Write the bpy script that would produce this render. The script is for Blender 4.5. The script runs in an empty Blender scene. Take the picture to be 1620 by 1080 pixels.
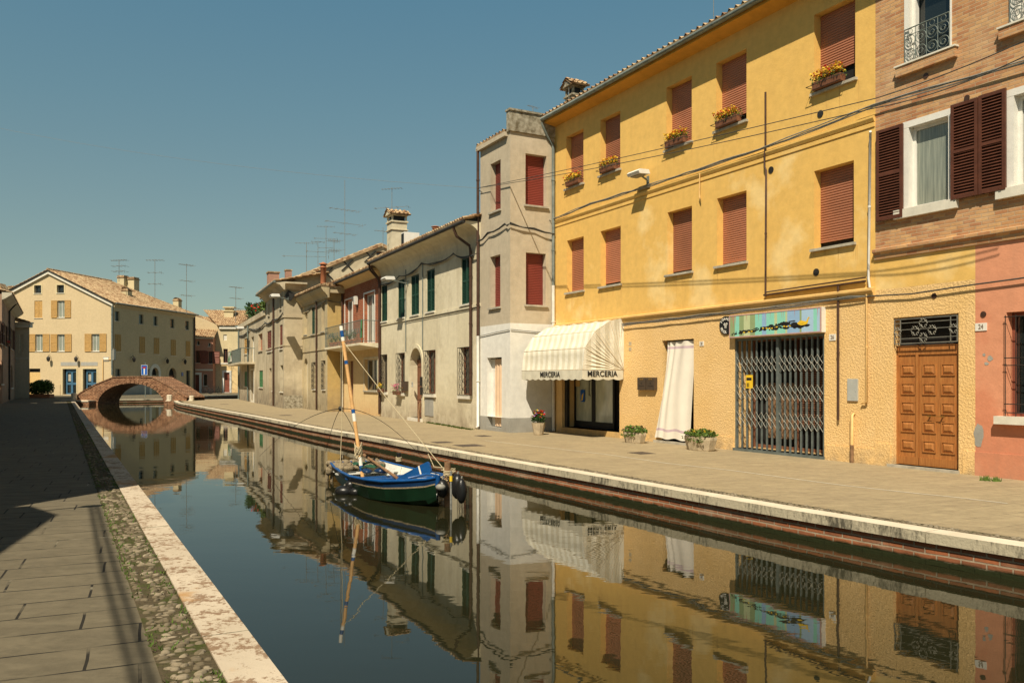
import bpy, math, random
from mathutils import Vector, Matrix, noise as mnoise
random.seed(11)
R = math.radians
# ---------------------------------------------------------------- camera model
F_PX, HZ, EYE = 1310.0, 602.0, 1.6
def ray(px, py): return Vector(((px-810)/F_PX, 1.0, (HZ-py)/F_PX))
def G(px, py, h=0.0):                    # a point of the ground (height h) seen at a measured position
    z = (EYE-h)*F_PX/(py-HZ); return Vector(((px-810)/F_PX*z, z, h))
def AT(px, py, z): return Vector(((px-810)/F_PX*z, z, EYE+(HZ-py)/F_PX*z))
scene = bpy.context.scene
COL = scene.collection
# ---------------------------------------------------------------- materials
class NT:
    def __init__(s, name):
        m = bpy.data.materials.new(name); m.use_nodes = True; s.m = m; s.t = m.node_tree
        s.b = s.t.nodes['Principled BSDF']; s.tc = s.n('ShaderNodeTexCoord')
        s.co = s.tc.outputs['Object']
    def n(s, ty, **kw):
        x = s.t.nodes.new(ty)
        for k, v in kw.items(): setattr(x, k, v)
        return x
    def l(s, a, b): s.t.links.new(a, b)
    def mapp(s, sc=(1,1,1), rot=(0,0,0), loc=(0,0,0), src=None):
        x = s.n('ShaderNodeMapping'); x.inputs['Scale'].default_value = sc; x.inputs['Rotation'].default_value = rot
        x.inputs['Location'].default_value = loc; s.l(src or s.co, x.inputs[0]); return x.outputs[0]
    def noise(s, scale, detail=5, rough=.55, src=None, dist=0):
        x = s.n('ShaderNodeTexNoise'); x.inputs['Scale'].default_value = scale; x.inputs['Detail'].default_value = detail
        x.inputs['Roughness'].default_value = rough; x.inputs['Distortion'].default_value = dist
        s.l(src or s.co, x.inputs['Vector']); return x.outputs['Fac']
    def ramp(s, fac, a, b, va=0., vb=1.):
        x = s.n('ShaderNodeMapRange'); x.inputs[1].default_value = a; x.inputs[2].default_value = b
        x.inputs[3].default_value = va; x.inputs[4].default_value = vb; s.l(fac, x.inputs[0]); return x.outputs[0]
    def mix(s, fac, a, b, mode='MIX'):
        x = s.n('ShaderNodeMix', data_type='RGBA', blend_type=mode)
        for i, v in ((0, fac), (6, a), (7, b)):
            if isinstance(v, (int, float)): x.inputs[i].default_value = v
            elif isinstance(v, tuple): x.inputs[i].default_value = (*v[:3], 1)
            else: s.l(v, x.inputs[i])
        return x.outputs[2]
    def math(s, op, a, b=0.):
        x = s.n('ShaderNodeMath', operation=op)
        for i, v in ((0, a), (1, b)):
            if isinstance(v, (int, float)): x.inputs[i].default_value = v
            else: s.l(v, x.inputs[i])
        return x.outputs[0]
    def xyz(s, src=None):
        x = s.n('ShaderNodeSeparateXYZ'); s.l(src or s.co, x.inputs[0]); return x.outputs
    def bump(s, h, dist=.01, strength=1.):
        x = s.n('ShaderNodeBump'); x.inputs['Distance'].default_value = dist; x.inputs['Strength'].default_value = strength
        s.l(h, x.inputs['Height']); s.l(x.outputs[0], s.b.inputs['Normal']); return x
    def done(s, col, rough=.8, metal=0, spec=.5):
        if isinstance(col, tuple): s.b.inputs['Base Color'].default_value = (*col[:3], 1)
        else: s.l(col, s.b.inputs['Base Color'])
        if isinstance(rough, (int, float)): s.b.inputs['Roughness'].default_value = rough
        else: s.l(rough, s.b.inputs['Roughness'])
        s.b.inputs['Metallic'].default_value = metal; s.b.inputs['Specular IOR Level'].default_value = spec
        return s.m
def mul(c, k): return tuple(min(1, x*k) for x in c)
def plain(name, c, rough=.6, metal=0, var=.18, sc=6., bump=.002, spec=.4, c2=None):
    t = NT(name); f = t.ramp(t.noise(sc, 6, .6), .3, .7)
    col = t.mix(f, mul(c, 1-var), c2 or mul(c, 1+var*.6))
    t.bump(t.noise(sc*9, 3), bump); return t.done(col, rough, metal, spec)
def plaster(name, c, c2=None, grime=(.16,.14,.11), gr=.5, streak=.35, bump=.004, bs=28., patch=None, pw=.06, damp=.8, psc=.55, pz=None):
    t = NT(name); z = t.xyz()[2]
    big = t.ramp(t.noise(.45, 9, .62), .36, .66)
    col = t.mix(big, c, c2 or mul(c, .82))
    if patch:
        p = t.ramp(t.noise(psc, 7, .58, src=t.mapp((1,1,1), loc=(3.7,9.1,2.2))), .485, .485+pw)
        if pz: p = t.math('MULTIPLY', p, t.math('MULTIPLY', t.ramp(z, pz[0]-.5, pz[0]), t.ramp(z, pz[1], pz[1]+.4, 1, 0)))
        col = t.mix(t.math('MULTIPLY', p, .8), col, patch)
    med = t.ramp(t.noise(5., 8, .65), .3, .75, .86, 1.06)
    x = t.n('ShaderNodeMix', data_type='RGBA', blend_type='MULTIPLY'); x.inputs[0].default_value = 1; t.l(col, x.inputs[6])
    cb = t.n('ShaderNodeCombineXYZ'); [t.l(med, cb.inputs[i]) for i in range(3)]; t.l(cb.outputs[0], x.inputs[7]); col = x.outputs[2]
    st = t.ramp(t.noise(1.5, 7, .6, src=t.mapp((1.6,1.6,.18))), .52, .8, 0, streak)
    col = t.mix(st, col, grime)
    low = t.ramp(z, 0., damp, 1, 0); low = t.math('MULTIPLY', low, t.ramp(t.noise(2.2, 8, .65), .3, .62, .1, 1.2))
    low = t.math('MINIMUM', t.math('MAXIMUM', t.math('MULTIPLY', low, gr), 0.), 1.)
    col = t.mix(low, col, grime)
    h = t.math('ADD', t.noise(bs, 6, .6), t.math('MULTIPLY', t.noise(2.1, 4), 3.))
    t.bump(h, bump); return t.done(col, .9, 0, .2)
def stucco(name, c, c2):
    t = NT(name); n1 = t.noise(26, 4, .6, dist=.3)
    v = t.n('ShaderNodeTexVoronoi', feature='SMOOTH_F1'); v.inputs['Scale'].default_value = 30; t.l(t.mapp((1,1,.8), src=None), v.inputs[0])
    h = t.math('ADD', t.ramp(n1, .4, .68), t.math('MULTIPLY', v.outputs[0], .45))
    col = t.mix(t.ramp(t.noise(1.1, 8, .65), .35, .68), c, c2)
    col = t.mix(t.ramp(h, .9, .3, 0, .25), col, mul(c, .7))
    z = t.xyz()[2]; low = t.math('MULTIPLY', t.ramp(z, 0, .35, .7, 0), t.ramp(t.noise(3, 6), .4, .6))
    col = t.mix(low, col, (.30,.24,.16))
    t.bump(h, .011, .7); return t.done(col, .92, 0, .15)
def brick(name, c1, c2, mortar, bw=.25, bh=.065, mt=.012, axis='xz', grime=None, bump=.008, alg=None, var=.5):
    t = NT(name); o = t.xyz(); cb = t.n('ShaderNodeCombineXYZ')
    if axis == 'xz': t.l(t.math('ADD', o[0], o[1]), cb.inputs[0]); t.l(o[2], cb.inputs[1])
    elif axis == 'quay': t.l(t.math('ADD', t.math('MULTIPLY', o[0], -.5), t.math('MULTIPLY', o[1], .866)), cb.inputs[0]); t.l(o[2], cb.inputs[1])
    else: t.l(o[0], cb.inputs[0]); t.l(o[1], cb.inputs[1])
    br = t.n('ShaderNodeTexBrick'); t.l(cb.outputs[0], br.inputs[0])
    wob = t.n('ShaderNodeVectorMath', operation='ADD'); nz = t.n('ShaderNodeTexNoise'); nz.inputs['Scale'].default_value = 3; t.l(t.co, nz.inputs[0])
    sc = t.n('ShaderNodeVectorMath', operation='SCALE'); sc.inputs[3].default_value = .02; t.l(nz.outputs['Color'], sc.inputs[0])
    t.l(cb.outputs[0], wob.inputs[0]); t.l(sc.outputs[0], wob.inputs[1]); t.l(wob.outputs[0], br.inputs[0])
    for k, v in (('Scale',1),('Mortar Size',mt),('Mortar Smooth',.3),('Bias',0),('Brick Width',bw),('Row Height',bh)): br.inputs[k].default_value = v
    br.inputs['Color1'].default_value = (*c1,1); br.inputs['Color2'].default_value = (*c2,1); br.inputs['Mortar'].default_value = (*mortar,1)
    n2 = t.noise(4, 7, .7); col = t.mix(t.ramp(n2, .3, .75, 0, var), br.outputs[0], mul(c2, .55))
    col = t.mix(t.ramp(t.noise(1.2, 6, .6), .5, .75, 0, .5), col, mul(mortar, 1.1))
    if grime: col = t.mix(t.ramp(t.noise(.8, 7, .7), .5, .7, 0, .7), col, grime)
    if alg:                                                # algae line near the water
        a = t.math('ADD', o[2], t.math('MULTIPLY', t.noise(6, 5), .06)); col = t.mix(t.ramp(a, .085, .115, 1, 0), col, alg)
    if bump > .05: col = t.mix(t.ramp(t.noise(3.6, 3, .75), .36, .64), mul(c2, 1.0), mul(c1, 1.1)); col = t.mix(t.ramp(t.noise(1.1, 6, .7, src=t.mapp(loc=(5,5,5))), .52, .68, 0, .5), col, (.38,.28,.18)); col = t.mix(t.math('MULTIPLY', br.outputs['Fac'], .7), col, (.10,.065,.04))
    hh = t.math('SUBTRACT', t.math('MULTIPLY', t.noise(22, 5), .5), br.outputs['Fac']); t.bump(hh, bump)
    return t.done(col, .9, 0, .2)
M = {}
def defmats():
    m = M
    m['yellow'] = plaster('yellow_plaster', (.77,.49,.145), (.755,.47,.132), patch=(.86,.63,.28), grime=(.42,.27,.11), streak=.2, gr=.2, bump=.003, pw=.07, pz=(3.4,6.3), psc=.4)
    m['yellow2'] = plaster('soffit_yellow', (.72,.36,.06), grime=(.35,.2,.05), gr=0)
    m['stucco'] = stucco('rough_yellow_stucco', (.78,.51,.21), (.83,.57,.27))
    m['yellow_low'] = plaster('smooth_yellow_plinth', (.76,.48,.17), (.72,.45,.16), gr=.5, bump=.006)
    m['pink'] = plaster('salmon_plaster', (.66,.27,.15), (.60,.23,.13), patch=(.68,.31,.18), grime=(.36,.2,.13), gr=.5)
    m['pinkfar'] = plaster('dusty_pink_plaster', (.50,.25,.17), grime=(.3,.2,.15))
    m['grey'] = plaster('tower_grey_plaster', (.54,.46,.34), (.46,.39,.28), grime=(.25,.2,.14), streak=.5, gr=0, bump=.006)
    m['white'] = plaster('pale_grey_paint', (.76,.74,.68), (.72,.70,.64), streak=.10, gr=.1)
    m['plinth'] = plaster('grey_plinth', (.38,.37,.33), gr=.3)
    m['cream'] = plaster('old_cream_plaster', (.67,.60,.43), (.60,.53,.375), patch=(.71,.64,.47), grime=(.28,.22,.15), streak=.42, gr=.75, bump=.006, damp=1.0)
    m['cream2'] = plaster('stained_beige_plaster', (.50,.42,.27), (.40,.33,.21), patch=(.54,.44,.26), grime=(.2,.16,.1), streak=.6, gr=.8, bump=.006, damp=1.3)
    m['beige3'] = plaster('worn_beige_plaster', (.52,.44,.30), (.42,.35,.24), patch=(.58,.50,.35), grime=(.18,.15,.11), streak=.6, gr=.9, bump=.006, damp=1.8)
    m['ochre'] = plaster('ochre_stained_plaster', (.52,.36,.13), (.42,.31,.15), grime=(.2,.15,.09), streak=.5, gr=.8)
    m['buttery'] = plaster('buttery_plaster', (.72,.54,.28), (.68,.50,.26), grime=(.5,.3,.14), gr=.6)
    m['bigcream'] = plaster('pale_yellow_render', (.60,.47,.285), (.55,.43,.26), grime=(.40,.33,.22), streak=.22, gr=.35, damp=1.4)
    m['farcream'] = plaster('far_cream_plaster', (.66,.55,.33), grime=(.4,.33,.22))
    m['shadewall'] = plaster('greenish_cream_plaster', (.66,.60,.46), grime=(.36,.33,.25))
    m['brownwall'] = plaster('brown_pink_plaster', (.36,.22,.15), (.42,.29,.19), grime=(.2,.14,.1))
    m['brick'] = brick('mixed_ochre_brick', (.66,.40,.18), (.42,.18,.085), (.54,.39,.24), .22, .064, .009, var=.5, grime=(.54,.33,.17))
    m['redbrick'] = brick('red_brick', (.44,.12,.05), (.30,.08,.035), (.38,.25,.16), .26, .085, .012)
    m['quay'] = brick('quay_brick', (.40,.135,.055), (.23,.09,.045), (.40,.32,.22), .25, .062, .011, axis='quay', alg=(.018,.022,.006), bump=.012)
    m['bridge'] = brick('bridge_brick', (.50,.27,.15), (.20,.085,.045), (.40,.30,.20), .30, .11, .03, grime=(.13,.09,.06), bump=.06, var=.8)
    m['roller'] = plain('terracotta_roller_slats', (.46,.185,.10), .55, var=.12, sc=2)
    m['roller2'] = plain('dark_red_roller_slats', (.26,.05,.036), .5, var=.12, sc=2)
    for k_ in ('roller','roller2'):
        t_ = m[k_].node_tree; oi = t_.nodes.new('ShaderNodeObjectInfo'); hs = t_.nodes.new('ShaderNodeHueSaturation'); mr = t_.nodes.new('ShaderNodeMapRange'); mr.inputs[3].default_value = .8; mr.inputs[4].default_value = 1.15; t_.links.new(oi.outputs['Random'], mr.inputs[0]); t_.links.new(mr.outputs[0], hs.inputs['Value']); b_ = t_.nodes['Principled BSDF']; src = b_.inputs[0].links[0].from_socket; t_.links.new(src, hs.inputs['Color']); t_.links.new(hs.outputs[0], b_.inputs[0])
    m['streak'] = plain('rain_streak_stain', (.66,.41,.12), .9, var=.1)
    m['green'] = plain('dark_green_paint', (.012,.055,.032), .5, var=.3)
    m['brown'] = plain('dark_brown_shutter_paint', (.10,.033,.017), .55, var=.3)
    m['tanshut'] = plain('honey_wood_shutter', (.50,.29,.085), .6, var=.2)
    m['rust'] = plain('brown_red_shutter', (.20,.06,.035), .6)
    m['midgreen'] = plain('mid_green_shutter', (.06,.19,.07), .6)
    m['sill'] = plain('weathered_sill_stone', (.42,.38,.30), .85, var=.3)
    m['wsill'] = plain('white_sill_stone', (.66,.62,.52), .8, var=.15)
    m['whitepaint'] = plain('white_paint', (.74,.72,.66), .5, var=.08)
    m['iron'] = plain('wrought_iron', (.035,.032,.028), .55, .3, var=.4)
    m['greyiron'] = plain('grey_green_iron', (.16,.19,.17), .5, .2, var=.25)
    m['gate'] = plain('grey_gate_steel', (.17,.20,.19), .45, .35, var=.3)
    m['lattice'] = plain('lattice_steel', (.27,.26,.22), .45, .4, var=.3)
    m['pipe'] = plain('brown_drainpipe', (.085,.045,.03), .4, .2, var=.3)
    m['greypipe'] = plain('grey_zinc_pipe', (.20,.23,.21), .45, .3, var=.3)
    m['whitepipe'] = plain('white_drainpipe', (.66,.64,.58), .5, var=.15)
    m['yellowpipe'] = plain('yellow_painted_pipe', (.72,.46,.18), .6)
    m['cable'] = plain('black_grey_cable', (.055,.055,.05), .6, var=.4, sc=20)
    m['cable2'] = plain('grey_cable', (.22,.22,.2), .6, var=.4, sc=20)
    m['dark'] = plain('dark_interior', (.010,.009,.008), .8)
    g = NT('window_glass'); m['glass'] = g.done((.012,.016,.016), .06, 0, .8)
    g = NT('curtained_glass'); c = g.mix(g.ramp(g.noise(3, 2, src=g.mapp((9,9,.5))), .3, .7), (.16,.18,.15), (.30,.32,.26)); m['curtglass'] = g.done(c, .12, 0, .8)
    g = NT('painted_reflection_glass'); c = g.mix(g.ramp(g.noise(1.3, 3, src=g.mapp((2.5,2.5,.8))), .38, .62), (.42,.45,.36), (.62,.65,.52)); m['reflectglass'] = g.done(c, .1, 0, .6)  # pale greenish mottling paints the bright reflection into the shop door glass
    t = NT('door_oak'); n = t.noise(7, 8, .6, src=t.mapp((6,6,.5))); c = t.mix(t.ramp(n, .3, .72), (.46,.19,.05), (.27,.095,.024)); t.bump(n, .001); m['oak'] = t.done(c, .5)
    t = NT('old_door_wood'); n = t.noise(7, 8, .6, src=t.mapp((6,6,.5))); c = t.mix(t.ramp(n, .3, .72), (.24,.10,.05), (.13,.05,.025)); m['oldwood'] = t.done(c, .6)
    m['boat_wood'] = plain('varnished_pine', (.66,.38,.15), .45, var=.25, sc=9)
    m['postwood'] = plain('grey_brown_post_wood', (.25,.14,.07), .8, var=.45, sc=12, bump=.006)
    m['blue'] = plain('bright_blue_boat_paint', (.008,.075,.25), .35, var=.25)
    m['navy'] = plain('navy_boat_paint', (.005,.028,.085), .35, var=.3, sc=5)
    m['hullgreen'] = plain('dark_green_hull_paint', (.004,.018,.008), .3, var=.45, sc=3)
    m['boatwhite'] = plain('white_boat_paint', (.66,.66,.60), .5, var=.2, sc=4)
    m['net'] = plain('beige_fishing_net', (.34,.27,.17), .95, var=.4, sc=25, bump=.02)
    m['rope'] = plain('pale_rope', (.48,.40,.25), .9, var=.2, sc=60)
    m['greencloth'] = plain('green_tarpaulin', (.02,.09,.05), .7)
    m['black'] = plain('black_rubber', (.012,.012,.012), .35)
    m['red'] = plain('red_plastic', (.35,.02,.012), .4)
    m['plasticgrey'] = plain('grey_plastic', (.24,.23,.20), .5)
    m['terracotta'] = plain('terracotta', (.42,.15,.065), .8, var=.25)
    m['potstone'] = plain('cast_stone_pot', (.48,.39,.26), .9, var=.25, sc=8, bump=.01)
    m['leaf'] = plain('leaf_green', (.09,.15,.02), .6, var=.6, sc=12)
    m['leafdark'] = plain('leaf_dark', (.03,.075,.014), .6, var=.5, sc=3)
    m['fyellow'] = plain('yellow_petals', (.78,.50,.03), .6); m['fred'] = plain('red_petals', (.55,.02,.01), .6)
    m['fpink'] = plain('pink_petals', (.55,.12,.22), .6); m['fpurple'] = plain('purple_white_petals', (.30,.18,.38), .6)
    # awning
    t = NT('striped_awning_canvas'); o = t.xyz(); w = t.math('FRACT', t.math('MULTIPLY', t.math('ADD', o[0], o[1]), 3.3))
    c = t.mix(t.ramp(w, .48, .52), (.72,.68,.56), (.60,.55,.42)); c = t.mix(t.ramp(t.noise(2, 8, .65), .5, .8, 0, .3), c, (.4,.32,.2)); t.bump(t.noise(4, 3), .02)
    m['awning'] = t.done(c, .85)
    m['canvas'] = plain('awning_canvas', (.62,.58,.46), .85, var=.15); m['cloth'] = plain('white_curtain_cloth', (.76,.70,.60), .9, var=.06, sc=3)
    m['cloth2'] = plain('peach_curtain_cloth', (.70,.50,.33), .9, var=.12, sc=3)
    m['ink'] = plain('black_lettering', (.012,.012,.012), .6, bump=0); m['violet'] = plain('violet_stripe', (.55,.42,.46), .8)
    m['plaque'] = plain('white_ceramic_plaque', (.75,.72,.64), .3, var=.05, bump=0); m['inkred'] = plain('grey_number_ink', (.2,.15,.11), .5, bump=0)
    m['alubox'] = plain('grey_meter_box', (.42,.43,.40), .5, var=.1); m['mailbox'] = plain('dark_bronze_mailbox', (.09,.065,.045), .4, .3)
    m['signblue'] = plain('sign_blue', (.01,.10,.42), .4, var=.05, bump=0); m['bluedoor'] = plain('blue_door_paint', (.05,.13,.21), .5)
    m['brass'] = plain('brass', (.6,.38,.12), .3, .9); m['board'] = plain('sandy_board', (.62,.42,.17), .8)
    # sign colours
    for k, c in dict(s1=(.28,.36,.18), s2=(.26,.62,.50), s3=(.50,.56,.32), s4=(.28,.45,.66), s5=(.24,.50,.50), s6=(.38,.55,.72)).items(): m[k] = plain('sign_panel_'+{'s1':'olive','s2':'mint','s3':'straw','s4':'sky','s5':'teal','s6':'pale_sky'}[k], c, .4, var=.05, bump=0)
    m['signpink'] = plain('dusty_pink_frame', (.52,.33,.31), .5); m['signdrip'] = plain('pink_drip_paint', (.50,.20,.17), .5, bump=0); m['fyel2'] = plain('goose_yellow', (.80,.52,.03), .5, var=.05, bump=0)
    # roof tiles
    t = NT('clay_roof_tiles'); n = t.noise(6, 9, .75); v = t.n('ShaderNodeTexVoronoi'); v.inputs['Scale'].default_value = 4.5; t.l(t.co, v.inputs[0])
    sv = t.n('ShaderNodeSeparateXYZ'); t.l(v.outputs['Color'], sv.inputs[0])
    c = t.mix(sv.outputs[0], (.20,.10,.05), (.56,.41,.24)); c = t.mix(t.ramp(n, .5, .72, 0, .7), c, (.22,.16,.09)); c = t.mix(t.ramp(t.noise(1.3, 6), .5, .7, 0, .6), c, (.36,.28,.16))
    t.bump(n, .01); m['tile'] = t.done(c, .9, 0, .2)
    m['lichen'] = plain('lichened_cement', (.30,.23,.12), .95, var=.6, sc=7, bump=.02, c2=(.48,.44,.34))
    # paving
    def paving(name, rot, c1, c2, joint, jl, bw=.95, bh=.43, jm=.009):
        t = NT(name); mp = t.mapp(rot=(0,0,rot))
        wob = t.n('ShaderNodeVectorMath', operation='ADD'); nz = t.n('ShaderNodeTexNoise'); nz.inputs['Scale'].default_value = 1.2; t.l(t.co, nz.inputs[0])
        sc = t.n('ShaderNodeVectorMath', operation='SCALE'); sc.inputs[3].default_value = .035; t.l(nz.outputs['Color'], sc.inputs[0]); t.l(mp, wob.inputs[0]); t.l(sc.outputs[0], wob.inputs[1])
        br = t.n('ShaderNodeTexBrick'); t.l(wob.outputs[0], br.inputs[0]); br.offset = .37; br.squash = .8; br.squash_frequency = 3
        for k, v in (('Scale',1),('Mortar Size',jm),('Mortar Smooth',.1),('Bias',0),('Brick Width',bw),('Row Height',bh)): br.inputs[k].default_value = v
        br.inputs['Color1'].default_value = (*c1,1); br.inputs['Color2'].default_value = (*c2,1); br.inputs['Mortar'].default_value = (*c1,1)
        col = t.mix(t.ramp(t.noise(.7, 8, .6), .3, .7, 0, .55), br.outputs[0], mul(c2, .78))
        col = t.mix(t.ramp(t.noise(9, 8, .72), .45, .68, 0, .5), col, mul(c1, .5)); col = t.mix(t.ramp(t.noise(2.2, 8, .7, src=t.mapp((1.,2.6,1), rot=(0,0,rot))), .46, .66, 0, .45), col, mul(c1, 1.35))
        col = t.mix(t.ramp(t.noise(70, 3, .6), .6, .75, 0, .35), col, mul(c1, 1.5))
        jc = t.mix(t.ramp(t.noise(.9, 4), .36, .40), jl, joint)
        col = t.mix(t.math('MULTIPLY', br.outputs['Fac'], t.ramp(t.noise(2.3, 5), .36, .5, .15, 1)), col, jc)
        h = t.math('SUBTRACT', t.math('MULTIPLY', t.noise(40, 5, .65), .35), br.outputs['Fac']); t.bump(h, .006); return t.done(col, .85, 0, .25)
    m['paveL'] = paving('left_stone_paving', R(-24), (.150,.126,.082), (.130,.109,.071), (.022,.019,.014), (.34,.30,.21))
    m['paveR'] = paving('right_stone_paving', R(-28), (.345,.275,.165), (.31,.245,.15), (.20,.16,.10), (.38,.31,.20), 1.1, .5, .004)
    t = NT('mossy_strip_soil'); c = t.mix(t.ramp(t.noise(3.5, 8, .7), .47, .64), (.085,.067,.04), (.055,.065,.018)); t.bump(t.noise(30, 6), .02); m['soil'] = t.done(c, .95, 0, .1)
    t = NT('river_cobble'); v = t.n('ShaderNodeTexVoronoi'); v.inputs['Scale'].default_value = 9; t.l(t.co, v.inputs[0]); sv = t.n('ShaderNodeSeparateXYZ'); t.l(v.outputs['Color'], sv.inputs[0])
    c = t.mix(t.ramp(sv.outputs[0], .45, 1.), (.14,.112,.07), (.29,.24,.165)); c = t.mix(t.ramp(t.noise(14, 5), .5, .7), c, mul((.12,.10,.07), 1)); t.bump(t.noise(60, 4), .004); m['cobble'] = t.done(c, .85, 0, .2)
    def coping(name, lich):
        t = NT(name); n = t.noise(2.6, 10, .72); n2 = t.noise(16, 8, .75); k = t.math('ADD', t.math('MULTIPLY', n, .42), t.math('MULTIPLY', n2, .58))
        c = t.mix(t.ramp(t.noise(1.1, 5), .35, .65), (.55,.465,.35), (.46,.385,.285)); c = t.mix(t.ramp(k, .51, .545, 0, .85), c, (.20,.115,.06))
        if lich: c = t.mix(t.ramp(t.noise(.75, 7, .6, src=t.mapp(loc=(1.3,4.4,0))), .60, .66, 0, .75), c, (.40,.20,.05))
        t.bump(n2, .006); return t.done(c, .85, 0, .25)
    m['copeL'] = coping('left_coping_stone', True); m['copeR'] = plain('right_coping_top', (.66,.57,.42), .85, var=.16, sc=2.5, c2=(.70,.62,.48))
    t = NT('coping_face_lichen'); k = t.math('ADD', t.math('MULTIPLY', t.noise(1.4, 6, .6), .5), t.math('MULTIPLY', t.noise(20, 8, .75, src=t.mapp((1,1,.3))), .5))
    c = t.mix(t.ramp(k, .50, .60), (.42,.37,.26), (.09,.08,.055)); t.bump(t.noise(25, 5), .008); m['copeface'] = t.done(c, .9)
    # water
    t = NT('canal_water'); b = t.b
    n1 = t.noise(.75, 2, .5, src=t.mapp((1,1.6,1), rot=(0,0,R(20)))); n2 = t.noise(3.2, 3, .5, src=t.mapp((.8,1.8,1), rot=(0,0,R(-8))))
    area = t.ramp(t.noise(.12, 3), .40, .62, .35, 1.)
    h = t.math('ADD', t.math('MULTIPLY', n1, 1.0), t.math('MULTIPLY', t.math('MULTIPLY', n2, area), .30)); t.bump(h, .0024, 1.)
    m['water'] = t.done((.016,.016,.007), .01, 0, .5); b.inputs['IOR'].default_value = 1.45
    m['algae'] = plain('moss', (.05,.065,.012), .9)
    m['paintline'] = plain('worn_white_line', (.62,.57,.46), .8, var=.2); m['patch'] = plain('iron_cover', (.11,.085,.065), .7, .2, var=.3, sc=20)
defmats()
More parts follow.
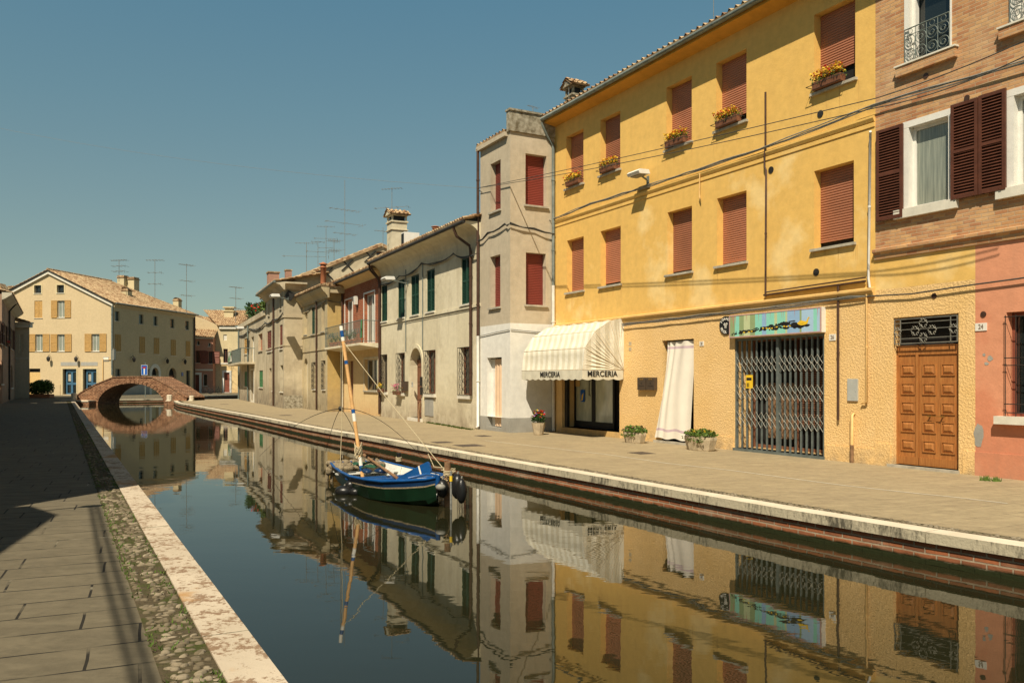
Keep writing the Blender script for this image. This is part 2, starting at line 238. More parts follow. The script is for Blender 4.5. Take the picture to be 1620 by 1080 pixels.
# ---------------------------------------------------------------- mesh builder
class MB:
    def __init__(s, Mx=None): s.v = []; s.f = []; s.mi = []; s.sm = []; s.k = 0; s.s = False; s.M = Mx or Matrix()
    def face(s, idx): s.f.append(idx); s.mi.append(s.k); s.sm.append(s.s)
    def poly(s, pts): n = len(s.v); s.v += [tuple(p) for p in pts]; s.face(tuple(range(n, n+len(pts)))); return s
    def box(s, x0, x1, y0, y1, z0, z1):
        n = len(s.v); s.v += [(x, y, z) for z in (z0, z1) for y in (y0, y1) for x in (x0, x1)]
        for q in ((0,2,3,1),(4,5,7,6),(0,1,5,4),(2,6,7,3),(0,4,6,2),(1,3,7,5)): s.face(tuple(n+i for i in q))
        return s
    def prism(s, pts, a, b, axis=0):       # polygon (2D) extruded along axis
        def P(p, t): return {0: (t, p[0], p[1]), 1: (p[0], t, p[1]), 2: (p[0], p[1], t)}[axis]
        n = len(s.v); m = len(pts); s.v += [P(p, a) for p in pts] + [P(p, b) for p in pts]
        s.face(tuple(range(n, n+m))); s.face(tuple(range(n+2*m-1, n+m-1, -1)))
        for i in range(m): j = (i+1) % m; s.face((n+i, n+j, n+m+j, n+m+i))
        return s
    def tube(s, pts, r, n=6, cap=True, r2=None):
        pts = [Vector(p) for p in pts]; o = s.s; s.s = True; base = len(s.v); up = None
        for i, p in enumerate(pts):
            d = (pts[min(i+1, len(pts)-1)]-pts[max(i-1, 0)]).normalized()
            a = Vector((0,0,1)) if abs(d.z) < .9 else Vector((1,0,0)); u = d.cross(a).normalized(); w = d.cross(u)
            if up is not None and u.dot(up) < 0: u = -u; w = -w
            up = u
            rr = r if r2 is None else r+(r2-r)*i/(len(pts)-1)
            for k in range(n): t = 2*math.pi*k/n; s.v.append(tuple(p+u*math.cos(t)*rr+w*math.sin(t)*rr))
        for i in range(len(pts)-1):
            for k in range(n): a = base+i*n+k; b = base+i*n+(k+1) % n; s.face((a, b, b+n, a+n))
        s.s = o
        if cap:
            for q0 in (base, base+(len(pts)-1)*n): s.poly([s.v[q0+k] for k in range(n)])
        return s
    def lathe(s, prof, c=(0,0,0), n=16, sx=1, sy=1, smooth=True):
        o = s.s; s.s = smooth; b = len(s.v)
        for r, z in prof:
            for k in range(n): t = 2*math.pi*(k+.5)/n; s.v.append((c[0]+r*sx*math.cos(t), c[1]+r*sy*math.sin(t), c[2]+z))
        for i in range(len(prof)-1):
            for k in range(n): a = b+i*n+k; q = b+i*n+(k+1) % n; s.face((a, q, q+n, a+n))
        s.s = o; return s
    def blob(s, c, r, n=8, m=5, jit=0.):
        o = s.s; s.s = True; b = len(s.v); r = (r,)*3 if isinstance(r, (int, float)) else r
        for i in range(m+1):
            ph = math.pi*i/m
            for k in range(n):
                t = 2*math.pi*k/n; j = 1+random.uniform(-jit, jit)
                s.v.append((c[0]+r[0]*j*math.sin(ph)*math.cos(t), c[1]+r[1]*j*math.sin(ph)*math.sin(t), c[2]+r[2]*j*math.cos(ph)))
        for i in range(m):
            for k in range(n): a = b+i*n+k; q = b+i*n+(k+1) % n; s.face((a, q, q+n, a+n))
        s.s = o; return s
    def leaves(s, c, r, n, size, shell=.5, cap=-1):
        for _ in range(n):
            d = Vector((random.gauss(0,1), random.gauss(0,1), random.gauss(0,1))).normalized()
            if d.z < cap: d.z = -d.z*.5
            q = shell+(1-shell)*random.random()**.5
            p = Vector((c[0]+d.x*r[0]*q, c[1]+d.y*r[1]*q, c[2]+d.z*r[2]*q))
            u = Vector((random.gauss(0,1), random.gauss(0,1), random.gauss(0,.6))).normalized(); w = u.cross(Vector((random.gauss(0,1), random.gauss(0,1), random.gauss(0,1)))).normalized()
            a = size*random.uniform(.6, 1.3); s.poly([p-u*a, p-w*a*.45, p+u*a, p+w*a*.45])
        return s
    def tiles(s, A, B, C, D, cw=.21, rl=.36, amp=.055):
        A, B, C, D = map(Vector, (A, B, C, D)); nc = max(2, int(max((B-A).length, (C-D).length)/cw)); nr = max(1, int((D-A).length/rl))
        nm = (B-A).cross(D-A).normalized()
        if nm.z < 0: nm = -nm
        b = len(s.v); W = nc*4+1; o = s.s; s.s = False; rows = 0
        for r in range(nr):
            for (t, up) in ((r/nr, .035), ((r+1)/nr, .0)):
                L = A.lerp(D, t); Rr = B.lerp(C, t); rows += 1
                for c in range(W):
                    f = c/(W-1); j = mnoise.noise(Vector((f*nc*.9, r*1.7, A.x)))*.016
                    s.v.append(tuple(L.lerp(Rr, f)+nm*(up+j+amp*(math.sin(2*math.pi*c/4)))))
        for r in range(rows-1):
            for c in range(W-1): a = b+r*W+c; s.face((a, a+1, a+1+W, a+W))
        s.s = o
        for P in ((A, B),):                               # boards under the eave edge
            s.poly([P[0]-nm*.03, P[1]-nm*.03, P[1]+nm*.03, P[0]+nm*.03])
        s.poly([A-nm*.05, B-nm*.05, C-nm*.05, D-nm*.05])
        return s
WM = {}
def lab(o, label, cat, group=None):
    if label: o['label'] = label
    if cat: o['category'] = cat
    if group: o['group'] = group
def thing(name, label, cat, Mx=None, group=None):
    o = bpy.data.objects.new(name, None); COL.objects.link(o); o.empty_display_size = .3
    o.matrix_world = Mx or Matrix(); WM[o.name] = (Mx or Matrix()).copy(); lab(o, label, cat, group); return o
def part(name, mb, mat, parent=None, label=None, cat=None, group=None, kind=None):
    me = bpy.data.meshes.new(name)
    if parent is not None: T = WM[parent.name].inverted() @ mb.M; vs = [tuple(T @ Vector(v)) for v in mb.v]
    else: vs = mb.v
    me.from_pydata(vs, [], mb.f)
    for m_ in (mat if isinstance(mat, (list, tuple)) else [mat]): me.materials.append(M[m_] if isinstance(m_, str) else m_)
    me.polygons.foreach_set('material_index', mb.mi); me.polygons.foreach_set('use_smooth', mb.sm); me.update()
    o = bpy.data.objects.new(name, me); COL.objects.link(o)
    if parent is not None: o.parent = parent; WM[o.name] = WM[parent.name]
    else: o.matrix_world = mb.M; WM[o.name] = mb.M.copy()
    lab(o, label, cat, group)
    if kind: o['kind'] = kind
    return o
def dup(root, Mx, label, group=None):
    r = root.copy(); COL.objects.link(r); r.matrix_world = Mx; WM[r.name] = Mx; r['label'] = label
    if group: r['group'] = group
    for ch in list(root.children):
        c = ch.copy(); COL.objects.link(c); c.parent = r
        for g in ch.children: d = g.copy(); COL.objects.link(d); d.parent = c
    return r
def text(s, size, Mx, parent, mat='ink', sx=1., bold=.0, name='lettering', ext=.002):
    cu = bpy.data.curves.new('t', 'FONT'); cu.body = s; cu.size = size; cu.align_x = 'CENTER'; cu.align_y = 'CENTER'; cu.offset = bold; cu.extrude = ext
    ob = bpy.data.objects.new('t', cu); COL.objects.link(ob); bpy.context.view_layer.update()
    me = bpy.data.meshes.new_from_object(ob.evaluated_get(bpy.context.evaluated_depsgraph_get())); bpy.data.objects.remove(ob)
    mb = MB(Mx); mb.v = [(v.co.x*sx, -v.co.z, v.co.y) for v in me.vertices]; mb.f = [tuple(p.vertices) for p in me.polygons]
    mb.mi = [0]*len(mb.f); mb.sm = [False]*len(mb.f); return part(name, mb, mat, parent)
# ---------------------------------------------------------------- facade frames (x right, y inward, z up)
class Face:
    def __init__(s, P, u):
        s.P = Vector((P[0], P[1], 0)); s.u = Vector((u[0], u[1], 0)).normalized(); s.i = Vector((-s.u.y, s.u.x, 0))
    def mat(s, x=0, y=0, z=0):
        o = s.P+s.u*x+s.i*y; return Matrix(((s.u.x, s.i.x, 0, o.x), (s.u.y, s.i.y, 0, o.y), (0, 0, 1, z), (0, 0, 0, 1)))
    def sh(s, px, py, y=0.):
        d = ray(px, py); O = s.P+s.i*y; k = O.dot(s.i)/d.dot(s.i); p = d*k; return (p-s.P).dot(s.u), EYE+d.z*k
    def S(s, px, y=0.): return s.sh(px, 600, y)[0]
    def box(s, xl, xr, yt, yb, y=0.):       # opening measured at its right jamb
        return (s.S(xl, y), s.S(xr, y), s.sh(xr, yb, y)[1], s.sh(xr, yt, y)[1])
    def boxl(s, xl, xr, yt, yb, y=0.): return (s.S(xl, y), s.S(xr, y), s.sh(xl, yb, y)[1], s.sh(xl, yt, y)[1])
    def xy(s, x, y=0): o = s.P+s.u*x+s.i*y; return (o.x, o.y)
    def turn(s, x): return Face(s.xy(x), s.i)        # the face that goes inward from the right-hand corner
def wall(mb, s0, s1, h0, h1, holes=(), top=None, y=0., depth=.2):
    cs = {s0, s1}; hs = {h0, h1}
    for q in holes: cs |= {q[0], q[1]}; hs |= {q[2], q[3]}
    if top:
        for (a, b) in top['cuts']: cs.add(a)
        for h in list(hs):
            for (p, q) in zip(top['pts'], top['pts'][1:]):
                if min(p[1], q[1]) < h < max(p[1], q[1]): cs.add(p[0]+(h-p[1])/(q[1]-p[1])*(q[0]-p[0]))
    tf = (lambda x: 1e9) if not top else top['f']
    cs = sorted(c for c in cs if s0-1e-6 <= c <= s1+1e-6); hs = sorted(h for h in hs if h0-1e-6 <= h <= h1+1e-6)
    for a, b in zip(cs, cs[1:]):
        if b-a < 1e-4: continue
        for c, d in zip(hs, hs[1:]):
            mx, mz = (a+b)/2, (c+d)/2
            if any(q[0] < mx < q[1] and q[2] < mz < q[3] for q in holes): continue
            pa, pb = min(d, tf(a)), min(d, tf(b)); qa, qb = min(c, tf(a)), min(c, tf(b))
            if pa-qa < 1e-4 and pb-qb < 1e-4: continue
            mb.poly([(a,y,qa),(b,y,qb),(b,y,pb),(a,y,pa)])
    for q in holes:
        a, b, c, d = q[:4]; dp = q[5] if len(q) > 5 else depth
        if len(q) > 4 and q[4]:
            r = (b-a)/2; rz = min(r, d-c); m = (a+b)/2; N = 10
            arc = [(m-r*math.cos(math.pi*i/N), d-rz+rz*math.sin(math.pi*i/N)) for i in range(N+1)]
            mb.poly([(a,y,d)]+[(p[0],y,p[1]) for p in reversed(arc[:N//2+1])]); mb.poly([(b,y,d)]+[(p[0],y,p[1]) for p in reversed(arc[N//2:])])
            for p, w in zip(arc, arc[1:]): mb.poly([(p[0],y,p[1]),(w[0],y,w[1]),(w[0],y+dp,w[1]),(p[0],y+dp,p[1])])
            t = d-rz
        else: mb.poly([(a,y,d),(b,y,d),(b,y+dp,d),(a,y+dp,d)]); t = d
        mb.poly([(a,y,c),(a,y+dp,c),(a,y+dp,t),(a,y,t)]); mb.poly([(b,y,c),(b,y+dp,c),(b,y+dp,t),(b,y,t)]); mb.poly([(a,y,c),(b,y,c),(b,y+dp,c),(a,y+dp,c)])
    return mb
def shell(mb, s0, s1, D, h, h0=0., left=True, right=True, cap=True):
    if left: mb.poly([(s0,0,h0),(s0,D,h0),(s0,D,h),(s0,0,h)])
    if right: mb.poly([(s1,0,h0),(s1,D,h0),(s1,D,h),(s1,0,h)])
    mb.poly([(s0,D,h0),(s1,D,h0),(s1,D,h),(s0,D,h)])
    if cap: mb.poly([(s0,0,h),(s1,0,h),(s1,D,h),(s0,D,h)])
    return mb
def ring(mb, a, b, c, d, w, y0, y1):         # rectangular frame
    mb.box(a, a+w, y0, y1, c, d); mb.box(b-w, b, y0, y1, c, d); mb.box(a+w, b-w, y0, y1, d-w, d); mb.box(a+w, b-w, y0, y1, c, c+w); return mb
# window kinds --------------------------------------------------
def sill(f, q, par, mat='sill', out=.07, th=.05, ex=.06):
    return part('sill', MB(f.mat()).box(q[0]-ex, q[1]+ex, -out, .04, q[2]-th, q[2]+.004), mat, par)
def roller(f, q, par, mat='roller', gap=0., sm='sill', dep=.2, pitch=.052):
    a, b, c, d = q[:4]; w = part('window', MB(f.mat()).box(a-.02, b+.02, dep+.03, dep+.06, c-.02, d+.02), 'dark', par)
    m = MB(f.mat()); n = max(4, int((d-c-gap)/pitch)); p = (d-c-gap)/n
    for i in range(n):
        z = c+gap+i*p; y = dep
        m.poly([(a,y-.004,z),(b,y-.004,z),(b,y-.016,z+p*.3),(a,y-.016,z+p*.3)]); m.poly([(a,y-.016,z+p*.3),(b,y-.016,z+p*.3),(b,y-.014,z+p*.85),(a,y-.014,z+p*.85)])
        m.poly([(a,y-.014,z+p*.85),(b,y-.014,z+p*.85),(b,y+.008,z+p),(a,y+.008,z+p)])
    m.box(a, b, dep-.02, dep+.01, c+gap-.03, c+gap); part('roller_shutter', m, mat, w); sill(f, q, w, sm); return w
def leaf_panel(m, a, b, c, d, y0, y1, louv=.055, rail=.05, mids=1):
    ring(m, a, b, c, d, rail, y0, y1)
    hs = [c+(d-c)*(i+1)/(mids+1) for i in range(mids)]
    for h in hs: m.box(a+rail, b-rail, y0, y1, h-rail/2, h+rail/2)
    n = int((d-c-2*rail)/louv)
    for i in range(n):
        z = c+rail+(i+.5)*(d-c-2*rail)/n; m.poly([(a+rail,y0+.004,z-louv*.42),(b-rail,y0+.004,z-louv*.42),(b-rail,y1-.004,z+louv*.42),(a+rail,y1-.004,z+louv*.42)])
    m.poly([(a+rail,y1-.002,c+rail),(b-rail,y1-.002,c+rail),(b-rail,y1-.002,d-rail),(a+rail,y1-.002,d-rail)])
def shutters(f, q, par, mat='green', sm='wsill', y=.03, louv=.055):
    a, b, c, d = q[:4]; w = part('window', MB(f.mat()).box(a-.02, b+.02, .17, .2, c-.02, d+.02), 'dark', par); mid = (a+b)/2
    for l, r in ((a+.01, mid-.004), (mid+.004, b-.01)):
        m = MB(f.mat()); leaf_panel(m, l, r, c+.01, d-.01, y, y+.04, louv); part('shutter', m, mat, w)
    if sm: sill(f, q, w, sm)
    return w
def glazed(f, q, par, frame='whitepaint', glass='glass', sm='wsill', arch=False, dep=.16, bars=1, fw=.06):
    a, b, c, d = q[:4]; w = part('window', ring(MB(f.mat()), a, b, c, d, fw, dep, dep+.05), frame, par)
    m = MB(f.mat()); m.box(a-.01, b+.01, dep+.03, dep+.04, c-.01, d+.01); part('pane', m, glass, w)
    if bars:
        m = MB(f.mat())
        for i in range(bars): x = a+(b-a)*(i+1)/(bars+1); m.box(x-fw*.4, x+fw*.4, dep-.004, dep+.046, c+fw, d-fw)
        part('frame', m, frame, w)
    if sm: sill(f, q, w, sm)
    return w
def openshut(f, q, par, wl=None, mat='tanshut', sm='wsill'):
    w = glazed(f, q, par, 'whitepaint', 'curtglass', sm); a, b, c, d = q[:4]; k = wl or (b-a)*.62
    for l, r in ((a-k-.02, a-.02), (b+.02, b+k+.02)):
        m = MB(f.mat()); leaf_panel(m, l, r, c-.02, d+.02, -.08, -.04, .07); part('shutter', m, mat, w)
    return w
def scroll(m, cx, cz, r, y, turns=1.4, a0=0., sgn=1, rad=.007):
    pts = []; N = 14
    for i in range(N+1): t = i/N; rr = r*(1-.78*t); an = a0+sgn*t*turns*2*math.pi; pts.append((cx+rr*math.cos(an), y, cz+rr*math.sin(an)))
    m.tube(pts, rad, 4)
def circle(m, cx, cz, r, y, rad=.007, n=14): m.tube([(cx+r*math.cos(2*math.pi*i/n), y, cz+r*math.sin(2*math.pi*i/n)) for i in range(n+1)], rad, 4, False)
def grille(f, q, par, mat='iron', out=.1, nb=5, ornate=True):
    a, b, c, d = q[:4]; m = MB(f.mat())
    for z in (c+.02, d-.02): m.tube([(a, .03, z), (a, -out, z), (b, -out, z), (b, .03, z)], .011, 4)
    for i in range(nb+1): x = a+(b-a)*i/nb; m.tube([(x,-out,c+.02),(x,-out,d-.02)], .008, 4)
    if ornate:
        mid = (a+b)/2; w = (b-a)/2
        for k in range(int((d-c)/.28)):
            z = c+.16+k*.28
            scroll(m, mid-w*.45, z, w*.42, -out-.01, 1.2, 0, 1); scroll(m, mid+w*.45, z, w*.42, -out-.01, 1.2, math.pi, -1)
    return part('window_grille', m, mat, par)
def pipe(par, f, pts, r=.04, mat='pipe', name='drainpipe', brk=True):
    m = MB(f.mat()); m.tube(pts, r, 8)
    if brk:
        for p, q in zip(pts, pts[1:]):
            n = int(abs(p[2]-q[2])/1.6)
            for i in range(n):
                t = (i+.5)/n; c = Vector(p).lerp(Vector(q), t); m.tube([c-Vector((0,0,.02)), c+Vector((0,0,.02))], r*1.3, 8)
    return part(name, m, mat, par)
def cable(name, f, pts, label, r=.015, strands=1, mat='cable', sag=.0, group=None, cat='cable'):
    P = f.mat(*pts[0]); m = MB(P); inv = Vector(pts[0])
    for k in range(strands):
        out = []
        for p, q in zip(pts, pts[1:]):
            p, q = Vector(p), Vector(q); n = max(2, int((q-p).length/.35)); ph = random.random()*6
            for i in range(n):
                t = i/n; c = p.lerp(q, t); c.z -= sag*4*t*(1-t)*(1+.5*k); c.z += .012*math.sin(ph+i*1.3+k*2)*(1 if strands > 1 else .3)+k*.02; c.y -= .01*k; out.append(c-inv)
        out.append(Vector(pts[-1])-inv); m.tube(out, r, 5)
    return part(name, m, mat, None, label, cat, group)
def wire(pts, r, label, sag=0., mat='cable', group=None):
    pts = [Vector(p) for p in pts]; o = pts[0]; m = MB(Matrix.Translation(o)); out = []
    for p, q in zip(pts, pts[1:]):
        for i in range(16): t = i/16; c = p.lerp(q, t); c.z -= sag*4*t*(1-t); out.append(c-o)
    out.append(pts[-1]-o); m.tube(out, r, 5); return part('overhead_wire', m, mat, None, label, 'cable', group)
def plaque(f, px, py, s, label, w=.15, h=.11, parent=None):
    x, z = f.sh(px, py); M0 = f.mat(x, 0, z); r = thing('house_number_plate', label, 'number plate', M0)
    part('plate', MB(M0).box(-w/2, w/2, -.014, .002, -h/2, h/2), 'plaque', r)
    text(s, h*.85, M0 @ Matrix.Translation((0,-.016,0)), r, 'inkred', .8, .002); return r
def eave(f, par, s0, s1, h, out, mat, gm='greypipe', gr=.075, th=.1, left=0., right=0.):
    m = MB(f.mat()); m.prism([(.0,h-.02),(-out,h+.05),(-out,h+.05+th),(0,h+th)], s0-left, s1+right, 0); part('eave_soffit', m, mat, par)
    m = MB(f.mat()); z = h+.06+th*.3
    pr = [(-out-gr*(1+math.cos(t)), z+gr-gr*math.sin(t)) for t in [math.pi*i/6 for i in range(7)]]
    pr2 = [(-out-gr-(gr-.008)*math.cos(t), z+gr-(gr-.008)*math.sin(t)) for t in [math.pi*(6-i)/6 for i in range(7)]]
    m.s = True; m.prism(pr+pr2, s0-left, s1+right, 0); part('gutter', m, gm, par)
# ================================================================ GROUND, WATER, QUAYS
def Lx(z, off=0.): return 1.2-.5465*z-off/.877           # left canal edge (off = metres landwards)
def Lp(z, off=0.): return Vector((1.2-.5465*z-off*.877, z-off*.48, 0))
RP = [Vector((10.6,-.5,0)), G(1620,867.8)] + [G(*p) for p in ((1470,844.5),(1320,820.6),(1190,798),(1060,775.4),(930,752.5),(800,729.6),(700,712.4),(600,694.2),(500,677.8),(390,656.5),(280,636.8))] + [Vector((-26.9,65.8,0))]
def offs(P, d):
    out = []
    for i, p in enumerate(P):
        t = (P[min(i+1, len(P)-1)]-P[max(i-1, 0)]).normalized(); out.append(p+Vector((t.y, -t.x, 0))*d)
    return out
RB = offs(RP, .27); RC = offs(RP, .50)
def sheet(name, pts, z, mat, label=None, **kw):
    m = MB(); m.poly([(p[0], p[1], z) for p in pts]); return part(name, m, mat, None, None, None, None, 'structure')
sheet('water', [(-300,-60),(300,-60),(300,600),(-300,600)], -.33, 'water')
# big left + far land, as one sheet that reaches the horizon
farq = [(-35.6,67.2),(-34.6,70.4),(-30.0,73.0),(-32.9,86),(-31.2,95),(-29,112),(-10,118),(300,118)]
left_back = [Lp(z, .55) for z in (-6, 20, 40, 60, 66)]
m = MB(); P = [(p.x, p.y) for p in left_back]+farq
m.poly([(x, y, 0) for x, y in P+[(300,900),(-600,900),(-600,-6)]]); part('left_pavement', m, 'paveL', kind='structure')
m = MB(); P = [(p.x, p.y) for p in RC]
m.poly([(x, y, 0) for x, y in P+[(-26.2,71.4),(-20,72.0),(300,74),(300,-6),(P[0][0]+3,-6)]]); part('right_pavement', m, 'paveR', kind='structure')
# worn white line, covers
ln = [G(*p) for p in ((768,696.5),(860,707),(960,718.5),(1060,733),(1160,744),(1260,757.5),(1340,768),(1450,780),(1510,786),(1595,796))]
m = MB(); b = offs(ln, .035)
for i in range(len(ln)-1): m.poly([(q.x, q.y, .004) for q in (ln[i], ln[i+1], b[i+1], b[i])])
part('painted_line', m, 'paintline', kind='structure')
for (x, y, w, d, lb) in ((742,704.5,.62,.62,'larger dark square cover, nearest the quay in front of the white tower'), (699,699.5,.45,.45,'small dark cover near the quay edge behind the boat'), (764,689.3,.5,.35,'small dark cover close to the curtained white tower door'), (1015,716.5,.5,.42,'square dark cover between the white line and the curtained doorway'), (452,656.8,.6,.5,'dark cover in front of the stone based house'), (355,639.2,.6,.5,'far cover near the bridge')):
    p = G(x, y); fc = Face((p.x, p.y), (.4713,-.882)); mm = MB(fc.mat()); mm.box(-w/2, w/2, -d/2, d/2, .0, .006)
    for i in range(5): mm.box(-w/2+.03, w/2-.03, -d/2+.04+i*d*.18, -d/2+.06+i*d*.18, .006, .010)
    part('manhole_cover', mm, 'patch', None, lb, 'manhole cover', 'iron covers in the right pavement')
# soil strips and cobbles
def strip(name, A, B, z, mat):
    m = MB()
    for i in range(len(A)-1): m.poly([(q.x, q.y, z) for q in (A[i], A[i+1], B[i+1], B[i])])
    return part(name, m, mat, kind='structure')
zs = list(range(-6, 67, 4)); strip('cobble_strip_soil', [Lp(z, .265) for z in zs], [Lp(z, .575) for z in zs], .004, 'soil'); strip('cobble_strip_soil', RB, offs(RP, .53), .004, 'soil')
ct = MB()
def stone(m, x, y, a, b, ang, h):
    n = 6; base = len(m.v); o = m.s; m.s = True; ca, sa = math.cos(ang), math.sin(ang); jj = [random.uniform(.8, 1.15) for _ in range(n)]
    for (k, z) in ((1., .0), (.86, h*.7), (.45, h)):
        for i in range(n): t = 2*math.pi*i/n; u = a*k*jj[i]*math.cos(t); w = b*k*jj[i]*math.sin(t); m.v.append((x+u*ca-w*sa, y+u*sa+w*ca, z))
    for r in (0, 1):
        for i in range(n): q = base+r*n+i; w = base+r*n+(i+1) % n; m.face((q, w, w+n, q+n))
    m.face(tuple(base+2*n+i for i in range(n))); m.s = o
z = 2.6
while z < 46:
    k = 5 if z < 25 else 3
    for i in range(k):
        if random.random() < .3 or mnoise.noise(Vector((z*1.6, i*.8, 1))) > .28: continue
        off = .29+(i+.5)*.265/k+random.uniform(-.02, .02); p = Lp(z+random.uniform(-.02, .02), off)
        stone(ct, p.x, p.y, random.uniform(.022,.044), random.uniform(.014,.024), R(28)+random.uniform(-.6,.6), random.uniform(.006,.022))
    z += .042 if z < 14 else .10
for i in range(1, len(RP)-3):
    L = (RP[i+1]-RP[i]).length; n = int(L/.07)
    for j in range(n):
        for k in range(3):
            p = RP[i].lerp(RP[i+1], (j+random.random()*.5)/n); t = (RP[i+1]-RP[i]).normalized(); q = p+Vector((t.y,-t.x,0))*(.31+k*.07)
            stone(ct, q.x, q.y, .036, .028, random.random()*3, random.uniform(.012,.028))
part('cobbles', ct, 'cobble', kind='stuff')
ms = MB()
for _ in range(4200):
    z = 2.7+random.random()**1.7*30; p = Lp(z, random.choice((random.uniform(.28,.56), random.uniform(.28,.33), random.uniform(.51,.59))))
    if mnoise.noise(Vector((p.x*1.3, p.y*1.3, 3))) < -.02: continue
    h = random.uniform(.012,.04); a = random.random()*6.3; w = .007; dx, dy = math.cos(a), math.sin(a); ln2 = random.uniform(-.014,.014)
    ms.poly([(p.x-dx*w, p.y-dy*w, .004), (p.x+dx*w, p.y+dy*w, .004), (p.x+ln2+dy*.008, p.y+ln2, h)])
for c in ((1575,761),(1560,760)):
    g = G(*c)
    for _ in range(60):
        a = random.random()*6.3; r = random.random()*.1; x, y = g.x+r*math.cos(a), g.y+r*math.sin(a)*.6; ms.poly([(x-.008,y,.0),(x+.008,y,.0),(x+random.uniform(-.04,.04),y,random.uniform(.03,.1))])
for _ in range(330):
    t = random.random(); g = G(675+t*70, 668.+t*11.8); a = random.random()*6.3; x, y = g.x+random.gauss(0,.05), g.y+random.gauss(0,.1); ms.poly([(x-.02,y,.0),(x+.02,y,.0),(x+random.uniform(-.05,.05),y-.03,random.uniform(.02,.07))])
part('weeds', ms, 'leaf', kind='stuff')
# quays: things of coping + brick
def quay(label, P, inner, brickm, top, facem, z0=0., step=1.9):
    o = P[0]; Mx = Matrix.Translation((o.x, o.y, -.33)); r = thing('quay_wall', label, 'quay wall', Mx)
    m = MB(); d = -1 if inner[0] == 'L' else 1; W = inner[1]
    # resample
    pts = []; carry = 0
    for p, q in zip(P, P[1:]):
        L = (q-p).length; t = carry
        while t < L: pts.append(p.lerp(q, t/L)); t += step*random.uniform(.85, 1.15)
        carry = t-L
    pts.append(P[-1]); off = offs(pts, W*d)
    for i in range(len(pts)-1):
        a, b, c, e = pts[i], pts[i+1], off[i+1], off[i]; t = (b-a).normalized()*.005; zt = .016+random.uniform(-.004,.004)
        a = a+t; b = b-t; c = c-t; e = e+t
        m.k = 0; m.poly([(q.x, q.y, zt) for q in (a, b, c, e)]); m.k = 1
        nn = Vector((t.y, -t.x, 0)).normalized()*d*-.004
        m.poly([(a.x, a.y, zt), (b.x, b.y, zt), (b.x+nn.x, b.y+nn.y, -.095), (a.x+nn.x, a.y+nn.y, -.095)]); m.poly([(q.x, q.y, -.095) for q in (a, b, c, e)])
        for u, w in ((a, e), (b, c)): m.poly([(u.x,u.y,zt),(w.x,w.y,zt),(w.x,w.y,-.095),(u.x,u.y,-.095)])
        m.k = 0; m.poly([(e.x,e.y,zt),(c.x,c.y,zt),(c.x,c.y,-.01),(e.x,e.y,-.01)])
    part('coping', m, [top, facem], r); m = MB(); F = offs(pts, .045*d); Bk = offs(pts, .5*d)
    for i in range(len(pts)-1):
        a, b = F[i], F[i+1]; m.poly([(a.x,a.y,-.55),(b.x,b.y,-.55),(b.x,b.y,-.095),(a.x,a.y,-.095)])
    part('brick_face', m, brickm, r); return r
quay('low red brick quay with white stone coping along the house side of the canal', RP, ('R', .27), 'quay', 'copeR', 'copeface')
quay('weathered white coping on the shaded walking side of the canal', [Lp(z) for z in (-6, 20, 40, 60, 65.4)], ('L', .275), 'quay', 'copeL', 'copeface', step=2.2)
quay('far stone edged quay seen through and behind the bridge', [Vector((x, y, 0)) for x, y in farq[:-1]], ('L', .5), 'quay', 'copeR', 'copeface', step=3)
quay('short quay end past the bridge beside the right pavement', [Vector((-26.9,66,0)), Vector((-26.2,71.4,0)), Vector((-20,72,0)), Vector((30,73,0))], ('R', .4), 'quay', 'copeR', 'copeface', step=3)
# ================================================================ YELLOW HOUSE
u0 = (.4713, -.882)
g = G(1155, 711); YE = Face((g.x, g.y), u0); ym = YE.mat(); sJ = YE.S(877); sB = YE.S(1385)
print('YEL', sJ, sB)
yel = thing('yellow_house', 'three storey yellow house with terracotta roller shutters and a shop awning', 'house', YE.mat(sJ))
up = [YE.box(*a) for a in ((895.8,923,203,290),(950,981.3,174.7,266.8),(1054.3,1094.4,118.3,222.5),(1133,1181,77.5,190.7),(1288,1353,-5,122))]
lo = [YE.box(*a) for a in ((897,923.4,374,458.4),(950,982,357.3,448.7),(1056,1094.7,325.5,429),(1134.4,1181,300.4,413.6),(1288,1350.8,253.8,383))]
up = [(a, b, 7.5, 9.12) for a, b, c, d in up]; lo = [(a, b, 4.3, 5.91) for a, b, c, d in lo]
HY = 9.62; hc = YE.sh(1120, 489)[1]; print('cornice', hc)
wall(w := MB(ym), sJ, sB, hc, HY, up+lo); shell(w, sJ, sB-.004, 8, HY, hc, cap=False); part('upper_wall', w, 'yellow', yel)
shop = (YE.S(889), YE.S(980), .16, 2.75, False, .52)
dr28 = (*YE.boxl(1047.5, 1097.5, 541, 700)[:2], .06, YE.sh(1097.5, 535.5)[1], False, .3)
gt = (YE.S(1162), YE.S(1304), .06, YE.sh(1304, 526.6)[1], False, .7)
wall(w := MB(ym), sJ, sB, 0, hc, [shop, dr28, gt]); shell(w, sJ, sB-.004, 8, hc, 0, cap=False); part('ground_floor_wall', w, 'stucco', yel)
rs = random.Random(8); m = MB(ym)
for q in up+lo:
    for xx in (q[0]-.03, q[1]+.03, q[0]+.3, q[1]-.35):
        for k in range(3):
            x = xx+rs.uniform(-.06,.06); w_ = rs.uniform(.004,.012); L_ = rs.uniform(.12,.6); m.poly([(x-w_,-.003,q[2]-.05),(x+w_,-.003,q[2]-.05),(x+w_*.3,-.003,q[2]-.05-L_),(x-w_*.3,-.003,q[2]-.05-L_)])
part('rain_streaks', m, 'streak', yel)
for q, gp in zip(up, (0, 0, 0, .28, .42)): roller(YE, q, yel, 'roller', gp)
for q, gp in zip(lo, (.07, .13, .12, .10, .17)): roller(YE, q, yel, 'roller', gp)
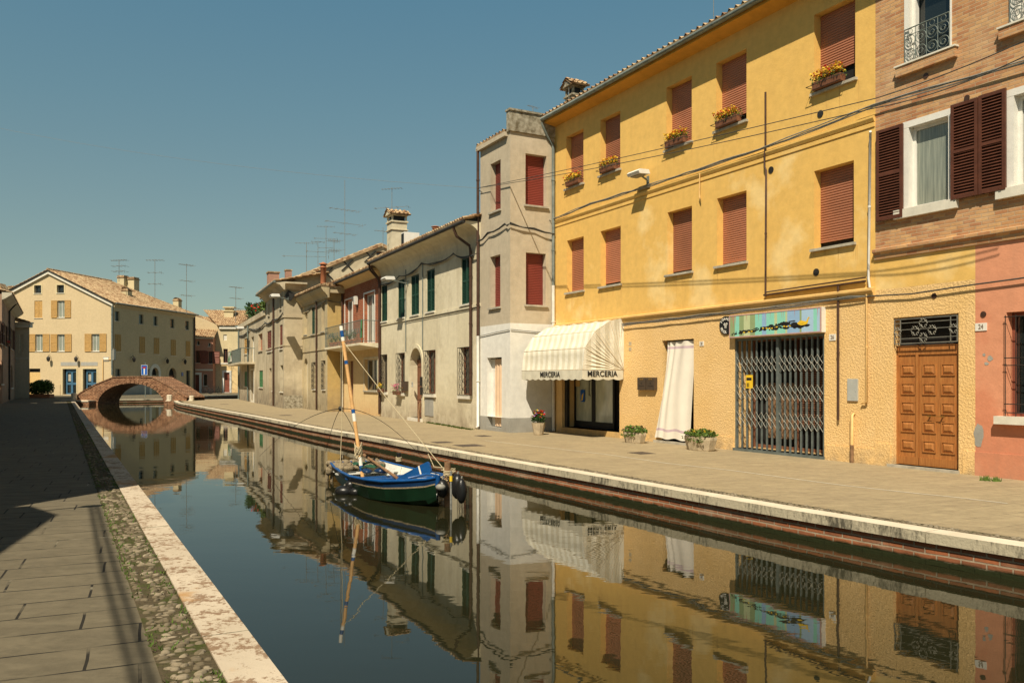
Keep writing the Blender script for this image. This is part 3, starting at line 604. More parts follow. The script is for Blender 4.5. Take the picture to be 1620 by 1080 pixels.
# cornices
m = MB(ym); hm = YE.sh(1132, 262)[1]; print('mid', hm); hm = 6.58
m.prism([(0,hm-.05),(-.03,hm-.04),(-.06,hm+.02),(-.06,hm+.06),(0,hm+.08)], sJ, sB-.01, 0); m.box(sJ, sB-.01, -.02, 0, hm-.14, hm-.06); part('mid_cornice', m, 'yellow', yel)
m = MB(ym); m.prism([(0,hc-.12),(-.04,hc-.12),(-.06,hc-.05),(-.10,hc),(-.10,hc+.04),(0,hc+.07)], sJ, sB-.01, 0); part('lower_cornice', m, 'yellow_low', yel)
for a, b in ((YE.S(1102), gt[0]-.03), (gt[1]+.03, sB)): part('plinth', MB(ym).box(a, b, -.02, 0, .0, .3), 'stucco', yel)
eave(YE, yel, sJ, sB+4.2, HY, .40, 'yellow2', gr=.08, th=.12, left=.05)
m = MB(ym); m.tiles((sJ-.1,-.52,HY+.2),(sB+4.2,-.52,HY+.2),(sB+4.2,4,HY+1.6),(sJ-.1,4,HY+1.6)); m.tiles((sJ-.1,8.4,HY+.2),(sB,8.4,HY+.2),(sB,4,HY+1.6),(sJ-.1,4,HY+1.6)); part('roof', m, 'tile', yel)
m = MB(ym)
for s_ in (sJ, ): m.poly([(s_,0,HY),(s_,8,HY),(s_,4,HY+1.5)])
m.box(sJ, sB, 0, 8, HY-.02, HY+.02); part('gable_wall', m, 'yellow', yel)
# vents
m = MB(ym)
for px, py in ((1298,180.5),(1291.5,430.5),(1220,269)):
    x, z = YE.sh(px, py); m.tube([(x,-.012,z),(x,.01,z)], .075, 16)
part('vent_cover', m, 'iron', yel)
m = MB(ym)
for px, py in ((997,543.5),(997,552)):
    x, z = YE.sh(px, py); m.box(x-.06, x+.06, -.006, .01, z-.05, z+.05)
part('wall_vent', m, 'potstone', yel)
# pipes
def Yp(px, py, y=-.05): a, b = YE.sh(px, py, y); return (a, y, b)
pipe(yel, YE, [Yp(1211,146),Yp(1211,232),Yp(1209.5,246),Yp(1209.5,264),Yp(1212,270),Yp(1211,469)], .022, 'pipe', 'conduit')
x0, z0 = YE.sh(1211, 467); x1 = YE.S(1372)
m = MB(ym); m.tube([(x0,-.05,z0),(x1,-.05,z0+.03)], .022, 6); m.tube([(x0+.06,-.05,z0+.7),(x0+.06,-.05,z0+.06),(x1,-.05,z0+.1)], .016, 6); part('conduit', m, 'pipe', yel)
pipe(yel, YE, [Yp(1326,452),Yp(1326,664)], .024, 'pipe', 'conduit'); pipe(yel, YE, [Yp(1371,462),Yp(1371,636),(YE.S(1366),-.05,YE.sh(1371,637)[1])], .02, 'yellowpipe', 'conduit')
pipe(yel, YE, [Yp(1377,208,-.12),Yp(1377,214),Yp(1374,440),Yp(1376,455)], .024, 'whitepipe', 'conduit')
x, z = YE.sh(1351.5, 655); pipe(yel, YE, [(x,-.0,z),(x,-.07,z-.02),(x,-.07,.35)], .032, 'yellowpipe'); pipe(yel, YE, [(x,-.07,.35),(x,-.07,.0)], .036, 'postwood')
# grey pipe at the left corner of the yellow house
pipe(yel, YE, [(sJ+.05,-.5,HY+.05),(sJ+.06,-.3,HY-.35),(sJ+.07,-.08,HY-.6),(sJ+.07,-.08,4.6)], .05, 'greypipe'); pipe(yel, YE, [(sJ+.07,-.08,4.6),(sJ+.07,-.08,.02)], .052, 'whitepipe')
# meter box
q = YE.box(1342, 1358, 599, 634); part('meter_box', MB(ym).box(q[0], q[1], -.03, 0, q[2], q[3]).box(q[1]-.05, q[1]-.035, -.035, -.03, (q[2]+q[3])/2-.03, (q[2]+q[3])/2+.03), 'alubox', yel)
# shop niche
def shopfront():
    a, b, c, d = shop[:4]; D = .52
    dd = part('shop_door', MB(ym).box(a, b, D-.0, D+.03, c-.02, d), 'dark', yel)
    l = YE.S(911, D); r = YE.S(975, D); r = min(r, b-.02); mid = YE.S(941.5, D)
    m = MB(ym); ring(m, l, mid, c, d-.1, .09, D-.07, D-.01); ring(m, mid, r, c, d-.1, .09, D-.07, D-.01); m.box(a, l, D-.06, D-.01, c, d); m.box(l, r, D-.075, D-.06, c, c+.2); part('frame', m, 'ink', dd)
    m = MB(ym); m.box(l+.09, mid-.09, D-.045, D-.035, c+.2, d-.19); m.box(mid+.09, r-.09, D-.045, D-.035, c+.2, d-.19); part('pane', m, 'reflectglass', dd)
    m = MB(ym); x = mid-.13; m.tube([(x,D-.08,1.15),(x-.0,D-.13,1.15),(x,D-.13,1.6),(x,D-.08,1.6)], .015, 6); part('handle', m, 'ink', dd)
    m = MB(ym); m.box(l+.12, l+.34, D-.085, D-.07, 1.42, 1.62); part('notice', m, 'board', dd)
    m = MB(ym); m.box(l+.40, l+.62, D-.085, D-.07, .95, 1.32); m.k = 1; m.poly([(l+.46,D-.088,1.0),(l+.52,D-.088,1.0),(l+.58,D-.088,1.24),(l+.48,D-.088,1.15)]); m.k = 2; m.box(l+.42, l+.46, D-.09, D-.086, .97, 1.02); part('poster', m, ['signblue','fyel2','board'], dd)
    part('step', MB(ym).box(a-.02, b+.02, -.01, D, .0, c), 'yellow_low', yel)
    part('pier', MB(ym).box(a-.005, a+.13, .1, .2, c, d), 'iron', yel)
shopfront()
# curtained doorway 28
def door28():
    a, b, c, d = dr28[:4]
    dd = part('doorway', MB(ym).box(a-.02, b+.02, .30, .33, c-.05, d+.02), 'dark', yel)
    part('frame', MB(ym).box(b-.05, b, .1, .3, c, d), 'rust', dd); part('step', MB(ym).box(a-.25, b+.08, -.10, .3, .0, c), 'sill', dd)
    cu = MB(ym); cu.s = True; N, K = 44, 40; xl = YE.S(1054)
    for j in range(K+1):
        t = j/K; z = d-.04-(d-c-.1)*t; le = xl+(YE.S(1040)-xl)*t**1.3; ri = b-.03
        for i in range(N+1):
            f = i/N; x = le+(ri-le)*f; y = .05-.13*t**1.2+.026*math.sin(f*23+math.sin(t*3)*1.6+3*math.sin(f*4))*(1-.55*t)*(.5+.6*math.sin(f*5+1)**2)+.012*math.sin(f*7+t*4)
            cu.v.append((x, y, z+.02*math.sin(f*14)*t))
    for j in range(K):
        for i in range(N):
            q = j*(N+1)+i; cu.k = 1 if j in (2, 36) else 0; cu.face((q, q+1, q+N+2, q+N+1))
    r0 = part('door_curtain', MB(YE.mat(a,0,c)), 'cloth', None) if 0 else None
    C = thing('door_curtain', 'long white cloth curtain hanging in the doorway between the stone planters', 'curtain', YE.mat((a+b)/2, 0, c))
    part('cloth', cu, ['cloth','violet'], C); part('curtain_rail', MB(ym).tube([(xl-.03,.05,d-.03),(b-.01,.05,d-.03)], .012, 6), 'iron', C)
door28()
plaque(YE, 1110.5, 543.5, '28', 'small white number 28 plate right of the curtained doorway'); plaque(YE, 1317.5, 533.5, '26', 'small white number 26 plate beside the lattice gate', .16, .13)
# mailboxes
for i, (pa, pb, lb) in enumerate(((1013,1026.2,'left one of the two dark bronze mailboxes'), (1027,1040.5,'right one of the two dark bronze mailboxes by the curtain'))):
    q = YE.boxl(pa, pb, 597, 616.5); mm = YE.mat(q[0], 0, q[2]); r = thing('mailbox', lb, 'mailbox', mm, 'bronze mailboxes beside the curtained door')
    w_, h_ = q[1]-q[0], q[3]-q[2]; part('box', MB(mm).box(0, w_-.015, -.1, 0, 0, h_), 'mailbox', r); part('name_plate', MB(mm).box(w_*.3, w_*.7, -.104, -.1, h_*.82, h_*.9), 'brass', r); part('slot', MB(mm).box(w_*.2, w_*.8, -.105, -.1, h_*.3, h_*.33).box(w_*.45, w_*.55, -.105, -.1, h_*.48, h_*.56), 'ink', r)
# lattice gate
def gate():
    a, b, c, d = gt[:4]; GM = YE.mat((a+b)/2, 0, 0); r = thing('folding_gate', 'grey folding lattice security gate under the painted shop sign', 'gate', GM)
    part('threshold', MB(ym).box(a-.03, b+.03, -.03, .3, .0, c), 'gate', r)
    m = MB(ym); m.box(a, a+.05, .02, .08, c, d); m.box(b-.05, b, .02, .08, c, d); mid = YE.S(1229.5); m.box(mid-.035, mid+.035, .0, .09, c, d-.02); m.box(a, b, .03, .07, d-.06, d); part('gate_frame', m, 'gate', r)
    for (l, rr) in ((a+.05, mid-.035), (mid+.035, b-.05)):
        n = 8; m = MB(ym); dx = (rr-l)/n
        for i in range(1, n+ (0 if rr < mid else 0)): x = l+i*dx; m.box(x-.017, x+.017, .028, .06, c, d-.04)
        part('gate_bar', m, 'gate', r); m = MB(ym); H = d-c
        for ft in (.17, .42, .665):
            zt_ = d-H*ft; hh = H*.075
            for i in range(n):
                x = l+i*dx
                for e in range(2):
                    za = zt_-e*hh*.85; m.tube([(x,.018,za),(x+dx,.018,za-hh)], .0075, 4, False); m.tube([(x,.022,za-hh),(x+dx,.022,za)], .0075, 4, False)
        part('lattice', m, 'lattice', r)
    m = MB(ym); x0, x1 = YE.S(1180), YE.S(1190); z1, z0 = YE.sh(1185, 593)[1], YE.sh(1185, 614)[1]; m.box(x0, x1, .0, .02, z0, z1); m.k = 1
    m.box(x0+.02, x1-.02, -.003, 0, z0+.18, z0+.24); m.box(x0+.03, x0+.06, -.003, 0, z0+.03, z0+.12); m.box(x0+.08, x0+.1, -.003, 0, z0+.03, z0+.12); part('yellow_notice', m, ['fyel2','ink'], r)
    # shop behind
    s = part('shop_window', MB(ym).box(a, b, .70, .74, .0, d), 'dark', yel)
    m = MB(ym)
    for i in range(26): z = .6+i*.05; m.box(mid+.1, b-.15, .60, .62, z, z+.035)
    part('blind', m, 'oldwood', s); part('display_panel', MB(ym).box(a+.45, mid-.1, .6, .64, .3, 1.55), 'postwood', s)
    m = MB(ym); ring(m, a, b, .06, d, .07, .56, .64); m.box(mid-.04, mid+.04, .56, .64, .06, d); part('frame', m, 'oldwood', s)
gate()
# painted sign
def sign():
    f0 = .143; xa, xb = YE.S(1153.7, -f0), YE.S(1298.5, -f0); zt, zb = YE.sh(1298.5, 485, -f0)[1], YE.sh(1298.5, 525, -f0)[1]; print('sign', xa, xb, zb, zt)
    SM = YE.mat(xa, -f0, zb); W, H = xb-xa, zt-zb; r = thing('shop_sign', 'long shop sign box with turquoise stripes and a yellow bird above the gate', 'sign', SM)
    part('sign_box', MB(SM).box(0, W, .006, f0, 0, H), 'whitepaint', r); m = MB(SM); ring(m, 0, W, 0, H, .022, -.004, .02); part('sign_frame', m, 'signpink', r)
    bands = [(.06,'s1'),(.055,'s2'),(.055,'s1'),(.075,'s3'),(.06,'s1'),(.08,'s2'),(.05,'s4'),(.09,'s2'),(.03,'s3'),(.09,'s2'),(.02,'s3'),(.13,'s4'),(.02,'s1'),(.12,'s6'),(.035,'s2'),(.03,'s6')]
    tot = sum(b[0] for b in bands); m = MB(SM); x = .022; ks = ['s1','s2','s3','s4','s5','s6','signdrip','ink','fyel2']
    for wd, k in bands: m.k = ks.index(k); e = x+wd/tot*(W-.044); m.poly([(x,.002,.022),(e,.002,.022),(e,.002,H-.022),(x,.002,H-.022)]); x = e
    rr = random.Random(3); m.k = 6
    for fx, L, w_ in ((.05,.6,.018),(.075,.42,.012),(.21,.28,.008),(.35,.4,.006),(.43,.75,.005),(.48,.25,.005),(.60,.3,.006),(.62,.45,.006),(.74,.32,.006),(.97,.4,.008),(.03,.3,.012)):
        X = fx*W; m.poly([(X-w_,.0,H-.022),(X+w_,.0,H-.022),(X+w_*.2,.0,H-.022-L*H)])
    def blobp(cx, cz, w_, h_, k, n=9, y=0.):
        m.k = k; m.poly([(cx+w_*math.cos(2*math.pi*i/n)*rr.uniform(.6,1.25), y, cz+h_*math.sin(2*math.pi*i/n)*rr.uniform(.6,1.25)) for i in range(n)])
    for i in range(110):
        t = rr.random(); X = W*(.02+.74*t); zc = H*(.16+.24*(t**.8))+rr.uniform(-1,1)*H*.11*(.3+t); blobp(X, zc, rr.uniform(.02,.085)*(.4+t), rr.uniform(.01,.03), 7, 7, -.0005*i/60)
    for t in (.18,.24,.27,.40,.44,.47,.50,.55,.63,.66,.69): blobp(W*t, H*(.18+.30*t*.9)+rr.uniform(-.02,.02), .032, .016, 8, 7, -.0012)
    m.k = 7
    for (cx, cz, w_, h_) in ((.76,.33,.10,.05),(.80,.29,.10,.045),(.86,.30,.10,.025),(.74,.27,.06,.03)): blobp(W*cx, H*cz, w_, h_, 7, 12, -.0016)
    m.k = 8; B = [(.765,.42),(.79,.50),(.81,.52),(.83,.50),(.855,.46),(.868,.55),(.875,.62),(.885,.64),(.893,.62),(.889,.595),(.882,.57),(.877,.45),(.87,.37),(.84,.33),(.81,.32),(.785,.35)]
    m.poly([(W*x, -.003, H*z) for x, z in B]); m.k = 7; m.poly([(W*.785,-.0036,H*.40),(W*.82,-.0036,H*.385),(W*.84,-.0036,H*.41),(W*.82,-.0036,H*.395)])
    part('painted_panel', m, ks, r)
    x, z = YE.sh(1149.5, 514.5); CM = YE.mat(x, 0, z); c = thing('round_sign', 'round black sign with white lettering left of the long shop sign', 'sign', CM)
    part('disc', MB(CM).tube([(0,-.03,0),(0,0,0)], .214, 36), 'ink', c)
    for s_, a0, sg in (('FORNO', 150, -1), ('BRICK', 207, 1)):
        for i, ch in enumerate(s_):
            an = R(a0+sg*i*(16 if sg > 0 else 24)); T = CM @ Matrix.Translation((.158*math.cos(an), -.032, .158*math.sin(an))) @ Matrix.Rotation(-(an-math.pi/2) if sg < 0 else -(an+math.pi/2), 4, 'Y')
            text(ch, .088, T, c, 'plaque', .85, .003)
    m = MB(CM)
    for sx in (-1, 1): m.tube([(sx*(.035+.022*math.cos(t)), -.034, .025+.022*math.sin(t)) for t in [i*.7 for i in range(10)]], .008, 4); m.box(sx*.018-.007, sx*.018+.007, -.036, -.031, -.07, .03)
    m.box(-.035, .035, -.036, -.031, -.02, -.006); part('emblem', m, 'plaque', c)
sign()
# awning
def awning():
    b = YE.S(987); a = b-3.385; AM = YE.mat((a+b)/2, 0, 1.63); r = thing('shop_awning', 'cream striped rounded awning over the haberdashery door', 'awning', AM)
    K_ = [(0,3.35),(-.46,3.24),(-.96,2.94),(-1.285,2.48),(-1.366,1.9)]; pr = [(p[0]+(q[0]-p[0])*t, p[1]+(q[1]-p[1])*t, math.sin(math.pi*t)) for p, q in zip(K_, K_[1:]) for t in (0,.25,.5,.75)]+[(*K_[-1], 0)]
    m = MB(ym); N = 40; m.s = True
    for j, (y, z, g_) in enumerate(pr):
        for i in range(N+1):
            x = a+(b-a)*i/N; sg = (.045+.018*math.sin(i*.9+j))*g_*min(1, 4*math.sin(math.pi*i/N)); m.v.append((x+.006*math.sin(j*1.3), y+sg*.75, z-sg*.7))
    for j in range(len(pr)-1):
        for i in range(N): q = j*(N+1)+i; m.face((q, q+1, q+N+2, q+N+1))
    m.s = False
    for x in (a, b):
        for p, q in zip(pr, pr[1:]): c_ = ((p[0]+q[0])/3, (1.9+p[1]+q[1])/3); k_ = -.03 if x == b else .03; C3 = (x+k_, c_[0], c_[1]); m.poly([(x,0,1.9),(x,p[0],p[1]),C3]); m.poly([(x,p[0],p[1]),(x,q[0],q[1]),C3]); m.poly([(x,q[0],q[1]),(x,0,1.9),C3])
    part('canopy', m, 'awning', r)
    m = MB(ym); m.s = False
    def val(P, Q, n):
        for i in range(n*6):
            t0, t1 = i/(n*6), (i+1)/(n*6); zz = [1.65-.035*abs(math.sin(math.pi*t*n)) for t in (t0, t1)]; p, q = [Vector(P).lerp(Vector(Q), t) for t in (t0, t1)]
            w0, w1 = [.004*math.sin(t*n*4.1) for t in (t0, t1)]
            m.poly([(p.x,p.y,1.9),(q.x,q.y,1.9),(q.x+(w1 if P[0]==Q[0] else 0),q.y+(w1 if P[1]==Q[1] else 0),zz[1]),(p.x+(w0 if P[0]==Q[0] else 0),p.y+(w0 if P[1]==Q[1] else 0),zz[0])])
    val((a,-1.366,0), (b,-1.366,0), 10); val((b,-1.366,0), (b,-.02,0), 4); val((a,-1.366,0), (a,-.02,0), 4); part('valance', m, 'canvas', r)
    fr = MB(ym)
    for z, y in ((1.9,-1.36),(2.48,-1.28),(2.94,-.955),(3.24,-.455)): fr.tube([(a,0,1.9),(a,y,z),(b,y,z),(b,0,1.9)], .011, 5)
    part('awning_frame', fr, 'potstone', r)
    text('MERCERIA', .21, ym @ Matrix.Translation(((a+b)/2+.0,-1.381,1.775)), r, 'ink', 1.15, .002)
    text('MERCERIA', .21, ym @ Matrix.Translation((b+.014,-.72,1.785)) @ Matrix.Rotation(R(90), 4, 'Z'), r, 'ink', 1.02, .003)
awning()
# wall lamp on yellow house
def lamp(f, px, py, y, lb, sc=1., mat='whitepaint', arm=True):
    x, z = f.sh(px, py, -y); LM = f.mat(x, 0, z); r = thing('street_lamp', lb, 'street lamp', LM, 'lamps fixed to the house fronts')
    part('lamp_head', MB(LM).prism([(-y-.16*sc,.02),(-y-.1*sc,.075*sc),(-y+.2*sc,.085*sc),(-y+.24*sc,-.03*sc),(-y-.12*sc,-.05*sc)], -.27*sc, .27*sc, 0), mat, r)
    part('lens', MB(LM).box(-.2*sc, .2*sc, -y-.08*sc, -y+.14*sc, -.075*sc, -.045*sc), 'plasticgrey', r)
    part('arm', MB(LM).tube([(0,-y+.1*sc,-.02),(0,0,-.14),], .025, 6).box(-.05,.05,-.02,0,-.22,-.02), 'greypipe', r); return r
lamp(YE, 1008, 275, .36, 'white box street lamp on the yellow house wall', .95)
# flower boxes
def flowerbox(Mx, lb, w=.62, fl=('fyellow','fred'), n=150, group='flower boxes on the yellow house windows', wild=1., box='oldwood', leaf='leaf'):
    r = thing('flower_box', lb, 'flower box', Mx, group)
    part('box', MB(Mx).prism([(-.07,0),(.07,0),(.09,.15),(-.09,.15)], -w/2, w/2, 0), box, r)
    m = MB(Mx)
    for k in range(5): m.leaves((-w*.4+k*w*.2, 0, .2+random.uniform(-.02,.03)), (.11*wild,.1*wild,.085*wild), int(n*.35), .028, .2)
    part('foliage', m, leaf, r); m = MB(Mx)
    for k in range(n):
        x = random.uniform(-w*.52, w*.52); y = random.gauss(-.03,.06); z = .2+random.uniform(.0,.11)*wild; m.k = 1 if random.random() < .22 else 0; m.leaves((x, y, z), (.018,.018,.014), 4, .028, .2)
    part('flowers', m, list(fl), r); part('bracket', MB(Mx).tube([(-w/2-.12,.08,.09),(-w/2-.12,-.12,.09),(w/2+.1,-.12,.09),(w/2+.1,.08,.09)], .008, 4), 'iron', r)
    return r
for q, dx, lb in zip(up, (.05,.02,-.03,-.02,-.08), ('smallest-looking yellow flower box, at the window next to the tower','yellow flower box at the second top window from the tower','yellow flower box at the middle top floor window','yellow flower box at the top window beside the tall brown pipe','yellow flower box at the top window next to the brick wall')):
    flowerbox(YE.mat((q[0]+q[1])/2+dx, -.07, 7.52), lb, .70, n=190, wild=1.45)
# cables on yellow
cable('cable_bundle', YE, [(sJ+.05,-.08,6.66),(sJ+2.2,-.08,6.74),(sJ+4.2,-.08,6.71),(YE.S(1108),-.08,6.69),(YE.S(1206),-.08,6.68),(YE.S(1300),-.08,6.73),(YE.S(1367),-.08,6.78),(sB+.3,-.08,6.78),(sB+1.6,-.08,6.72),(sB+4.2,-.08,6.58)], 'thick bundle of cables above the middle cornice of the yellow house', .013, 3, 'cable2')
cable('cable_bundle', YE, [(YE.S(988),-.07,hc-.2),(YE.S(1080),-.07,hc-.18),(YE.S(1160),-.07,hc-.16),(YE.S(1260),-.07,hc-.15),(YE.S(1372),-.07,hc-.1)], 'cables under the lower cornice above the shop sign', .012, 3, 'cable2')
cable('service_cable', YE, [(YE.S(1110),-.06,hm+.05),(YE.S(1109.5),-.06,hm-.45),(YE.S(1111),-.06,hm-.62),(YE.S(1109),-.06,hm-.5)], 'short looped cable end hanging under the middle cornice', .016, 1, 'yellowpipe')
cable('service_cable', YE, [(YE.S(1372),-.06,hc-.1),(sB+.8,-.06,hc-.14),(sB+4.2,-.06,hc-.02)], 'single dark cable crossing from the yellow to the salmon wall', .014, 1)
# ================================================================ BRICK HOUSE (right edge)
bk = thing('brick_house', 'ochre brick house with brown shutters above a yellow and salmon ground floor', 'house', YE.mat(sB))
sE = sB+4.6; hb = YE.sh(1381, 404.5)[1]; sP = YE.S(1543); print('brick', hb, sP, sE)
w1 = YE.box(1430.2, 1503.4, 173, 317); w2 = (YE.S(1594.8), YE.S(1594.8)+(w1[1]-w1[0]), w1[2], w1[3]); w3 = YE.box(1432, 1505, -90, 75.8); w3 = (w3[0], w3[1], w3[2], 9.6); w4 = (YE.S(1598), YE.S(1598)+1., w3[2], 9.6)
HB = 10.6
wall(w := MB(ym), sB, sE, hb, HB, [w1, w2, w3, w4], y=.0); shell(w, sB, sE, 8, HB, hb); part('brick_wall', w, 'brick', bk)
door = (YE.S(1413), YE.S(1516.5), .05, YE.sh(1517, 495)[1], False, .2); pw = (YE.S(1592), YE.S(1592)+.95, YE.sh(1592, 658)[1], YE.sh(1592, 494)[1])
wall(w := MB(ym), sB, sP, hc, hb, []); part('upper_wall', w, 'yellow', bk)
wall(w := MB(ym), sB, sP, 0, hc, [door]); part('ground_floor_wall', w, 'stucco', bk)
wall(w := MB(ym), sP, sE, 0, hb, [pw]); shell(w, sB, sE, 8, hb, 0, left=False, cap=False); part('salmon_wall', w, 'pink', bk)
part('plinth', MB(ym).box(sB, door[0]-.05, -.02, 0, 0, .42), 'stucco', bk); part('plinth', MB(ym).box(door[1]+.08, sP, -.02, 0, 0, .4), 'stucco', bk); part('plinth', MB(ym).box(sP+.002, sE, -.02, 0, 0, .4), 'pink', bk)
m = MB(ym); m.prism([(0,hb-.1),(-.04,hb-.09),(-.05,hb),(-.10,hb+.04),(-.10,hb+.09),(0,hb+.12)], sB, sE, 0); part('brick_cornice', m, 'brick', bk)
m = MB(ym)
rr = random.Random(5)
for (px, py, w_, h_) in ((1548,690,.09,.42),(1566,567,.05,.09),(1561,575,.04,.05),(1557,561,.03,.05)):
    x, z = YE.sh(px, py); m.poly([(x+w_*math.cos(t)*rr.uniform(.7,1.2), -.004, z+h_*.5*math.sin(t)*rr.uniform(.8,1.2)) for t in [i*.42 for i in range(15)]])
part('bare_patch', m, 'plinth', bk)
for q, nm in ((w1, 0), (w2, 0)):
    w = part('window', MB(ym).box(q[0]-.02, q[1]+.02, .2, .23, q[2], q[3]), 'dark', bk)
    m = MB(ym); t = .10
    m.box(q[0]-.015, q[0]+t, -.012, .19, q[2], q[3]); m.box(q[1]-t*.3, q[1]+.015, -.012, .19, q[2], q[3]); m.box(q[0]-.015, q[1]+.015, -.014, .19, q[3]-t, q[3]+.015); ring(m, q[0]+t, q[1]-.03, q[2], q[3]-t, .06, .12, .17); part('frame', m, 'whitepaint', w)
    part('pane', MB(ym).box(q[0]+t, q[1], .15, .16, q[2], q[3]-t), 'curtglass', w)
    part('sill', MB(ym).box(q[0]-.16, q[1]+.16, -.09, .05, q[2]-.16, q[2]), 'wsill', w)
def bshut(l, r, c, d, y=-.10, tilt=0.):
    m = MB(ym); leaf_panel(m, l, r, c, d, y, y+.045, .05, .055, 1)
    for x in (l+.08, r-.08): m.box(x-.02, x+.02, y-.01, y+.05, c-.0, c+.05)
    return m
wp = [o for o in bk.children if o.name.startswith('window')]
part('shutter', bshut(YE.S(1385.9,-.1), YE.S(1427,-.1), w1[2]-.14, w1[3]-.02), 'brown', wp[0]); part('shutter', bshut(YE.S(1503.5,-.1), YE.S(1546,-.1), w1[2]-.02, w1[3]+.03), 'brown', wp[0])
part('shutter', bshut(YE.S(1547.5,-.1), YE.S(1590,-.1), w1[2]-.02, w1[3]+.04), 'brown', wp[-1])
for q in (w3, w4):
    w = part('window', MB(ym).box(q[0]-.02, q[1]+.02, .22, .25, q[2], q[3]), 'glass', bk); m = MB(ym); m.box(q[0]-.012, q[0]+.08, -.012, .2, q[2], q[3]); m.box(q[0]+.08, q[0]+.14, .1, .2, q[2], q[3]); m.box(q[1]-.02, q[1]+.012, -.012, .2, q[2], q[3]); part('frame', m, 'whitepaint', w)
    m = MB(ym); m.k = 0; m.box(q[0]-.14, q[1]+.12, -.09, .02, q[2]-.2, q[2]-.03); m.k = 1; m.box(q[0]-.16, q[1]+.14, -.11, .1, q[2]-.03, q[2]); part('sill', m, ['brick','wsill'], w)
    m = MB(ym); y = -.04; a, b, c, d = q[0]+.02, q[1]-.01, q[2]+.02, q[2]+.62
    m.tube([(a,y,d),(b,y,d)], .012, 5); m.tube([(a,y,c),(b,y,c)], .008, 4); m.tube([(a,y,d-.12),(b,y,d-.12)], .007, 4); W3 = (b-a)/4
    for i in range(5): m.tube([(a+i*W3,y,c),(a+i*W3,y,d)], .008, 4)
    for i in range(4):
        cx = a+(i+.5)*W3; circle(m, cx, d-.06, .05, y, .006, 10)
        for j in range(2): cz = c+.125+j*.25; circle(m, cx, cz, W3*.47, y, .007); circle(m, cx, cz, .045, y, .006, 10); scroll(m, cx, cz, W3*.42, y, .8, 1.2, 1, .006)
    part('balcony_railing', m, 'greyiron', w)
def bdoor():
    a, b, c, d = door[:4]; zt = YE.sh(1517, 543)[1]; y = .1
    D = part('front_door', MB(ym).box(a-.02, b+.02, .19, .22, c, d+.02), 'dark', bk)
    ml = YE.S(1453, y); part('door_step', MB(ym).box(a-.1, b+.02, -.05, .2, 0, c), 'sill', bk)
    m = MB(ym); m.box(a, b, y-.01, y+.06, zt-.17, zt); m.box(a, a+.04, y-.01, y+.06, c, zt); m.box(b-.04, b, y-.01, y+.06, c, zt); part('frame', m, 'oak', D)
    for l, r, nc in ((a+.04, ml, 1), (ml+.01, b-.04, 2)):
        m = MB(ym); m.box(l, r, y+.01, y+.05, c+.01, zt-.17); H = zt-.17-c; n = 5; cw = (r-l-.1)/nc
        if nc == 1: m.box(l+cw+.05, r, y-.012, y+.01, c+.01, zt-.17); cw += .06
        for i in range(nc):
            for j in range(n):
                x0 = l+.07+i*(cw+.02)-(.02 if nc == 1 else 0); x1 = x0+cw-.08; z0 = c+.26+j*(H-.3)/n; z1 = z0+(H-.3)/n-.13
                ring(m, x0, x1, z0, z1, .022, y-.008, y+.012); t = .05; k = y-.004
                P = [(x0+.022,z0+.022),(x1-.022,z0+.022),(x1-.022,z1-.022),(x0+.022,z1-.022)]; Q = [(x0+t+.02,z0+t+.02),(x1-t-.02,z0+t+.02),(x1-t-.02,z1-t-.02),(x0+t+.02,z1-t-.02)]
                for e in range(4): g_ = (e+1) % 4; m.poly([(P[e][0],y+.01,P[e][1]),(P[g_][0],y+.01,P[g_][1]),(Q[g_][0],k-.012,Q[g_][1]),(Q[e][0],k-.012,Q[e][1])])
                m.poly([(p[0],k-.012,p[1]) for p in Q])
        m.box(l, r, y-.006, y+.01, c+.01, c+.16); part('door_leaf', m, 'oak', D)
    x, z = YE.sh(1466, 658); x2 = YE.S(1486); m = MB(ym)
    for xx in (x, x2): m.tube([(xx-.02,y-.05,z),(xx+.07,y-.05,z)], .012, 6); m.tube([(xx,y+.02,z),(xx,y-.05,z)], .016, 6)
    m.tube([(x+.05,y-.05,z),(x2,y-.05,z)], .006, 5); part('handle', m, 'brass', D)
    m = MB(ym); y2 = -.0; a2, b2, c2, d2 = a+.02, b-.02, zt+.03, d-.03; ring(m, a2, b2, c2, d2, .015, y2, y2+.015)
    for x in (a2+.13, b2-.13): m.box(x-.007, x+.007, y2, y2+.014, c2, d2)
    for z in (c2+.1, (c2+d2)/2+.03, d2-.08): m.box(a2, b2, y2+.002, y2+.012, z-.006, z+.006)
    def lob(cx, cz, s_):
        for sx in (-1, 1):
            for sz in (-1, 1): scroll(m, cx+sx*s_*.62, cz+sz*s_*.55, s_*.42, y2-.004, .95, math.pi/2*sz, sx*sz, .006); m.tube([(cx,y2-.004,cz+sz*s_),(cx+sx*s_,y2-.004,cz)], .006, 4)
    W5 = b2-a2
    for cx, cz in ((.35,.5),(.62,.5),(.48,.78),(.48,.22)): lob(a2+W5*cx, c2+(d2-c2)*cz, .085)
    for cx in (.06, .94): lob(a2+W5*cx, (c2+d2)/2, .08)
    part('transom_grille', m, 'lattice', D)
bdoor()
plaque(YE, 1552.5, 517, '24', 'white number 24 plate on the salmon wall', .2, .13)
w = glazed(YE, pw, bk, 'rust', 'glass', None); part('sill', MB(ym).box(pw[0]-.14, pw[1]+.1, -.12, .03, pw[2]-.13, pw[2]), 'wsill', w)
m = MB(ym); a, b, c, d = pw
for i in range(6): x = a+.02+i*.17; m.tube([(x,-.06,c),(x,-.06,d-.05)], .008, 4)
for z in (c+.06,c+.2,(c+d)/2+.1,(c+d)/2-.02,d-.08): m.tube([(a,-.06,z),(b,-.06,z)], .008, 4)
part('window_grille', m, 'iron', w)
m = MB(ym)
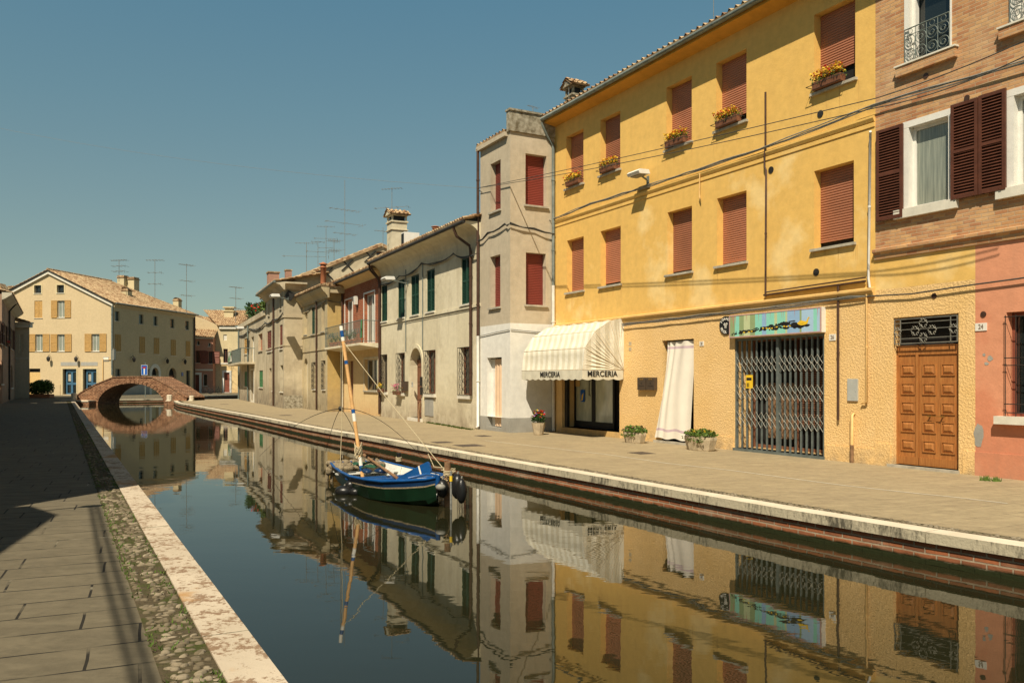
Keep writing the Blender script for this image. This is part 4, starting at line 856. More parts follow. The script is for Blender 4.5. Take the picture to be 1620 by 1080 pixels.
for px, py in ((1465,120),(1530,155),(1556,497),(1478,468)):
    x, z = YE.sh(px, py); m.tube([(x,-.012,z),(x,.01,z)], .05, 12)
part('vent_cover', m, 'pipe', bk)
# ================================================================ TOWER
TD = 1.58; TW = 2.1
TF = Face(YE.xy(sJ-TW, -TD), u0); tm = TF.mat(); TR = TF.turn(TW); 
tw = thing('tower_house', 'narrow three storey grey corner house, white painted at street level', 'house', TF.mat(TW/2))
hw = TF.sh(790, 513)[1]; HT = 9.27; print('tower', hw)
tl = [TF.box(776,792,252,331), TF.box(775.5,791.5,402,485)]; tr = [TR.boxl(831.3,864.6,242.4,324), TR.boxl(832,863.5,399,482)]
tdoor = (TF.S(770.6), TF.S(793.7), .12, TF.sh(793.7, 564.6)[1], False, .25)
def clampq(q): return q
for nm, fa, s0, s1, ws in (('tower_wall', TF, 0, TW, tl), ('tower_side_wall', TR, 0, TD, tr)):
    mm = MB(fa.mat()); wall(mm, s0, s1, hw, HT, ws)
    if fa is TF: shell(mm, 0, TW, 7.5, HT, hw, right=False); mm.poly([(TW,TD,hw),(TW,7.5,hw),(TW,7.5,HT),(TW,TD,HT)])
    part('upper_wall', mm, 'grey', tw); mm = MB(fa.mat()); wall(mm, s0, s1, .45, hw, [(tdoor[0],tdoor[1],.45,tdoor[3],False,.25)] if fa is TF else [])
    if fa is TF: shell(mm, 0, TW, 7.5, hw, 0, right=False, cap=False)
    part('painted_lower_wall', mm, 'white', tw)
    mm = MB(fa.mat())
    if fa is TF: mm.box(-.0, tdoor[0], -.015, .2, 0, .45); mm.box(tdoor[1], TW-.001, -.015, .2, 0, .45); mm.box(tdoor[0], tdoor[1], -.01, .3, 0, tdoor[2])
    else: mm.box(-.014, TD, -.014, .2, 0, .449)
    part('plinth', mm, 'plinth', tw)
    for q in ws: roller(fa, q, tw, 'roller2')
m = MB(tm); m.box(TW-.16, TW+.06, -.05, TD+.02, HT, HT+.62); m.box(TW-.19, TW+.1, -.08, TD+.02, HT+.62, HT+.68); part('parapet', m, 'lichen', tw)
m = MB(tm); m.tiles((-.1,-.1,HT+.05),(TW-.16,-.1,HT+.05),(TW-.16,4,HT+.25),(-.1,4,HT+.25)); part('roof', m, 'tile', tw)
m = MB(tm); m.box(-.1, TW-.16, -.12, 0, HT-.12, HT+.01); part('eave_board', m, 'grey', tw)
dd = part('doorway', MB(tm).box(tdoor[0], tdoor[1], .25, .28, .1, tdoor[3]), 'dark', tw); part('frame', MB(tm).box(tdoor[0]-.02, tdoor[0]+.28, .19, .25, .12, tdoor[3]), 'white', dd)
cu = MB(tm); cu.s = True; N, K = 20, 8
for j in range(K+1):
    for i in range(N+1): f = i/N; x = tdoor[0]+.3+(tdoor[1]-tdoor[0]-.3)*f; cu.v.append((x, .14+.02*math.sin(f*22), tdoor[3]-.05-(tdoor[3]-.2)*j/K))
for j in range(K):
    for i in range(N): q = j*(N+1)+i; cu.k = 1 if j == 6 and 0 else 0; cu.face((q, q+1, q+N+2, q+N+1))
C = thing('door_curtain', 'peach cloth curtain in the doorway of the narrow white based house', 'curtain', TF.mat(tdoor[1]-.3, .1, .15)); part('cloth', cu, 'cloth2', C); part('curtain_rail', MB(tm).tube([(tdoor[0],.14,tdoor[3]-.04),(tdoor[1],.14,tdoor[3]-.04)], .01, 5), 'iron', C)
pipe(tw, TF, [(-.02,-.08,HT-.05),(-.02,-.08,hw-.3)], .05, 'pipe'); pipe(tw, TF, [(-.02,-.08,hw-.3),(-.02,-.08,.1),(.0,-.16,.04)], .055, 'whitepipe')
hcab = TF.sh(800, 362)[1]
cable('cable_bundle', TF, [(-.1,-.07,hcab-.15),(.7,-.07,hcab+.02),(TW-.2,-.07,hcab+.1),(TW+.05,-.07,hcab+.08)], 'loose cable bundle wrapped across the tower front', .018, 3, sag=.04)
cable('cable_bundle', TR, [(-.06,-.07,hcab+.08),(TD*.5,-.07,hcab+.0),(TD-.05,-.12,hcab-.1)], 'loose cable bundle on the sunny side of the tower', .018, 3, sag=.03)
hl = TF.sh(800, 522)[1]; cable('service_cable', TR, [(0,-.03,hl),(TD*.8,-.03,hl-.06)], 'thin cable on the white part of the tower side', .012, 1, 'cable2'); cable('service_cable', TF, [(0,-.03,hl-.1),(TW,-.03,hl)], 'thin cable on the white part of the tower front', .012, 1, 'cable2')
# pot of flowers by tower
def pot(px, py, lb, w, h, fl, wild=1., boxy=False, hh=.2, n=260, leaf='leaf'):
    p = G(px, py); fc = Face((p.x, p.y), u0); P0 = fc.mat(); r = thing('planter' if boxy else 'flower_pot', lb, 'planter' if boxy else 'flower pot', P0)
    m = MB(P0)
    if boxy:
        pr = [(w*.40,0),(w*.42,.03),(w*.5,h*.8),(w*.5,h),(w*.45,h),(w*.44,h-.05),(0,h-.05)]; m.lathe(pr, (0,0,0), 8, 1.12, .60, False)
    else: m.lathe([(w*.30,0),(w*.33,.02),(w*.47,h*.8),(w*.5,h),(w*.44,h),(w*.42,h-.04),(0,h-.04)], (0,0,0), 10, 1, 1, False)
    part('pot', m, 'potstone', r); m = MB(P0); m.leaves((0,0,h+hh*.25), (w*(.56 if boxy else .5),w*.36 if boxy else w*.5,hh*(1.15 if boxy else 1)), int(n*(2.2 if boxy else 1)), .045, .3, -.2)
    if boxy:
        for _ in range(9): m.leaves((random.uniform(-w*.42,w*.42), -w*.29, h-.04-random.random()*.05), (.06,.03,.05), 9, .03, .2)
    part('foliage', m, leaf, r); m = MB(P0)
    for k in range(n//7):
        m.k = random.randrange(len(fl)); a = random.random()*6.3; q = random.random()**.5*w*.48; m.leaves((q*math.cos(a), q*math.sin(a)*(.7 if boxy else 1), h+hh*random.uniform(.45,1.15)), (.022,.022,.018) if not boxy else (.014,.014,.012), 7, .03 if not boxy else .018, .2)
    part('flowers', m, list(fl), r); return r
pot(852, 687.5, 'tapered stone pot of red yellow and purple flowers beside the awning', (.42), .36, ('fred','fyellow','fpurple','fred'), hh=.32, n=420, leaf='leafdark')
pot(1004, 700, 'stone planter with reddish green plants left of the curtain', .74, .27, ('fpink',), 1, True, .13)
pot(1108, 712, 'stone planter with bright green plants right of the curtain', .86, .32, ('fyellow',), 1, True, .13)
# ================================================================ GREEN SHUTTER HOUSE
GP = TF.xy(0.02, .0); d = Vector((165-810, F_PX)).normalized(); ug = (-d.x, -d.y)
s0v = Vector((GP[0], GP[1])); GRr = Face(GP, ug); gl = GRr.S(603); GR = Face(GRr.xy(gl), ug); GW = -gl; gm = GR.mat(); print('green W', GW)
gh = thing('green_shutter_house', 'old cream plaster house with dark green louvred shutters and iron grilles', 'house', GR.mat(GW/2))
c3 = lambda x: 560+x/2.7; d3 = lambda y: 300+y/2.7
gs = [GR.box(c3(a), c3(b), d3(t), d3(o)) for a, b, t, o in ((117,142,403,558),(187,217,380,545),(243,278,360,530),(310,345,332,520),(458,500,277,487))]
hs0 = sum(q[2] for q in gs)/5; hs1 = sum(q[3] for q in gs)/5; print('green h', [(round(q[2],2), round(q[3],2)) for q in gs]); gs = [(a, b, hs0, hs1) for a, b, _, _ in gs]
gg = [GR.box(c3(a), c3(b), d3(t), d3(o)) for a, b, t, o in ((114,142,700,858),(188,217,693,866),(306,348,685,876),(452,500,672,885))]; print('grille', [(round(q[2],2), round(q[3],2)) for q in gg])
gz0 = sum(q[2] for q in gg)/4; gz1 = sum(q[3] for q in gg)/4; gg = [(a, b, gz0, gz1) for a, b, _, _ in gg]
gd = (GR.S(c3(241)), GR.S(c3(291)), .12, GR.sh(c3(291), d3(673))[1], True, .35)
HG = GR.sh(740, 372)[1]; print('HG', HG)
HG = 6.75
wall(w := MB(gm), 0, GW, 0, HG, gs+gg+[gd]); shell(w, 0, GW, 8, HG); part('front_wall', w, 'cream', gh)
for q in gs: shutters(GR, q, gh, 'green')
for q in gg:
    w = glazed(GR, q, gh, 'oldwood', 'glass', None); part('sill', MB(gm).box(q[0]-.08, q[1]+.08, -.08, .03, q[2]-.12, q[2]-.0), 'wsill', w); grille(GR, q, w, 'iron', .09, 5)
part('string_course', MB(gm).box(0, GW, -.035, 0, hs0-.16, hs0-.06), 'cream', gh)
D = part('front_door', MB(gm).box(gd[0], gd[1], .35, .38, .1, gd[3]), 'glass', gh)
m = MB(gm); mid = (gd[0]+gd[1])/2; zt = 2.35
for l, r in ((gd[0]+.02, mid), (mid+.01, gd[1]-.02)):
    m.box(l, r, .29, .33, .12, zt)
    for z0, z1 in ((.3,.75),(.85,1.45),(1.55,2.2)): ring(m, l+.08, r-.08, z0, z1, .03, .27, .29)
m.box(gd[0], gd[1], .27, .33, zt, zt+.1); part('door_leaf', m, 'oldwood', D); part('notice', MB(gm).box(mid, gd[1]-.05, .31, .33, zt+.2, zt+.5), 'plaque', D)
part('step', MB(gm).box(gd[0]-.1, gd[1]+.15, -.1, .35, 0, .12), 'wsill', gh)
m = MB(gm); N = 12; r0 = (gd[1]-gd[0])/2; cz = gd[3]-r0
for i in range(N):
    t0, t1 = math.pi*i/N, math.pi*(i+1)/N; P = [(mid-k*math.cos(t), cz+k*math.sin(t)) for k, t in ((r0+.005,t0),(r0+.16,t0),(r0+.16,t1),(r0+.005,t1))]; m.prism(P, -.03, .0, 1)
for x0, x1 in ((gd[0]-.16, gd[0]-.005), (gd[1]+.005, gd[1]+.16)): m.box(x0, x1, -.03, 0, 0, cz)
part('door_surround', m, 'cream', gh)
# coved eave
def cove(f, par, s0, s1, h, out, mat, gm='iron', tile=True, gr=.06, drop=.55, ext=(0,0)):
    m = MB(f.mat()); pr = [(0,h-drop)]+[(-out*(1-math.cos(t)), h-drop+drop*math.sin(t)) for t in [math.pi/2*i/6 for i in range(1,7)]]+[(-out,h+.08),(0,h+.08)]
    m.prism(pr, s0-ext[0], s1+ext[1], 0); part('cornice', m, mat, par); m = MB(f.mat()); z = h+.04; y0 = -out-gr
    m.s = True; m.tube([(s0-ext[0]-.02, y0, z), (s1+ext[1]+.02, y0, z)], gr, 8); part('gutter', m, gm, par)
cove(GR, gh, 0, GW, HG, .55, 'cream', 'iron')
m = MB(gm); m.tiles((-.02,-.62,HG+.13),(GW+.1,-.62,HG+.13),(GW+.1,4,HG+1.55),(-.02,4,HG+1.55)); part('roof', m, 'tile', gh)
m = MB(gm); m.poly([(GW-.01,0,HG),(GW-.01,8,HG),(GW-.01,4,HG+1.5)]); part('gable_wall', m, 'cream', gh)
xd = GR.S(c3(507)); pipe(gh, GR, [(GR.S(744),-.62,HG-.02),(GR.S(744),-.5,HG-.3),(xd,-.12,HG-.62),(xd,-.08,HG-.8),(xd,-.08,GR.sh(c3(507),d3(880))[1])], .05, 'pipe')
xd = .04; pipe(gh, GR, [(xd+.1,-.62,HG),(xd,-.15,HG-.55),(xd,-.08,HG-.8),(xd,-.08,.3)], .045, 'pipe')
for px in (224, 296): x = GR.S(c3(px)); pipe(gh, GR, [(x,-.03,HG-.6),(x,-.03,2.8)], .02, 'greypipe', 'conduit', False)
q = GR.box(c3(304), c3(340), d3(890), d3(968)); m = MB(gm).box(q[0], q[1], -.02, 0, q[2], q[3]); part('meter_hatch', m, 'plinth', gh)
x = GR.S(c3(291)); part('meter_box', MB(gm).box(x+.03, x+.16, -.1, 0, 1.05, 1.35).box(x+.02, x+.15, -.1, 0, 1.4, 1.75), 'iron', gh); pipe(gh, GR, [(x+.05,-.1,.75),(x,-.14,.4),(x,-.14,0)], .045, 'postwood')
q = GR.box(c3(213), c3(236), d3(818), d3(860)); mm = GR.mat(q[0], 0, q[2]); r = thing('mailbox', 'dark brown mailbox between the arched door and the flower sill', 'mailbox', mm); part('box', MB(mm).box(0, q[1]-q[0], -.12, 0, 0, q[3]-q[2]), 'mailbox', r); part('name_plate', MB(mm).box(.1,.2,-.125,-.12,.1,.16), 'brass', r)
x, z = GR.sh(c3(250), d3(832)); mm = GR.mat(x, 0, z); r = thing('intercom', 'small silver intercom plate left of the arched door', 'intercom', mm); part('plate', MB(mm).box(-.06,.06,-.02,0,-.1,.1), 'alubox', r); part('speaker_slot', MB(mm).box(-.03,.03,-.023,-.02,.02,.06), 'ink', r)
flowerbox(GR.mat((gg[0][0]+gg[0][1])/2, -.16, gz0), 'green trailing plant box on the leftmost grille window sill', .5, ('fyellow','leaf'), 40, 'flower boxes on the cream house grilles', 1.9)
flowerbox(GR.mat((gg[1][0]+gg[1][1])/2-.1, -.18, gz0-.08), 'pink geranium box on the second grille window sill', .6, ('fpink','fpink'), 60, 'flower boxes on the cream house grilles', 2.2)
lamp(GR, 612, 441.5, .9, 'white box street lamp on the cream house by the balcony', 1.1)
cable('cable_bundle', GR, [(0,-.06,HG-.85),(GW*.25,-.06,HG-.8),(GW*.5,-.06,HG-.62),(GW*.8,-.06,HG-.7),(GW,-.1,HG-.95)], 'sagging cables under the eave of the cream house', .015, 3, sag=.1)
m2 = cable('service_cable', GR, [(GW*.3,-.04,hs0-.2),(GW,-.04,hs0-.18)], 'thin cable running under the green shutters', .01, 1)
# chimney things on roof (parts of the house)
def chimney_block(par, C, w, dpt, h, name='chimney', mat='cream', hood=True):
    Mx = Matrix.Translation(C) @ GR.mat().to_3x3().to_4x4(); m = MB(Mx); m.box(-w/2, w/2, -dpt/2, dpt/2, -1.2, h)
    c = part(name, m, mat, par)
    if hood:
        m = MB(Mx); m.box(-w/2-.05, w/2+.05, -dpt/2-.05, dpt/2+.05, h*.62, h*.66); m.box(-w/2-.05, w/2+.05, -dpt/2-.05, dpt/2+.05, h, h+.06)
        for sx in (-1, 1):
            for sy in (-1, 1): m.box(sx*w/2-.07*(sx > 0)-.0, sx*w/2+.07*(sx < 0), sy*dpt/2-.07*(sy > 0), sy*dpt/2+.07*(sy < 0), h+.06, h+.3)
        m.box(-w/2-.03, w/2+.03, -dpt/2-.03, dpt/2+.03, h+.3, h+.35); m.prism([(-w/2-.12,h+.35),(0,h+.58),(w/2+.12,h+.35)], -dpt/2-.1, dpt/2+.1, 1); part('chimney_hood', m, mat, c)
        m = MB(Mx)
        for sg in (-1, 1): m.tiles((sg*(w/2+.16), -dpt/2-.14, h+.36), (sg*(w/2+.16), dpt/2+.14, h+.36), (0, dpt/2+.14, h+.64), (0, -dpt/2-.14, h+.64), .17, .2, .03)
        part('hood_tiles', m, 'tile', c)
        m = MB(Mx); m.box(-w/2+.08, w/2-.08, -dpt/2+.08, dpt/2-.08, h+.06, h+.3); part('flue_opening', m, 'ink', c)
    return c
zc = 38.; C = AT(628, 386, zc); hT = AT(628, 352, zc).z-C.z; chimney_block(gh, C, .72, .72, hT-.05)
# AC unit + terracotta pipe
C = AT(648, 377, 36.6); Mx = Matrix.Translation(C) @ gm.to_3x3().to_4x4(); r = thing('air_conditioner', 'white air conditioner unit on the roof beside the tall chimney', 'air conditioner', Mx); part('casing', MB(Mx).box(-.1,.3,-.35,.35,-.4,.22), 'whitepaint', r); part('fan_grille', MB(Mx).box(-.15,-.1,-.3,.3,-.35,.17), 'ink', r); part('front_panel', MB(Mx).box(-.05,.25,-.37,-.35,-.34,.16), 'ink', r)
def flue(px, yb, yt, z, lb, r_=.11, par=None):
    B = AT(px, yb, z); h = AT(px, yt, z).z-B.z; Mx = Matrix.Translation(B); t = thing('flue_pipe', lb, 'chimney pot', Mx, 'terracotta flue pots on the roofs')
    part('pipe', MB(Mx).lathe([(r_,-.5),(r_,h*.62),(r_*1.2,h*.64),(r_*1.2,h*.7),(r_,h*.71),(r_,h*.85)], n=12), 'terracotta', t); part('cap', MB(Mx).lathe([(r_*1.5,h*.84),(r_*1.5,h*.88),(.001,h)], n=12), 'terracotta', t)
flue(689, 371, 357, 33.4, 'small orange flue pot near the right end of the cream house roof', .12)
# ================================================================ BALCONY HOUSE
Bf = Face(GR.xy(0), ug); bw = -Bf.S(542.5); BL = Face(GR.xy(-bw), ug); bm = BL.mat(); print('balc W', bw)
bh = thing('balcony_house', 'brick upper and buttery plaster lower house with a railed balcony', 'house', BL.mat(bw/2))
c2 = lambda x: 360+x/3.6; d2 = lambda y: 360+y/3.6
bq = [BL.box(c2(670), c2(712), d2(404), d2(600)), BL.box(c2(778), c2(838), d2(362), d2(655))]; zf = bq[1][2]; print('balc', bq)
zb = zf-.05; bq = [(a, b, zf, bq[1][3]-.0) for a, b, _, _ in bq]
zt0 = bq[0][3]
bl = [BL.box(c2(780), c2(856), d2(745), d2(930)), (BL.S(c2(688)), BL.S(c2(716)), .1, BL.sh(c2(716), d2(757))[1])]
HBL = HG-.2
wall(w := MB(bm), 0, bw, zb, HBL, bq); shell(w, 0, bw, 8, HBL, zb); part('brick_wall', w, 'redbrick', bh); wall(w := MB(bm), 0, bw, 0, zb, bl); shell(w, 0, bw, 8, zb, 0, cap=False); part('plaster_wall', w, 'buttery', bh)
for q in bq:
    w = glazed(BL, q, bh, 'whitepaint', 'curtglass', None, bars=1, fw=.08); part('casing', ring(MB(bm), q[0]-.08, q[1]+.08, q[2]-.1, q[3]+.08, .08, -.02, .0), 'whitepaint', w)
w = glazed(BL, bl[0], bh, 'alubox', 'glass', 'sill', bars=1); part('casing', ring(MB(bm), bl[0][0]-.1, bl[0][1]+.1, bl[0][2]-.1, bl[0][3]+.1, .1, -.02, 0), 'cream', w)
q = bl[1]; D = part('front_door', MB(bm).box(q[0], q[1], .14, .18, q[2], q[3]), 'oldwood', bh); part('handle', MB(bm).box(q[0]+.1, q[0]+.13, .1, .14, 1., 1.2), 'brass', D)
ba0, ba1 = -.05, bw-.12; bo = .95
part('balcony_slab', MB(bm).prism([(0,zb-.22),(-bo,zb-.1),(-bo,zb),(0,zb)], ba0, ba1, 0), 'cream', bh)
m = MB(bm); z1 = zb+1.0
for p, q in (((ba0,-bo+.04),(ba1,-bo+.04)), ((ba0+.02,-bo+.04),(ba0+.02,0)), ((ba1-.02,-bo+.04),(ba1-.02,0))):
    L = math.hypot(q[0]-p[0], q[1]-p[1]); m.tube([(p[0],p[1],z1),(q[0],q[1],z1)], .018, 5); m.tube([(p[0],p[1],zb+.08),(q[0],q[1],zb+.08)], .012, 4); n = int(L/.12)
    for i in range(n+1): t = i/n; x, y = p[0]+(q[0]-p[0])*t, p[1]+(q[1]-p[1])*t; m.tube([(x,y,zb),(x,y,z1)], .008, 4)
    if abs(q[0]-p[0]) > 1:
        for i in range(0, n, 3): circle(m, p[0]+(i+1.5)*L/n, zb+.55, .15, p[1], .007, 10)
part('balcony_railing', m, 'greyiron', bh)
cove(BL, bh, 0, bw, HBL, .45, 'buttery', 'iron', drop=.25); m = MB(bm); m.tiles((-.1,-.55,HBL+.12),(bw+.0,-.55,HBL+.12),(bw+.0,4,HBL+1.5),(-.1,4,HBL+1.5)); part('roof', m, 'tile', bh)
pipe(bh, BL, [(bw-.1,-.5,HBL),(bw-.07,-.12,HBL-.4),(bw-.07,-.07,HBL-.6),(bw-.07,-.07,.1)], .045, 'pipe'); pipe(bh, BL, [(.1,-.07,HBL-.3),(.1,-.07,.05)], .05, 'pipe')
pipe(bh, BL, [(.3,-.1,zb-.3),(.3,-.1,.05)], .03, 'whitepipe')
x, z = BL.sh(c2(744), d2(415)); Mx = BL.mat(x, 0, z); r = thing('wall_lantern', 'small lantern on the brick wall between the balcony doors', 'lantern', Mx); part('lantern_glass', MB(Mx).prism([(-.1,-.2),(.1,-.2),(.14,.2),(-.14,.2)], -.2, -.05, 1), 'plaque', r); part('bracket', MB(Mx).tube([(0,0,-.3),(0,-.12,-.3),(0,-.12,-.2)], .015, 5), 'iron', r)
def potplant(Mx, lb, kind, h, group):
    r = thing('potted_plant', lb, 'potted plant', Mx, group); part('pot', MB(Mx).lathe([(.08,0),(.13,.2),(.14,.24),(.1,.24),(0,.2)], n=10), 'terracotta', r); m = MB(Mx)
    if kind == 'cactus':
        for dx in (0, .05, -.05): m.tube([(dx,0,.2),(dx*1.5,.02,h*random.uniform(.7,1))], .045, 7, r2=.03)
    elif kind == 'aloe':
        for i in range(16): a = i*2.4; m.tube([(0,0,.22),(math.cos(a)*.1,math.sin(a)*.1,.22+h*.5),(math.cos(a)*.2,math.sin(a)*.2,.22+h*.7*random.uniform(.6,1))], .02, 4, r2=.004)
    else: m.leaves((0,0,.25+h*.5), (.16,.16,h*.55), 90, .05, .2); m.tube([(0,0,.2),(0,0,.2+h*.5)], .012, 4)
    part('foliage', m, 'midgreen' if kind == 'cactus' else 'leaf', r)
for i, (fx, kd, h, lb) in enumerate(((.08,'bush',.5,'leafy potted plant at the far left end of the balcony'),(.2,'bush',.35,'small bushy potted plant second from the left on the balcony'),(.34,'aloe',.4,'spiky aloe pot third from the left on the balcony'),(.47,'bush',.55,'bushy potted plant fourth from the left on the balcony'),(.6,'aloe',.5,'spiky aloe pot fifth from the left on the balcony'),(.72,'bush',.4,'low bushy potted plant next to the tall cactus on the balcony'),(.9,'cactus',1.25,'tall green cactus in a red pot at the right end of the balcony'))):
    potplant(BL.mat(ba0+(ba1-ba0)*fx, -bo+.25, zb), lb, kd, h, 'potted plants on the balcony')
# ================================================================ HOUSE C
def proud(prev, pl, pxc):
    """corner standing in front of prev's left end (pl = world point), right face perpendicular, its corner seen at pxc"""
    i = prev.i; k = (pxc-810)/F_PX; P = Vector((pl[0], pl[1], 0)); t = (P.x-k*P.y)/(i.x-k*i.y); return P-i*t, t
Cc, ct_ = proud(BL, BL.xy(0), 518); CF0 = Face((Cc.x, Cc.y), ug); cw = -CF0.S(478); CF = Face(CF0.xy(-cw), ug); cm = CF.mat(); CR = CF.turn(cw); print('C', cw, ct_)
ch = thing('cornice_house', 'narrow beige house with a deep moulded cornice and stained ochre side', 'house', CF.mat(cw/2))
HC = CF.sh(c2(560), d2(350))[1]; print('HC', HC)
cq = [CF.box(c2(a), c2(b), d2(t), d2(o)) for a, b, t, o in ((438,455,478,608),(479,497,450,606),(535,554,420,590))]; cl = [CF.box(c2(a), c2(b), d2(t), d2(o)) for a, b, t, o in ((486,500,765,920),(541,557,755,922))]
cd = (CF.S(c2(437)), CF.S(c2(456)), .1, CF.sh(c2(456), d2(742))[1], True, .2); print([tuple(round(v,2) for v in q) for q in cq+cl])
wall(w := MB(cm), 0, cw, 0, HC, cq+cl+[cd]); shell(w, 0, cw, 6, HC, right=False); part('front_wall', w, 'cream2', ch); part('side_wall', wall(MB(CR.mat()), 0, 6, 0, HC), 'ochre', ch)
w = part('window', MB(cm).box(cq[0][0], cq[0][1], .12, .16, cq[0][2], cq[0][3]), 'cream2', ch); sill(CF, cq[0], w, 'sill'); shutters(CF, cq[1], ch, 'green', 'sill', louv=.08)
w = part('window', MB(cm).box(cq[2][0], cq[2][1], .12, .16, cq[2][2], cq[2][3]), 'cream2', ch); sill(CF, cq[2], w, 'sill')
for q in cl: w = glazed(CF, q, ch, 'oldwood', 'glass', 'wsill'); grille(CF, q, w, 'iron', .08, 4)
D = part('front_door', MB(cm).box(cd[0], cd[1], .15, .2, .1, cd[3]-.3), 'cream', ch); part('fanlight', MB(cm).box(cd[0], cd[1], .15, .2, cd[3]-.3, cd[3]), 'glass', D)
for z in (cq[0][2]-.1, cq[0][2]-.95):
    part('string_course', MB(cm).box(0, cw+.02, -.04, 0, z-.05, z+.03), 'cream2', ch)
m = MB(cm); m.prism([(0,HC-.5),(-.08,HC-.5),(-.1,HC-.4),(-.22,HC-.25),(-.3,HC-.2),(-.42,HC-.02),(-.42,HC+.06),(0,HC+.06)], -.05, cw+.42, 0); m.box(cw, cw+.36, .0, 5.8, HC-.24, HC+.055); part('cornice', m, 'cream2', ch)
m = MB(cm); m.tiles((-.1,-.48,HC+.1),(cw+.45,-.48,HC+.1),(cw*.5+.2,3,HC+1.1),(cw*.5-.2,3,HC+1.1)); m.tiles((cw+.45,-.48,HC+.1),(cw+.45,6,HC+.1),(cw*.5+.2,3.4,HC+1.1),(cw*.5+.2,3,HC+1.1)); part('roof', m, 'tile', ch)
pipe(ch, CF, [(CF.S(c2(513)),-.07,HC-.45),(CF.S(c2(513)),-.07,.05)], .045, 'pipe')
cable('cable_bundle', CF, [(0,-.05,HC-.75),(cw*.4,-.05,HC-.7),(cw,-.05,HC-.62)], 'cable strands below the deep cornice of the narrow beige house', .015, 2, sag=.08); cable('cable_bundle', CR, [(0,-.05,HC-.62),(ct_,-.1,HC-.7)], 'cable strands round the ochre side wall', .015, 2, sag=.04)
flue(c2(545), d2(290), d2(195), 47.5, 'tall terracotta flue pot above the deep cornice', .16)
# ================================================================ HOUSE D
Dc, dt_ = proud(CF, CF.xy(0), 449); d = Vector((230-810, F_PX)).normalized(); ue = (-d.x, -d.y); DF0 = Face((Dc.x, Dc.y), ue); dw = -DF0.S(420.5); DF = Face(DF0.xy(-dw), ue); dm = DF.mat(); DR = DF.turn(dw); print('D', dw, dt_)
dh = thing('corner_house', 'tall worn beige house with stone base and a long gable wall with iron crosses', 'house', DF.mat(dw/2))
HD = DF.sh(c2(320), d2(320))[1]; print('HD', HD)
dq = [DF.box(c2(a), c2(b), d2(t), d2(o)) for a, b, t, o in ((297,313,550,688),(226,250,583,702),(254,262,578,698))]
dl = [DF.box(c2(a), c2(b), d2(t), d2(o)) for a, b, t, o in ((300,316,782,935),(255,263,788,930))]; dt = [DF.box(c2(a), c2(b), d2(t), d2(o)) for a, b, t, o in ((297,307,378,462),(231,240,432,500))]
dd_ = (DF.S(c2(237)), DF.S(c2(250)), .1, 2.4)
wall(w := MB(dm), 0, dw, 0, HD, dq+dl+dt+[dd_]); shell(w, 0, dw, 12, HD, right=False); part('front_wall', w, 'beige3', dh)
# side gable wall rising behind the neighbours
Pap = DR.sh(603, 390); print('apex', Pap); ax, az = 6.2, DR.sh(603, 390)[1]; az = DR.sh(603,388)[1]; ax = Pap[0]
pts = [(0, HD), (ax, az), (ax*2, HD)]
def tf(x):
    for p, q in zip(pts, pts[1:]):
        if p[0]-1e-6 <= x <= q[0]+1e-6: return p[1]+(x-p[0])/(q[0]-p[0])*(q[1]-p[1])
    return HD
gw = DR.box(c2(848), c2(893), d2(138), d2(182)); mm = MB(DR.mat()); wall(mm, 0, ax*2, .0, az+.1, [gw], top=dict(cuts=pts, pts=pts, f=tf)); part('gable_wall', mm, 'beige3', dh)
w = glazed(DR, gw, dh, 'oldwood', 'glass', None, bars=0)
m = MB(DR.mat())
for px, py in ((813,165),(683,214),(565,260)):
    x, z = DR.sh(c2(px), d2(py)); k = .33
    for sg in (-1, 1): m.prism([(x-k*sg-.05,z-k),(x-k*sg+.05,z-k),(x+k*sg+.05,z+k),(x+k*sg-.05,z+k)], -.05-.01*sg, .0, 1)
part('anchor_cross', m, 'iron', dh)
m = MB(DR.mat())
for p, q in zip(pts, pts[1:]): 
    n = Vector((p[0],0,p[1])); e = Vector((q[0],0,q[1])); m.prism([(p[0],p[1]-.06),(q[0],q[1]-.06),(q[0],q[1]+.1),(p[0],p[1]+.1)], -.14, .2, 1)
part('verge', m, 'tile', dh)
m = MB(DR.mat()); x, z = DR.sh(c2(440), d2(278)); x2, z2 = DR.sh(c2(820), d2(118)); m.prism([(x,z-.04),(x2,z2-.04),(x2,z2+.03),(x,z+.03)], -.06, .0, 1); part('flashing', m, 'pipe', dh)
m = MB(DR.mat()); L = 11.; m.tiles((0,.0,HD+.1),(0,L,HD+.1),(ax,L,az+.1),(ax,0,az+.1)); m.tiles((ax*2,.0,HD+.1),(ax*2,L,HD+.1),(ax,L,az+.1),(ax,0,az+.1)); part('roof', m, 'tile', dh)
for q, k in zip(dq, ('rust','rust','green')): shutters(DF, q, dh, k, 'wsill', louv=.1)
for q in dl: glazed(DF, q, dh, 'greyiron', 'glass', 'wsill')
for q in dt: glazed(DF, q, dh, 'beige3', 'dark', 'sill', bars=0)
D = part('front_door', MB(dm).box(dd_[0], dd_[1], .15, .2, dd_[2], dd_[3]), 'oldwood', dh); part('handle', MB(dm).box(dd_[1]-.15, dd_[1]-.1, .1, .15, 1, 1.15), 'brass', D)
hst = DF.sh(c2(320), d2(505))[1]; 
for f_, a_, b_ in ((DF, 0, dw+.05), (DR, 0, dt_)):
    part('string_course', MB(f_.mat()).box(a_, b_, -.05, 0, hst-.06, hst+.06), 'beige3', dh); part('string_course', MB(f_.mat()).box(a_, b_, -.03, 0, 3.6, 3.68), 'beige3', dh)
part('stone_base', MB(DR.mat()).box(-.02, dt_, -.08, 0, 0, .75), 'lichen', dh)
